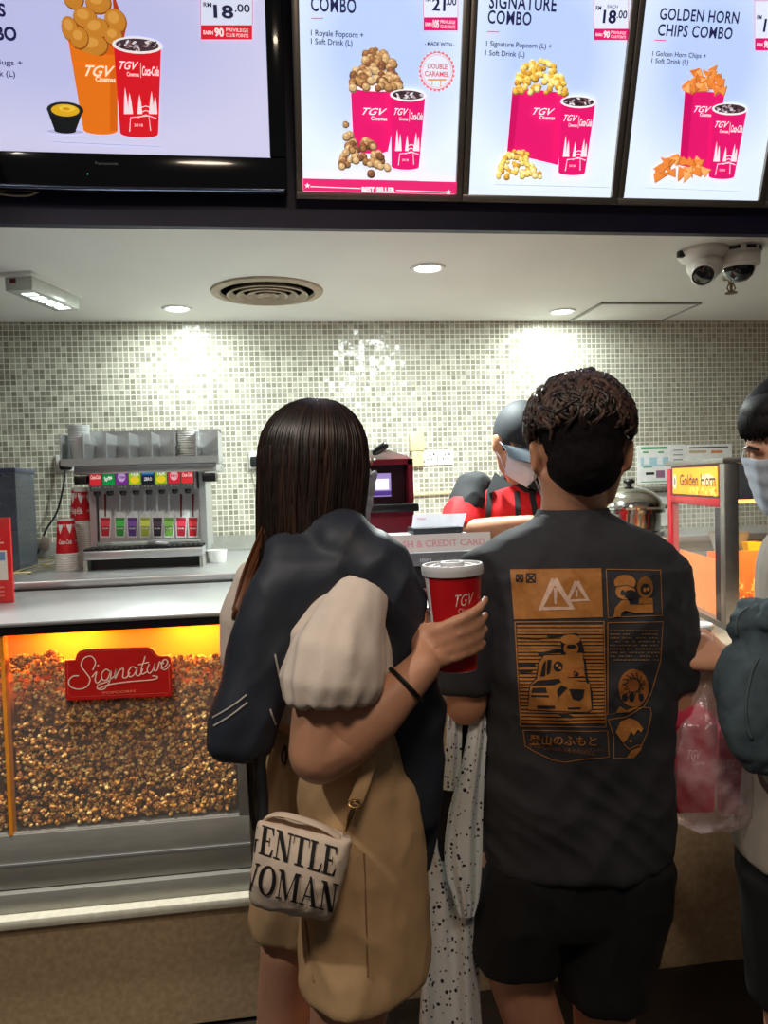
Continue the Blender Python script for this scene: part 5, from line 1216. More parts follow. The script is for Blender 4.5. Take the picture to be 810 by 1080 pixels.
# hair: cropped back, wavy top
def scalp(u): return HM @ Vector(u)
mb = MB()
def he(c, r, H=HM):
    bm = bmesh.new(); bmesh.ops.create_uvsphere(bm, u_segments=28, v_segments=20, radius=1)
    bmesh.ops.transform(bm, matrix=H @ Matrix.Translation(c) @ Matrix.Diagonal((*r, 1)), verts=bm.verts); mb.addbm(bm)
he((0, -.020, .045), (.078, .097, .092)); he((0, -.037, -.012), (.067, .075, .066)); he((0, -.01, .080), (.086, .090, .060))
co_, no_, fs_ = skin(mb, .006, 3)
# keep the ears, face and nape free
inv = HM.inverted(); out = []
for c, n in zip(co_, no_):
    p = inv @ Vector(c)
    out.append(Vector(c)+Vector(n)*.003*noise.noise(Vector(c)*70))
from_arr(np.array(out), fs_).build('cropped_hair', M('cropped_dark_hair', (26, 22, 24), rough=.9, var=.4, scale=180, bump=.6, bscale=600, spec=.15), man, angle=180)
def curls(H, n, seed, cz, rad, zmin, length, mats, name, par, r0=.0042, curl=1.0, front=None):
    rs = random.Random(seed); mb = MB()
    for k in range(n):
        while True:
            a = rs.uniform(0, 2*PI); t = math.acos(rs.uniform(zmin, 1)); u = Vector((math.sin(t)*math.cos(a), math.sin(t)*math.sin(a), math.cos(t)))
            if front is None or u.y < front or u.z > .5: break
        p = Vector(cz)+Vector((u.x*rad[0], u.y*rad[1], u.z*rad[2])); nrm = Vector((u.x/rad[0], u.y/rad[1], u.z/rad[2])).normalized()
        dwn = Vector((u.x, u.y, -.15)).normalized(); tan = (dwn-nrm*dwn.dot(nrm)).normalized(); sd = nrm.cross(tan); ph = rs.uniform(0, 6.28); L = length*rs.uniform(.6, 1.25)
        sgn = rs.choice((-1, 1)); pts = []; rr = []; m = 8
        tw = rs.uniform(-.8, .8)
        for i in range(m+1):
            f = i/m; out_ = .010*math.sin(f*PI*.8)*curl*rs.uniform(.7, 1.1)+.004
            w = .011*curl*math.sin(ph+f*5.5)*f
            pts.append(H @ (p-tan*.012+tan*(L*f)*math.cos(tw)+sd*(L*f*math.sin(tw)+w)+nrm*(out_-.018*f*f*(1-.4*curl)))); rr.append(r0*(1-.55*f**2)*rs.uniform(.85, 1.1))
        mb.tube(pts, rr, 5, mats[0 if rs.random() < .6 else 1], flat=1.5)
    return mb.build(name, None if len(mats) > 1 else mats[0], par, angle=180)
curls(HM, 900, 3, (0, -.010, .058), (.083, .094, .080), .02, .046, [HAIRM, HAIRB], 'wavy_hair', man, .0052, 1.25)

# ---------------------------------------------------------------- woman with the jacket over her shoulders
fw_ = dirn(48); rw_ = Vector((fw_.y, -fw_.x, 0))
wom = thing('person', (D(350, 1290, 1.25).x, D(350, 1290, 1.25).y, 0), 'person with long straight brown hair, jacket over shoulders, holding red cup', 'person')
HW = headm(D(339, 497, 1.25), 52, 6, 0, .86)
mb = MB(); head(mb, HW, False)
mb.tube(PT([(325, 590, 1.25), (332, 555, 1.25), (338, 520, 1.245)]), [.055, .047, .047], 18)
mb.loft([ring(D(x, y, d), a, b, rw_, fw_, 24) for y, x, a, b, d in ((585, 326, .08, .06, 1.24), (610, 327, .135, .068, 1.23), (650, 330, .145, .085, 1.22), (710, 335, .125, .08, 1.21), (770, 345, .10, .07, 1.20), (830, 352, .11, .08, 1.20), (890, 358, .12, .088, 1.20), (930, 358, .11, .08, 1.20))])
# right arm, bent, holding the cup
elb = D(338, 792, 1.05); wri = D(446, 703, 1.075)
mb.tube([D(370, 660, 1.10), D(354, 700, 1.07), D(344, 750, 1.05), elb], [.040, .046, .048, .045], 18, round_ends=True)
mb.tube([elb, D(362, 778, 1.05), D(398, 752, 1.06), D(428, 722, 1.07), wri], [.045, .044, .038, .029, .025], 18, round_ends=True)
# left arm hangs in front of her, hidden
mb.tube([D(276, 640, 1.34), D(268, 700, 1.36), D(300, 740, 1.42)], [.036, .038, .036], 14, round_ends=True)
lw_ = D(360, 745, 1.50); mb.tube([D(300, 740, 1.42), lw_], [.036, .024], 14, round_ends=True); hand(mb, lw_, RH+FH*.6, FH, UP, (.5, .6, .4), .92)
# the cup's axis, and the fingers round it
cax0 = D(477, 599, 1.13); cup_h = .150; tilt = Vector((.02, 0, -1)).normalized()
def cr_(h): return .0425-(.0425-.031)*h/cup_h      # radius h metres below the rim
def onc(th, h, off=0.0):
    th = math.radians(th); return cax0+tilt*h+(RH*math.sin(th)-FH*math.cos(th))*(cr_(h)+off)
kn = []
for i, (h0, h1, tip, r) in enumerate(((.082, .047, 80, .0086), (.098, .071, 84, .0090), (.113, .092, 82, .0086), (.127, .112, 76, .0078))):
    pts = [onc(-62+4*i, h0+.012, .016), onc(-34+2*i, h0+.002, .017), onc(2, h0*.62+h1*.38, .0135), onc(38, h0*.3+h1*.7, .0095), onc(tip, h1, .0085)]
    mb.tube([tuple(q) for q in crs([tuple(p) for p in pts], 4)], list(np.interp(np.linspace(0, 1, 17), [0, .25, .55, 1], [r*1.1, r*1.22, r, r*.78])), 10, round_ends=True); kn.append(pts[1])
pal = [wri, wri.lerp(onc(-60, .115, .022), .5), onc(-62, .108, .020), onc(-36, .103, .0175)]
mb.loft([ring(p, a, b, x, y, 16) for p, a, b, x, y in (
    (wri, .026, .020, UP, (RH*.75+FH*.2)), (wri.lerp(onc(-66, .112, .020), .45), .031, .020, UP, (RH*.8+FH*.3)), (onc(-64, .108, .020), .036, .015, UP, (RH*.35-FH*.9).normalized()), (onc(-38, .103, .018), .034, .012, UP, (RH*.6-FH*.75).normalized()), (onc(-26, .101, .016), .030, .009, UP, (RH*.5-FH*.85).normalized()))])
tp = [wri.lerp(onc(-75, .10, .02), .55), onc(-92, .085, .016), onc(-104, .062, .013), onc(-118, .040, .0105)]
mb.tube([tuple(q) for q in crs([tuple(p) for p in tp], 4)], list(np.linspace(.0155, .0085, 13)), 12, round_ends=True)
# legs
ar, al = D(372, 1255, 1.24), D(298, 1240, 1.34)
mb.tube([D(375, 930, 1.18), D(372, 1035, 1.16), D(362, 1110, 1.17), D(368, 1160, 1.20), ar], [.072, .066, .052, .050, .036], 20)
mb.tube([D(325, 930, 1.28), D(306, 1000, 1.27), D(298, 1085, 1.29), D(297, 1150, 1.33), al], [.060, .050, .045, .046, .034], 20)
foot(mb, ar, 50, .9); foot(mb, al, 40, .9)
co_, no_, fs_ = skin(mb, .005, 5)
from_arr(co_, fs_).build('body', SKIN_W, wom, angle=180)
for an, h in ((ar, 50), (al, 40)):
    b = MB(); foot(b, an, h); b.v = [tuple((Vector(v)-Vector((an.x, an.y, .02)))*1.09+Vector((an.x, an.y, .0225))) for v in b.v]; b.build('shoe', M('white_shoe', (200, 196, 190), rough=.6), wom)
mask(HW, wom, None, True, .98); eyes(HW, wom)
mb = MB(); bc = D(428, 722, 1.07); ax = (D(446, 703, 1.075)-D(398, 752, 1.06)).normalized(); bx = ax.cross(UP).normalized(); by = ax.cross(bx)
mb.tube([bc+(bx*math.cos(a)+by*math.sin(a))*.0305 for a in np.linspace(0, 2*PI, 29)], .0032, 8); mb.build('wrist_band', RUB, wom)
# white puff sleeved top
CREAM = M('cream_blouse', (232, 218, 206), rough=.8, var=.04, scale=40, bump=.08, bscale=260)
mb = MB()
mb.loft([ring(D(x, y, d), a, b, rw_, fw_, 24) for y, x, a, b, d in ((598, 326, .12, .07, 1.235), (615, 327, .162, .085, 1.23), (650, 330, .165, .105, 1.22), (710, 334, .150, .098, 1.21), (748, 344, .112, .078, 1.205), (757, 345, .11, .076, 1.205))])
mb.tube(PT([(386, 618, 1.09), (372, 650, 1.07), (356, 690, 1.05), (350, 718, 1.045), (350, 738, 1.045)]), [.035, .052, .066, .073, .064], 26)
mb.tube(PT([(270, 612, 1.34), (264, 650, 1.36), (262, 690, 1.37)]), [.04, .055, .05], 18, round_ends=True)
co_, no_, fs_ = skin(mb, .006, 7)
sl0, sl1 = D(380, 630, 1.09), D(350, 742, 1.045); axs = (sl1-sl0).normalized(); sx_ = axs.cross(FH).normalized(); sy_ = axs.cross(sx_); L = (sl1-sl0).length; out = []
for c, n in zip(co_, no_):
    c = Vector(c); n = Vector(n); q = c-sl0; t = q.dot(axs)/L; rr = q-axs*q.dot(axs); w = .003*noise.noise(c*18)
    if -.1 < t < 1.15 and rr.length < .12 and c.dot(FH) < D(350, 700, 1.12).dot(FH):
        a = math.atan2(rr.dot(sy_), rr.dot(sx_)); g = max(0, min(1, (t-.15)/.85))
        w += (.010*(.5-abs(noise.noise(Vector((a*1.9+.7*t, t*.9, 4))))*1.6))*min(1, g*2)*(1-.5*g)
        w += .0022*math.sin(a*17+3*noise.noise(c*6))*g**4 + .006*noise.noise(Vector((a*2.2, t*2.5, 1)))*(1-abs(2*t-1)*.5)
    out.append(c+n*w)
from_arr(np.array(out), fs_).build('puff_sleeve_blouse', CREAM, wom, angle=180)
# khaki shorts
KH = M('khaki_cotton', (198, 164, 122), rough=.85, var=.06, scale=30, bump=.08, bscale=320)
mb = MB()
mb.loft([ring(D(x, y, d), a, b, rw_, fw_, 26) for y, x, a, b, d in ((764, 350, .108, .076, 1.20), (775, 350, .110, .078, 1.20), (810, 353, .120, .088, 1.20), (860, 358, .132, .097, 1.20), (900, 360, .136, .10, 1.20), (925, 361, .125, .09, 1.20))])
mb.loft([ring(D(x, y, d), a, b, rw_, fw_, 26) for y, x, a, b, d in ((820, 374, .085, .090, 1.18), (900, 382, .088, .098, 1.17), (960, 384, .088, .098, 1.165), (1025, 384, .085, .096, 1.155), (1035, 384, .084, .095, 1.155))])
mb.loft([ring(D(x, y, d), a, b, rw_, fw_, 26) for y, x, a, b, d in ((840, 335, .085, .085, 1.24), (910, 322, .075, .08, 1.26), (968, 312, .066, .072, 1.27), (976, 312, .065, .071, 1.27))])
co_, no_, fs_ = skin(mb, .007, 7); co_ = wrinkle(co_, no_, [(.008, (7, 7, 4), 11, 0), (.006, (14, 14, 5), 2, 1), (.003, (26, 26, 14), 5, 1)])
from_arr(co_, fs_).build('shorts', KH, wom, angle=180)
bl = BVHTree.FromPolygons([tuple(c) for c in co_], fs_)
def hug(px, py, off=.004):
    r = ray(px, py).normalized(); h = bl.ray_cast(CAM, r); return (h[0] if h[0] is not None else CAM+r*1.2)-r*off
mb = MB(); mb.tube([hug(x, y, .006) for x, y in ((301, 786), (297, 795), (298, 804), (301, 806), (302, 796), (301, 786))], .0016, 8); mb.build('belt_loop', BLACKP, wom)
mb = MB()
for l in ([(384, 900), (386, 960), (388, 1030)], [(322, 970), (326, 1005), (331, 1035)]): mb.tube([hug(x, y, .0005) for x, y in l], .0016, 6)
mb.build('seam', M('khaki_seam', (150, 118, 84), rough=.8), wom)
# hair
def strands(H, n, seed, name, par, mats, zend, spread, c=(0, -.012, .03), rad=(.090, .108, .100), gap=58, r0=.0031, pull=None):
    rs = random.Random(seed); mb = MB(); C = Vector(c)
    for k in range(n):
        a = math.radians(rs.uniform(gap, 360-gap)) ; t0 = rs.uniform(.05, .5)  # azimuth measured from the face
        dx, dy = math.sin(a), math.cos(a); lay = rs.uniform(.9, 1.04); pts = []; ph = rs.uniform(0, 6.28)
        for i in range(7):
            t = t0*.3+(1.5-t0*.3)*i/6; pts.append(C+Vector((dx*rad[0]*math.sin(t), dy*rad[1]*math.sin(t), rad[2]*math.cos(t)))*lay)
        p = pts[-1]; ze = zend+rs.uniform(-.03, .03)
        m = 9
        for i in range(1, m+1):
            f = i/m; z = p.z+(ze-p.z)*f
            pts.append(Vector((p.x*(1+spread*f)+.004*math.sin(ph+f*4), p.y*(1-.10*f)+.004*math.cos(ph*1.7+f*3), z)))
        q = [H @ v for v in pts]
        if pull: q = [pull(v) for v in q]
        rr = [r0*(.55 if i == 0 else 1)*(1-.55*max(0, (i-8)/8)) for i in range(len(q))]
        mb.tube(q, rr, 5, mats[0 if rs.random() < .70 else 1], flat=1.5)
    return mb.build(name, None, par, angle=180)
mb = MB(); he((0, -.016, .034), (.088, .103, .098), HW)
mb.loft([[HW @ Vector((x, y, z)) for x, y, z in [(w*math.sin(a), -.018+dd*math.cos(a)*(1 if math.cos(a) < 0 else .12), zz) for a in np.linspace(0, 2*PI, 25)[:-1]]] for zz, w, dd in ((.03, .087, .098), (-.03, .088, .095), (-.08, .084, .088), (-.13, .078, .082), (-.16, .06, .07))])
co_, no_, fs_ = skin(mb, .007, 4)
hr = from_arr(co_, fs_).build('hair', HAIRB, wom, angle=180)
strands(HW, 1700, 9, 'hair_strand', hr, [HAIRB, HAIRL], -.185, .02)
# the lock falling outside the jacket at her left
mb = MB(); rs = random.Random(12)
for k in range(70):
    o = rs.uniform(-1, 1); d_ = 1.215+rs.uniform(-.02, .02)
    pts = [(294+3*o, 520, d_+.05), (284+4*o, 550, d_-.01), (274+7*o, 580, d_), (264+7*o, 605, d_), (256+6*o, 630, d_-.01), (250+4*o, 655-rs.uniform(0, 12), d_-.02)]
    mb.tube(crs([tuple(D(*p)) for p in pts], 3), .0030, 5, HAIRL if rs.random() < .7 else M('copper_brown_hair', (104, 62, 36), rough=.38, var=.3), flat=1.6)
mb.build('hair_lock', None, hr, angle=180)
# jacket
NYL = M('black_nylon', (42, 48, 60), rough=.55, var=.12, scale=15, bump=.05, bscale=150)
jk = thing('jacket', tuple(D(320, 640, 1.2)), 'black windbreaker with white sleeve stripes draped over shoulders of the long haired person', 'jacket')
mb = MB()
def sec(y, x, hw, b, d, ang=48): r = dirn(ang); return ring(D(x, y, d), hw*d/F, b, Vector((r.y, -r.x, 0)) if ang else RH, r, 24, 2.2)
mb.tube(PT([(290, 600, 1.29), (300, 590, 1.27), (318, 583, 1.25), (332, 578, 1.225), (368, 584, 1.165), (402, 600, 1.14), (426, 636, 1.14)]), [.035, .045, .058, .064, .058, .048, .034], 22, round_ends=True)
mb.tube(PT([(304, 566, 1.255), (335, 562, 1.225), (366, 568, 1.19)]), [.030, .036, .032], 18, round_ends=True)
mb.loft([ring(D(x, y, d), hw*d/F, b, RH, FH, 24, 2.3) for y, x, hw, b, d in ((556, 330, 40, .035, 1.205), (572, 338, 56, .05, 1.18), (590, 342, 63, .058, 1.16), (608, 330, 58, .055, 1.15), (630, 307, 45, .05, 1.145), (660, 288, 37, .05, 1.14), (712, 272, 35, .05, 1.13), (755, 262, 38, .048, 1.12), (783, 256, 36, .045, 1.115), (796, 258, 28, .035, 1.115))])
0 and mb.tube(PT([(404, 602, 1.10), (376, 596, 1.085), (346, 604, 1.085), (322, 640, 1.09), (302, 690, 1.10)]), [.016, .018, .020, .018, .012], 16, round_ends=True)
mb.loft([ring(D(x, y, d), hw*d/F, b, RH, FH, 24, 2.3) for y, x, hw, b, d in ((605, 412, 16, .04, 1.14), (640, 420, 24, .045, 1.145), (680, 428, 27, .045, 1.16), (740, 436, 34, .04, 1.18), (800, 437, 33, .035, 1.19), (850, 437, 28, .03, 1.20), (866, 438, 24, .028, 1.20))])
mb.loft([ring(D(x, y, d), hw*d/F, b, RH, FH, 16, 2.3) for y, x, hw, b, d in ((820, 456, 14, .02, 1.22), (880, 453, 11, .018, 1.22), (922, 449, 6, .012, 1.22))])
co_, no_, fs_ = skin(mb, .006, 6)
dj = (D(250, 790, 1.12)-D(350, 580, 1.15)).normalized(); pj_ = dj.cross(FH).normalized()
def jfold(c):
    u, v, w_ = c.dot(dj), c.dot(pj_), c.dot(FH)
    return .011*noise.noise(Vector((u*4, v*13, w_*5)))-.007*abs(noise.noise(Vector((u*6+4, v*24, w_*7))))**.7+.004+.004*noise.noise(Vector((u*16, v*30, w_*16)))
co_ = np.array([Vector(c)+Vector(n)*jfold(Vector(c)) for c, n in zip(co_, no_)])
jb = from_arr(co_, fs_).build('shell', NYL, jk, angle=180)
bj = BVHTree.FromPolygons([tuple(c) for c in co_], fs_)
def onj(px, py):
    r = ray(px, py).normalized(); h = bj.ray_cast(CAM, r); return (h[0] if h[0] is not None else CAM+r*1.1)-r*.0015
STR = M('silver_stripe', (196, 192, 186), rough=.4)
for l in ([(224, 757), (238, 749), (250, 741), (260, 733)], [(225, 766), (240, 757), (251, 749), (261, 741)], [(290, 690), (293, 705), (297, 722)], [(285, 748), (288, 757), (291, 765)]):
    pts = crs(l, 4); mb = MB(); vs = []
    for i, p in enumerate(pts):
        t = pts[min(i+1, len(pts)-1)]-pts[max(i-1, 0)]; t = t/np.linalg.norm(t); n_ = np.array((-t[1], t[0]))*.95
        a, b = onj(*(p+n_)), onj(*(p-n_)); vs += [a, b, a+FH*.001, b+FH*.001]
    fs = []
    for i in range(len(pts)-1):
        o = 4*i; fs += [[o, o+1, o+5, o+4], [o+2, o+6, o+7, o+3], [o, o+4, o+6, o+2], [o+1, o+3, o+7, o+5]]
    mb.add(vs, fs).build('sleeve_stripe', STR, jb, angle=180)
MB().tube(PT([(262, 795, 1.13), (264, 830, 1.15), (266, 858, 1.17), (269, 874, 1.17)]), .0045, 8).build('drawcord', RUB, jk)

# canvas bag
CANV = M('cream_canvas', (222, 204, 186), rough=.9, var=.05, scale=30, bump=.15, bscale=420)
bag = thing('crossbody_bag', tuple(D(320, 968, 1.08)), 'small cream canvas crossbody bag lettered GENTLE WOMAN in black', 'bag')
dbg = 1.06
mb = MB()
TL, TR, BL, BR_ = [D(*p) for p in ((271, 862, dbg+.012), (371, 884, dbg-.012), (263, 940, dbg+.012), (350, 966, dbg-.012))]
bu = (TR-TL).normalized(); bn = FH.copy(); nb = 20; rings_ = []
for k in range(12):
    t = k/11; L_, R_ = TL.lerp(BL, t), TR.lerp(BR_, t); c = (L_+R_)/2; hw = (R_-L_).length/2
    sag = .012*math.sin(t*PI/2)*0
    thick = .012+.028*math.sin(PI*min(1, .12+t*.8)); rd_ = max(0, (t-.85)/.15)
    rings_.append(ring(c+UP*(-.010*t), hw*(1-.10*rd_**2), thick*(1-.35*rd_**2), bu, bn, 32, 2.8))
mb.loft(rings_)
co_, no_, fs_ = skin(mb, .0045, 4); co_ = wrinkle(co_, no_, [(.004, (14, 14, 14), 2, 0), (.002, (30, 30, 30), 5, 1)])
bb_ = from_arr(co_, fs_).build('pouch', CANV, bag, angle=180)
bbv = BVHTree.FromPolygons([tuple(c) for c in co_], fs_)
K9 = lambda x, y: (255+x/5.4, 780+y/5.4)
def onb(u, v, h):
    r = ray(u, -v).normalized(); q = bbv.ray_cast(CAM, r)
    if q[0] is None: return None
    return q[0]-r*(.0008+h)
class BagArt(Art):
    def raw(s, vs, fs, col):     # letters run off the edge of the pouch: drop what misses it
        bm = bmesh.new(); bv = [bm.verts.new((x, y, 0)) for x, y in vs]
        for f in fs:
            try: bm.faces.new([bv[i] for i in f])
            except Exception: pass
        bmesh.ops.triangulate(bm, faces=bm.faces[:])
        for _ in range(8):
            es = [e for e in bm.edges if e.calc_length() > 1.6]
            if not es: break
            bmesh.ops.subdivide_edges(bm, edges=es, cuts=1); bmesh.ops.triangulate(bm, faces=[f for f in bm.faces if len(f.verts) > 3])
        bm.verts.index_update(); P = [s.xf(v.co.x, v.co.y, s.h) for v in bm.verts]
        fs2 = [[v.index for v in f.verts] for f in bm.faces if all(P[v.index] is not None for v in f.verts)]; bm.free(); s.h += s.eps
        s.mb.add([p if p is not None else Vector(BL) for p in P], fs2, s.mat(col)); return s
BI = BagArt(onb, lambda c: M('bag_ink', c, rough=.7))
TK, TH = .19, .055
def glyph(ch):      # heavy serif capitals on a unit-high grid: lists of polygons
    def st(x, w=TK): return [(x, 0), (x+w, 0), (x+w, 1), (x, 1)]
    def se(x0, x1, y): return [(x0, y), (x1, y), (x1, y+TH), (x0, y+TH)]
    def arc(cx, cy, rx, ry, a0, a1, wx, wy, n=22):
        o = [(cx+rx*math.cos(a), cy+ry*math.sin(a)) for a in np.linspace(a0, a1, n)]; i = [(cx+(rx-wx)*math.cos(a), cy+(ry-wy)*math.sin(a)) for a in np.linspace(a1, a0, n)]; return o+i
    if ch == 'E': return [st(.08), se(0, .62, 0), se(0, .60, 1-TH), [(.62, 0), (.66, .28), (.62, .28), (.5, .05)], [(.60, 1), (.62, .74), (.58, .74), (.48, .95)], se(.2, .44, .48), [(.42, .36), (.46, .36), (.46, .64), (.42, .64)]], .70
    if ch == 'F': return [st(.08), se(0, .36, 0), se(0, .6, 1-TH)], .66
    if ch == 'N': return [[(.12, 0), (.18, 0), (.18, 1), (.12, 1)], [(.66, 0), (.72, 0), (.72, 1), (.66, 1)], [(.06, 1), (.28, 1), (.72, 0), (.52, 0)], se(0, .3, 0), se(.55, .84, 1-TH), se(0, .2, 1-TH)], .86
    if ch == 'T': return [st(.28), se(.16, .60, 0), se(0, .76, 1-TH), [(0, 1), (.05, 1), (.02, .7), (-.01, .7)], [(.71, 1), (.76, 1), (.77, .7), (.74, .7)]], .80
    if ch == 'L': return [st(.08), se(0, .62, 0), se(0, .36, 1-TH), [(.62, 0), (.66, .32), (.62, .32), (.5, .05)]], .68
    if ch in 'OG':
        r = [arc(.42, .5, .42, .52, PI*.5, PI*1.5, TK, TH), arc(.42, .5, .42, .52, -PI*.5, PI*.5, TK, TH)]
        if ch == 'G': r = [arc(.42, .5, .42, .52, PI*.25, PI*1.75, TK, TH), [(.56, 0), (.74, 0), (.74, .42), (.56, .42)], se(.48, .82, .42)]
        return r, .90
    if ch == 'M': return [[(.12, 0), (.18, 0), (.18, 1), (.12, 1)], [(.80, 0), (.99, 0), (.99, 1), (.80, 1)], [(.06, 1), (.27, 1), (.56, .1), (.47, 0)], [(.47, 0), (.52, 0), (.86, 1), (.80, 1)], se(0, .3, 0), se(.72, 1.07, 0), se(0, .2, 1-TH), se(.8, 1.07, 1-TH)], 1.12
    if ch == 'A': return [[(.10, 0), (.16, 0), (.44, .96), (.40, 1.02)], [(.36, 1.02), (.46, 1.02), (.84, 0), (.62, 0)], se(0, .28, 0), se(.54, .92, 0), se(.2, .62, .3)], .94
    if ch == 'W': return [[(.02, 1), (.22, 1), (.46, 0), (.36, 0)], [(.36, 0), (.42, 0), (.66, 1), (.58, 1)], [(.5, 1), (.7, 1), (.92, 0), (.82, 0)], [(.82, 0), (.88, 0), (1.08, 1), (1.02, 1)], se(-.04, .3, 1-TH), se(.94, 1.16, 1-TH)], 1.18
def word(s, x0, y0, dx, up, h, k, skip=0):   # start of the baseline and its direction in crop px; up = letter height vector
    x = skip
    for ch in s:
        polys, adv = glyph(ch)
        for p in polys: BI.poly([(lambda a, b: (K9(a, b)[0], -K9(a, b)[1]))(x0+dx[0]*(x+u)*k+up[0]*v, y0+dx[1]*(x+u)*k+up[1]*v) for u, v in p], (26, 24, 26))
        x += adv
word('GENTLE', 0, 622, (1, .30), (22, -165), 1, 118, -.10)
word('WOMAN', -55, 838, (1, .26), (22, -165), 1, 118, .0)
BI.mb.build('bag_lettering', None, bb_, smooth=False)
mb = MB(); mb.tube(crs([tuple(D(*p)) for p in ((279, 868, 1.075), (284, 861, 1.07), (297, 859, 1.06), (318, 864, 1.05), (340, 872, 1.045), (358, 883, 1.045))], 5), .008, 12, flat=.35); mb.build('folded_flap', CANV, bag)
MB().tube(crs([tuple(D(*p)) for p in ((277, 866, 1.07), (277, 840, 1.08), (275, 815, 1.085), (274, 790, 1.09))], 4), .008, 12, flat=.5).build('black_strap', RUB, bag)
MB().tube(crs([tuple(D(*p)) for p in ((374, 848, 1.045), (382, 828, 1.055), (390, 802, 1.08), (398, 770, 1.105), (404, 700, 1.12))], 4), .010, 12, flat=.3, up=FH).build('khaki_strap', KH, bag)
GOLD = M('pale_gold_metal', (200, 170, 120), rough=.25, metal=1)
rc = D(374.5, 848, 1.04); MB().tube([rc+RH*.0085*math.cos(a)+(UP*.7+FH*.5)*.006*math.sin(a) for a in np.linspace(0, 2*PI, 25)], .0018, 8).build('ring', GOLD, bag)
mb = MB(); mb.tube(PT([(373, 852, 1.04), (369, 862, 1.04), (366, 872, 1.042), (363, 880, 1.045)]), [.003, .0045, .003, .002], 10); mb.build('snap_hook', GOLD, bag)

# the cup in her hand
cup = thing('soda_cup', tuple(cax0+tilt*cup_h), 'large red paper soda cup with white lid held in a raised hand', 'cup')
q = tilt.to_track_quat('-Z', 'Y').to_matrix().to_4x4(); q.translation = cax0
MB().lathe([(.031, -cup_h), (.0425, -.006), (.0425, 0), (.001, 0)], seg=48, mt=q, caps=False).build('paper_wall', M('deep_red_cup', (190, 18, 28), rough=.4, var=.04), cup)
MB().lathe([(.0312, -cup_h+.008), (.0305, -cup_h-.001), (.001, -cup_h-.001)], seg=48, mt=q, caps=False).build('white_foot', WHITEP, cup)
LIDM = M('lid_plastic', (214, 216, 222), rough=.3, var=.03)
MB().lathe([(.0428, -.010), (.0452, -.009), (.0462, -.002), (.0462, .003), (.0445, .0065), (.0415, .0065), (.040, .003), (.034, .0025), (.033, .0045), (.029, .0045), (.028, .0025), (.0185, .003), (.0175, .0085), (.0165, .0095), (.012, .0095), (.0115, .0075), (.001, .0075)], seg=48, mt=q, caps=False).build('lid', LIDM, cup)
def xfc(u, v, h):
    hh = -v; th = u/.0375; return cax0+tilt*hh+(RH*math.sin(th)-FH*math.cos(th))*(cr_(hh)+.0004+h)
a = Art(xfc, lambda c: INK(c, .45), sub=.008)
a.text('TGV', -.001, -.052, .017, (240, 214, 206), .0, 'L', 1, .55, width=.030, rot=.10); a.text('Cinemas', .003, -.062, .007, (240, 214, 206), .0, 'L', 1, .2, width=.026, rot=.1)
for k in range(3): a.poly([(-.052+.0*k, -.012), (-.040, -.012), (-.040, -.135), (-.046, -.135)], (236, 232, 236))
a.mb.build('print', None, cup, smooth=True, angle=180)
# ---------------------------------------------------------------- speckled jacket hanging over the man's forearm
def speckle(name, base, thr):
    m = bpy.data.materials.new(name); m.use_nodes = True; nt = m.node_tree; n = nt.nodes; l = nt.links; b = n['Principled BSDF']
    tc = n.new('ShaderNodeTexCoord'); vo = n.new('ShaderNodeTexVoronoi'); vo.inputs['Scale'].default_value = 120; l.new(tc.outputs['Object'], vo.inputs['Vector'])
    nz = n.new('ShaderNodeTexNoise'); nz.inputs['Scale'].default_value = 60; l.new(tc.outputs['Object'], nz.inputs['Vector'])
    sp = n.new('ShaderNodeSeparateColor'); l.new(vo.outputs['Color'], sp.inputs[0])
    ml = n.new('ShaderNodeMath'); ml.operation = 'MULTIPLY'; l.new(sp.outputs[0], ml.inputs[0]); l.new(nz.outputs['Fac'], ml.inputs[1])
    di = n.new('ShaderNodeMath'); di.operation = 'MULTIPLY'; di.inputs[1].default_value = .85; l.new(ml.outputs[0], di.inputs[0])
    lt = n.new('ShaderNodeMath'); lt.operation = 'LESS_THAN'; l.new(vo.outputs['Distance'], lt.inputs[0]); 
    sb = n.new('ShaderNodeMath'); sb.operation = 'SUBTRACT'; sb.inputs[1].default_value = thr; l.new(di.outputs[0], sb.inputs[0]); l.new(sb.outputs[0], lt.inputs[1])
    mx = n.new('ShaderNodeMix'); mx.data_type = 'RGBA'; l.new(lt.outputs[0], mx.inputs['Factor']); mx.inputs['A'].default_value = lin(base); mx.inputs['B'].default_value = lin((30, 30, 34))
    l.new(mx.outputs['Result'], b.inputs['Base Color']); b.inputs['Roughness'].default_value = .75; return m
SPK = speckle('speckled_cotton', (214, 220, 222), .03)
BLK = M('black_jersey', (20, 20, 24), rough=.85, var=.15, bump=.05, bscale=300)
gar = thing('jacket', tuple(D(480, 1090, 1.42)), 'white jacket with black speckles hanging from the forearm of the printed shirt wearer', 'jacket')
def cloth(secs, th, mat, name, par, seed, amp=.008, d0=1.40):
    """a hanging folded cloth: rows of (y, left x, right x, depth), pleated in depth"""
    rr = []; m = 26
    for y, xl, xr, d in secs:
        fr = []; bk = []
        for j in range(m):
            f = j/(m-1); x = xl+(xr-xl)*f; w = amp*math.sin(f*9+seed+y*.006)+amp*.6*math.sin(f*17+seed*2-y*.01)
            p = D(x, y, d+w); e = th*(.35+.65*math.sin(PI*(.06+.88*f))); fr.append(p-FH*e); bk.append(p+FH*e)
        rr.append(fr+bk[::-1])
    R2 = [ [Vector(v) for v in np.array(a).reshape(-1, 3)] for a in crs([np.array([tuple(p) for p in r]).ravel() for r in rr], 5)]
    return MB().loft(R2).build(name, mat, par, angle=50)
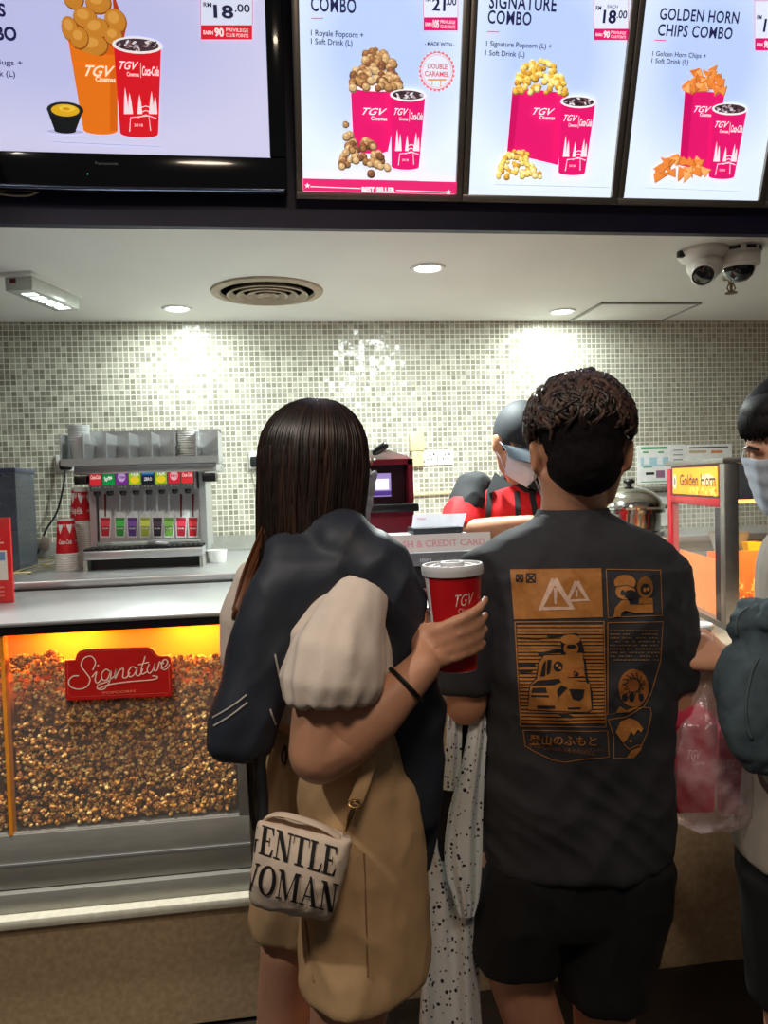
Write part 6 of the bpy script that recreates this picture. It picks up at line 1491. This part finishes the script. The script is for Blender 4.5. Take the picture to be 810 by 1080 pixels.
cloth([(735, 497, 515, 1.50), (770, 494, 514, 1.45), (810, 486, 511, 1.43), (860, 473, 509, 1.425), (910, 469, 508, 1.42), (945, 478, 505, 1.42), (965, 484, 500, 1.42)], .010, SPK, 'speckled_sleeve', gar, 1, .006)
cloth([(742, 474, 489, 1.50), (775, 471, 487, 1.445), (810, 468, 486, 1.44), (832, 467, 485, 1.44)], .009, SPK, 'speckled_cuff', gar, 2, .003)
cloth([(735, 478, 500, 1.53), (780, 474, 498, 1.475), (840, 464, 494, 1.47), (890, 458, 485, 1.465), (905, 456, 480, 1.465)], .011, BLK, 'black_lining', gar, 3, .005)
cloth([(882, 455, 472, 1.475), (895, 448, 486, 1.47), (930, 452, 500, 1.465), (990, 447, 504, 1.455), (1050, 444, 506, 1.445), (1120, 440, 510, 1.435), (1180, 438, 508, 1.43)], .014, SPK, 'speckled_body', gar, 4, .010)

# ---------------------------------------------------------------- staff member behind the counter
dc = 2.80
crew = thing('person', (D(560, 540, dc).x, D(560, 540, dc).y, 0), 'person in black cap, white mask and red and black uniform behind the counter', 'person')
fc = dirn(168); rc_ = Vector((fc.y, -fc.x, 0))
HC = headm(D(548, 470, 2.74), 160, 26, -4, 1.10)
mb = MB(); head(mb, HC)
mb.tube(PT([(553, 545, 2.82), (552, 515, 2.80), (550, 485, 2.76)]), [.075, .062, .058], 18)
def rowc(mb, rs, mul=1.0): mb.loft([ring(D(x, y, d), a*mul, b*mul, rc_, fc, 26) for y, x, a, b, d in rs])
TORS = [(508, 552, .10, .075, 2.80), (516, 554, .165, .09, 2.80), (535, 556, .19, .115, 2.80), (575, 558, .18, .12, 2.80), (640, 560, .17, .115, 2.80), (690, 560, .18, .12, 2.80), (740, 560, .175, .12, 2.80)]
rowc(mb, TORS)
ce, ch = D(480, 562, 2.70), D(560, 551, 2.58)
mb.tube([D(500, 522, 2.80), ce], [.055, .045], 16, round_ends=True); mb.tube([ce, ce.lerp(ch, .5), ch], [.043, .038, .027], 16, round_ends=True); hand(mb, ch, ch-ce, UP, -FH, (.4, .6, .4))
ce2, ch2 = D(630, 565, 2.72), D(590, 553, 2.52)
mb.tube([D(607, 522, 2.80), ce2], [.055, .045], 16, round_ends=True); mb.tube([ce2, ce2.lerp(ch2, .5), ch2], [.043, .038, .027], 16, round_ends=True); hand(mb, ch2, ch2-ce2, UP, -FH, (.4, .6, .4))
for s in (-1, 1):
    hp = D(560, 735, 2.8)+rc_*(.085*s); kn = Vector((hp.x, hp.y, .48))-FH*.01; an = Vector((hp.x, hp.y, .08))
    mb.tube([hp, kn, an], [.085, .058, .04], 16); foot(mb, an, 168)
co_, no_, fs_ = skin(mb, .007, 5); from_arr(co_, fs_).build('body', SKIN_M, crew, angle=180)
eyes(HC, crew, True); mask(HC, crew, M('white_mask', (214, 214, 226), rough=.7, var=.03, bump=.05, bscale=300))
RS = M('red_uniform', (218, 28, 38), rough=.75, var=.06, bump=.05, bscale=400); BS = M('black_uniform', (34, 36, 40), rough=.8, var=.1, bump=.05, bscale=400)
mb = MB(); rowc(mb, [(510, 552, .11, .08, 2.80)]+TORS[1:6], 1.07)
co_, no_, fs_ = skin(mb, .007, 5); co_ = wrinkle(co_, no_, [(.008, (8, 8, 6), 3, 0), (.004, (18, 18, 14), 5, 1)])
sh_ = from_arr(co_, fs_).build('uniform_shirt', RS, crew, angle=180)
bc_ = BVHTree.FromPolygons([tuple(c) for c in co_], fs_)
for s, (a, b) in (('l', (D(500, 520, 2.79), ce)), ('r', (D(607, 520, 2.79), ce2))):
    m1 = MB(); m1.tube([a+UP*.008, a.lerp(b, .42)], [.073, .070], 20, round_ends=True); c1_, n1_, f1_ = skin(m1, .007, 3); c1_ = wrinkle(c1_, n1_, [(.005, (14, 14, 10), 5, 1)]); from_arr(c1_, f1_).build('black_shoulder', BS, crew, angle=180)
    m1 = MB(); m1.tube([a.lerp(b, .40), a.lerp(b, .7), a.lerp(b, .93)], [.071, .072, .068], 20); c1_, n1_, f1_ = skin(m1, .006, 3); c1_ = wrinkle(c1_, n1_, [(.006, (12, 12, 9), 9, 1)]); from_arr(c1_, f1_).build('red_sleeve', RS, crew, angle=180)
def onc_(px, py, o=.004):
    r = ray(px, py).normalized(); h = bc_.ray_cast(CAM, r); return (h[0] if h[0] is not None else D(px, py, 2.7))-r*o
def band(l, w, name, mat, par, n=8):
    pts = crs(l, n); vs = []; fs = []
    for i, p in enumerate(pts):
        t = pts[min(i+1, len(pts)-1)]-pts[max(i-1, 0)]; t = t/np.linalg.norm(t); q = np.array((-t[1], t[0]))*w/2
        a, b = onc_(*(p+q)), onc_(*(p-q)); vs += [a, b, a+FH*.006, b+FH*.006]
    for i in range(len(pts)-1):
        o = 4*i; fs += [[o, o+1, o+5, o+4], [o+2, o+6, o+7, o+3], [o, o+4, o+6, o+2], [o+1, o+3, o+7, o+5]]
    return MB().add(vs, fs).build(name, mat, par, angle=60)
band([(517, 508), (516, 525), (515, 548)], 6, 'apron_strap', BS, crew); band([(560, 508), (562, 525), (566, 548)], 6, 'apron_strap', BS, crew); band([(545, 518), (546, 530), (547, 550)], 6, 'button_placket', BS, crew)
mb = MB()
mb.loft([ring(D(551, y, d), a, b, rc_, fc, 26) for y, a, b, d in ((519, .108, .088, 2.785), (509, .088, .078, 2.785), (500, .078, .070, 2.785), (503, .072, .064, 2.785), (516, .07, .06, 2.785))], caps=False)
c1_, f1_ = np.array([tuple(v) for v in mb.v]), mb.f; from_arr(c1_, f1_).build('collar', BS, crew, angle=60)
for p0, p1, p2 in (((522, 498), (513, 521), (541, 512)), ((575, 498), (582, 522), (556, 514))):
    mb = MB(); a, b, c = D(*p0, 2.69), D(*p1, 2.655), D(*p2, 2.655); mb.add([a, b, c, a+FH*.008, b+FH*.008, c+FH*.008], [[0, 1, 2], [5, 4, 3], [0, 3, 4, 1], [1, 4, 5, 2], [2, 5, 3, 0]]).build('collar_point', BS, crew)
# cap
CAPM = M('black_cap', (32, 35, 42), rough=.7, var=.1, bump=.06, bscale=500)
mb = MB(); prof = [(.0985*math.cos(t), .105*math.sin(t)) for t in np.linspace(-.12, PI/2-.02, 12)]
mb.loft([[HC @ Vector((r*.91*math.cos(a), -.008+r*1.08*math.sin(a), .045+z)) for a in np.linspace(0, 2*PI, 37)[:-1]] for r, z in prof]); cap_ = mb.build('cap_crown', CAPM, crew, angle=60)
mb = MB(); rg = []
for f in np.linspace(0, 1, 7):
    fr = []; bk = []
    for a in np.linspace(-1, 1, 19):
        x = .088*math.sin(a*1.25)*(1-.12*f); y = .008+.09*math.cos(a*1.25)+f*.078*math.cos(a*1.25)**.8; z = .040-.018*f*f-.030*(x/.088)**2-.010*f
        fr.append(HC @ Vector((x, y, z))); bk.append(HC @ Vector((x, y, z-.004)))
    rg.append(fr+bk[::-1])
mb.loft(rg); mb.build('cap_brim', M('cap_brim_slate', (58, 68, 80), rough=.7, var=.08), crew, angle=60)
MB().ell(HC @ Vector((0, -.008, .151)), (.008, .008, .005)).build('cap_button', CAPM, cap_)
mb = MB(); he((0, -.022, .02), (.083, .094, .070), HC); c1_, n1_, f1_ = skin(mb, .006, 2)
mb = MB(); mb.v = c1_.tolist(); mb.f = f1_; mb.m = [0]*len(f1_); mb.build('hair', HAIRK, crew, angle=180)
mb = MB(); rowc(mb, [(680, 560, .19, .13, 2.80), (740, 560, .185, .13, 2.80)])
for s in (-1, 1):
    hp = D(560, 735, 2.8)+rc_*(.088*s); mb.tube([hp, Vector((hp.x, hp.y, .48)), Vector((hp.x, hp.y, .06))], [.10, .078, .065], 18)
c1_, n1_, f1_ = skin(mb, .009, 4); from_arr(c1_, f1_).build('trousers', BS, crew, angle=180)

# ---------------------------------------------------------------- young man at the right edge
dg_ = 1.42
guy = thing('person', (D(880, 1200, 1.48).x, D(880, 1200, 1.48).y, 0), 'person with black hair and pale blue mask at the right edge, face in profile', 'person')
HG = headm(D(836, 474, 1.44), -128, 14, 0, 1.0)
fg = dirn(-70); rg_ = Vector((fg.y, -fg.x, 0))
mb = MB(); head(mb, HG)
mb.tube(PT([(868, 600, 1.50), (860, 562, 1.48), (846, 515, 1.455)]), [.085, .062, .056], 18)
TG = [(560, 866, .085, .075, 1.49), (574, 868, .14, .09, 1.49), (596, 871, .178, .105, 1.49), (660, 872, .185, .115, 1.49), (760, 858, .165, .115, 1.47), (850, 848, .155, .11, 1.46), (930, 850, .165, .12, 1.46)]
mb.loft([ring(D(x, y, d), a, b, rg_, fg, 26) for y, x, a, b, d in TG])
ge, gh = D(842, 702, 1.38), D(770, 696, 1.42)
mb.tube([D(862, 640, 1.39), ge], [.044, .042], 16, round_ends=True); mb.tube([ge, ge.lerp(gh, .5), gh], [.044, .040, .029], 16, round_ends=True)
hand(mb, gh, (D(738, 688, 1.43)-gh), -FH*.7+UP*.7, FH*.75+UP*.6, (.9, 1.1, .7), 1.05, .6)
mb.tube([D(880, 622, 1.60), D(900, 720, 1.62), D(905, 800, 1.60)], [.05, .043, .028], 16, round_ends=True); hand(mb, D(905, 800, 1.60), -UP, RH, FH, (.3, .4, .3))
for s, x in ((-1, 838), (1, 870)):
    hp = D(x, 920, 1.46+.05*s); an = Vector((hp.x, hp.y, .08)); mb.tube([hp, Vector((hp.x, hp.y, .48)), an], [.085, .058, .04], 16); foot(mb, an, -70)
co_, no_, fs_ = skin(mb, .0055, 5); from_arr(co_, fs_).build('body', SKIN_W, guy, angle=180)
eyes(HG, guy, True); mask(HG, guy)
mb = MB(); he((0, -.022, .043), (.082, .096, .088), HG); he((0, -.035, -.0), (.078, .080, .075), HG); he((0, .022, .084), (.072, .066, .044), HG)
c1_, n1_, f1_ = skin(mb, .006, 3); HAIRF = M('matte_black_hair', (22, 19, 20), rough=.6, var=.4, scale=80, spec=.3); hg = from_arr(c1_, f1_).build('hair', HAIRF, guy, angle=180)
mb = MB(); rs = random.Random(3)
for k in range(800):
    a = rs.uniform(0, 2*PI); front = math.cos(a) > .2; u = (math.sin(a), math.cos(a)); t0 = rs.uniform(.15, .9); pts = []
    tm = 1.42 if front else 1.75
    for i in range(8):
        t = t0+(tm+rs.uniform(-.08, .08)-t0)*i/7; pts.append(HG @ Vector((.086*u[0]*math.sin(t)*1.03, -.016+.104*u[1]*math.sin(t)*1.04, .044+.094*math.cos(t)-(.012*(i/7)**2 if front else .0))))
    mb.tube(pts, [.003]+[.0046]*5+[.0035, .0012], 5, flat=1.6)
mb.build('fringe', HAIRF, hg, angle=180)
mb = MB(); mb.loft([ring(D(x, y, d), a*1.09, b*1.12, rg_, fg, 26) for y, x, a, b, d in TG[:1]+TG[1:6]+[(888, 846, .162, .115, 1.455), (893, 846, .16, .113, 1.455)]])
mb.tube([D(868, 606, 1.40), D(850, 678, 1.375)], [.064, .064], 18, round_ends=True); mb.tube([D(880, 618, 1.60), D(892, 680, 1.62)], [.066, .062], 18, round_ends=True)
c1_, n1_, f1_ = skin(mb, .007, 5); c1_ = wrinkle(c1_, n1_, [(.008, (7, 7, 5), 3, 0)])
from_arr(c1_, f1_).build('t_shirt', M('stone_grey_tee', (150, 142, 132), rough=.85, var=.05), guy, angle=180)
mb = MB(); mb.loft([ring(D(x, y, d), a, b, rg_, fg, 24) for y, x, a, b, d in ((860, 848, .16, .118, 1.46), (930, 850, .172, .126, 1.46))])
for s, x in ((-1, 838), (1, 870)):
    hp = D(x, 920, 1.46+.05*s); mb.tube([hp, Vector((hp.x, hp.y, .46))], [.098, .085], 18)
c1_, n1_, f1_ = skin(mb, .008, 4); from_arr(c1_, f1_).build('shorts', BLK, guy, angle=180)
MB().tube([D(774+3*math.cos(a), 700+13*math.sin(a), 1.425-.0*math.cos(a))+FH*.028*math.cos(a) for a in np.linspace(0, 2*PI, 25)], .004, 8).build('watch_strap', RUB, guy)

# denim jacket bundled over his forearm
DEN = M('dark_teal_denim', (58, 72, 80), rough=.85, col2=(86, 104, 112), scale=18, bump=.15, bscale=350)
den = thing('jacket', tuple(D(790, 810, 1.34)), 'dark denim jacket bundled over the forearm at the right edge', 'jacket')
mb = MB()
mb.tube(PT([(782, 660, 1.36), (802, 655, 1.34), (830, 652, 1.34), (862, 655, 1.36)]), [.032, .046, .052, .05], 22, round_ends=True)
mb.tube(PT([(784, 640, 1.37), (812, 642, 1.35), (840, 640, 1.36)]), [.018, .030, .030], 16, round_ends=True)
mb.loft([ring(D((a+b)/2, y, d), (b-a)/2*d/F, th, RH, FH, 26, 2.4) for y, a, b, th, d in ((668, 782, 870, .05, 1.35), (690, 768, 868, .062, 1.345), (730, 762, 866, .066, 1.34), (765, 763, 862, .058, 1.34), (790, 768, 850, .048, 1.34), (806, 782, 835, .034, 1.34), (813, 788, 824, .02, 1.34))])
co_, no_, fs_ = skin(mb, .0055, 5)
co_ = wrinkle(co_, no_, [(.012, (6, 6, 6), 2, 0), (-.010, (11, 11, 7), 7, 1), (-.003, (27, 27, 20), 3, 1)])
db = from_arr(co_, fs_).build('bundle', DEN, den, angle=180)
bd_ = BVHTree.FromPolygons([tuple(c) for c in co_], fs_)
def ond(px, py):
    r = ray(px, py).normalized(); h = bd_.ray_cast(CAM, r); return (h[0] if h[0] is not None else D(px, py, 1.3))-r*.001
mb = MB(); mb.tube([ond(x, y) for x, y in crs([(800, 694), (794, 706), (790, 722), (787, 742), (788, 765), (793, 780)], 5)], .0022, 6); mb.build('stitched_seam', M('denim_seam', (84, 98, 104), rough=.8), db, angle=180)
mb = MB(); mb.tube([ond(x, y) for x, y in crs([(777, 672), (776, 660), (780, 648), (790, 640)], 5)], .0022, 6); mb.build('stitched_hem', M('denim_seam', (84, 98, 104)), db, angle=180)

# plastic bag with two popcorn boxes inside, hanging from his hand
PLB = bpy.data.materials.new('clear_bag_film'); PLB.use_nodes = True
nt = PLB.node_tree; b = nt.nodes['Principled BSDF']; b.inputs['Base Color'].default_value = lin((246, 214, 222)); b.inputs['Roughness'].default_value = .18; b.inputs['Specular IOR Level'].default_value = .9
tc = nt.nodes.new('ShaderNodeTexCoord'); nz = nt.nodes.new('ShaderNodeTexNoise'); nz.inputs['Scale'].default_value = 16; nz.inputs['Detail'].default_value = 5; nt.links.new(tc.outputs['Object'], nz.inputs['Vector'])
mr = nt.nodes.new('ShaderNodeMapRange'); mr.inputs['From Min'].default_value = .35; mr.inputs['From Max'].default_value = .72; mr.inputs['To Min'].default_value = .08; mr.inputs['To Max'].default_value = .46; nt.links.new(nz.outputs['Fac'], mr.inputs['Value']); nt.links.new(mr.outputs[0], b.inputs['Alpha'])
bp = nt.nodes.new('ShaderNodeBump'); bp.inputs['Strength'].default_value = .6; bp.inputs['Distance'].default_value = .01; nt.links.new(nz.outputs['Fac'], bp.inputs['Height']); nt.links.new(bp.outputs['Normal'], b.inputs['Normal'])
db_ = 1.46
pbag = thing('plastic_bag', tuple(D(738, 868, db_)), 'clear plastic carrier bag holding red boxes, hanging from a hand', 'bag')
mb = MB()
mb.loft([ring(D((a+b_)/2, y, db_), (b_-a)/2*db_/F, th, RH, FH, 36, 2.6) for y, a, b_, th in ((700, 731, 751, .012), (716, 727, 757, .02), (738, 716, 766, .040), (757, 703, 774, .064), (790, 697, 780, .075), (830, 700, 786, .073), (856, 706, 788, .058), (866, 716, 776, .036), (872, 730, 748, .014))])
co_, no_, fs_ = skin(mb, .006, 4)
co_ = wrinkle(co_, no_, [(.006, (10, 10, 5), 2, 1), (.004, (24, 24, 12), 6, 1), (.002, (48, 48, 30), 3, 1)])
from_arr(co_, fs_).build('film', PLB, pbag, angle=180)
for s in (-1, 1):
    MB().tube(crs([tuple(D(741+s*5, 703, db_)), tuple(D(744+s*9, 690, db_-.012)), tuple(D(748+s*4, 676, db_-.03*s)), tuple(D(752, 672, db_))], 4), .006, 10, flat=.4).build('handle', PLB, pbag)
RB = M('crimson_box', (176, 14, 44), rough=.4, var=.05)
def popbox(px0, px1, pyt, pyb, d, rot, lab):
    c = D((px0+px1)/2, pyb, d); w = (px1-px0)/2*d/F; h = (D((px0+px1)/2, pyt, d).z-c.z); r = dirn(rot); x = Vector((r.y, -r.x, 0))
    t = thing('popcorn_box', c, lab, 'box')
    def sq(k, z): return [c+x*(sx*w*k)+r*(sy*w*.62*k)+UP*z for sx, sy in ((-1, -1), (1, -1), (1, 1), (-1, 1))]
    MB().loft([sq(.82, 0), sq(1, h)]).build('carton', RB, t)
    MB().loft([sq(1.0, h+.0005), sq(.98, h+.012), sq(.55, h+.032)]).build('folded_top', M('lit_box_top', (214, 60, 92), rough=.45), t)  # top painted lighter than the carton, as lit from above
    q0, q1, q2, q3 = sq(.82, 0)[0], sq(.82, 0)[1], sq(1, h)[1], sq(1, h)[0]
    a = Art(lambda u, v, hh: q0.lerp(q1, u).lerp(q3.lerp(q2, u), v)-r*(hh+.0006), lambda c_: INK(c_, .5)); a.text('TGV', .3, .62, .11, (240, 200, 206), .0, 'L', .8, .5, width=.34); a.text('Cinemas', .42, .55, .06, (240, 200, 206), .0, width=.3); a.mb.build('print', None, t, smooth=False)
popbox(706, 752, 760, 852, 1.445, 0, 'crimson popcorn box in the clear bag, the nearer of the two')
popbox(757, 783, 776, 856, 1.475, 8, 'crimson popcorn box in the clear bag, behind on the right')

# small lidded cup on the counter by the warmer
p = atZ(735, 678, .92); p = atY(735, 660, 2.14); sc = thing('soda_cup', (p.x, p.y, .92), 'small red cup with white lid standing by the chip warmer', 'cup')
hh = p.z-.92
MB().lathe([(.03, 0), (.043, hh), (.001, hh)], (p.x, p.y, .92), 36).build('paper_wall', CUPR, sc)
MB().lathe([(.0435, hh-.008), (.0475, hh-.006), (.048, hh+.004), (.044, hh+.008), (.034, hh+.005), (.014, hh+.010), (.001, hh+.010)], (p.x, p.y, .92), 36).build('lid', LIDM, sc)
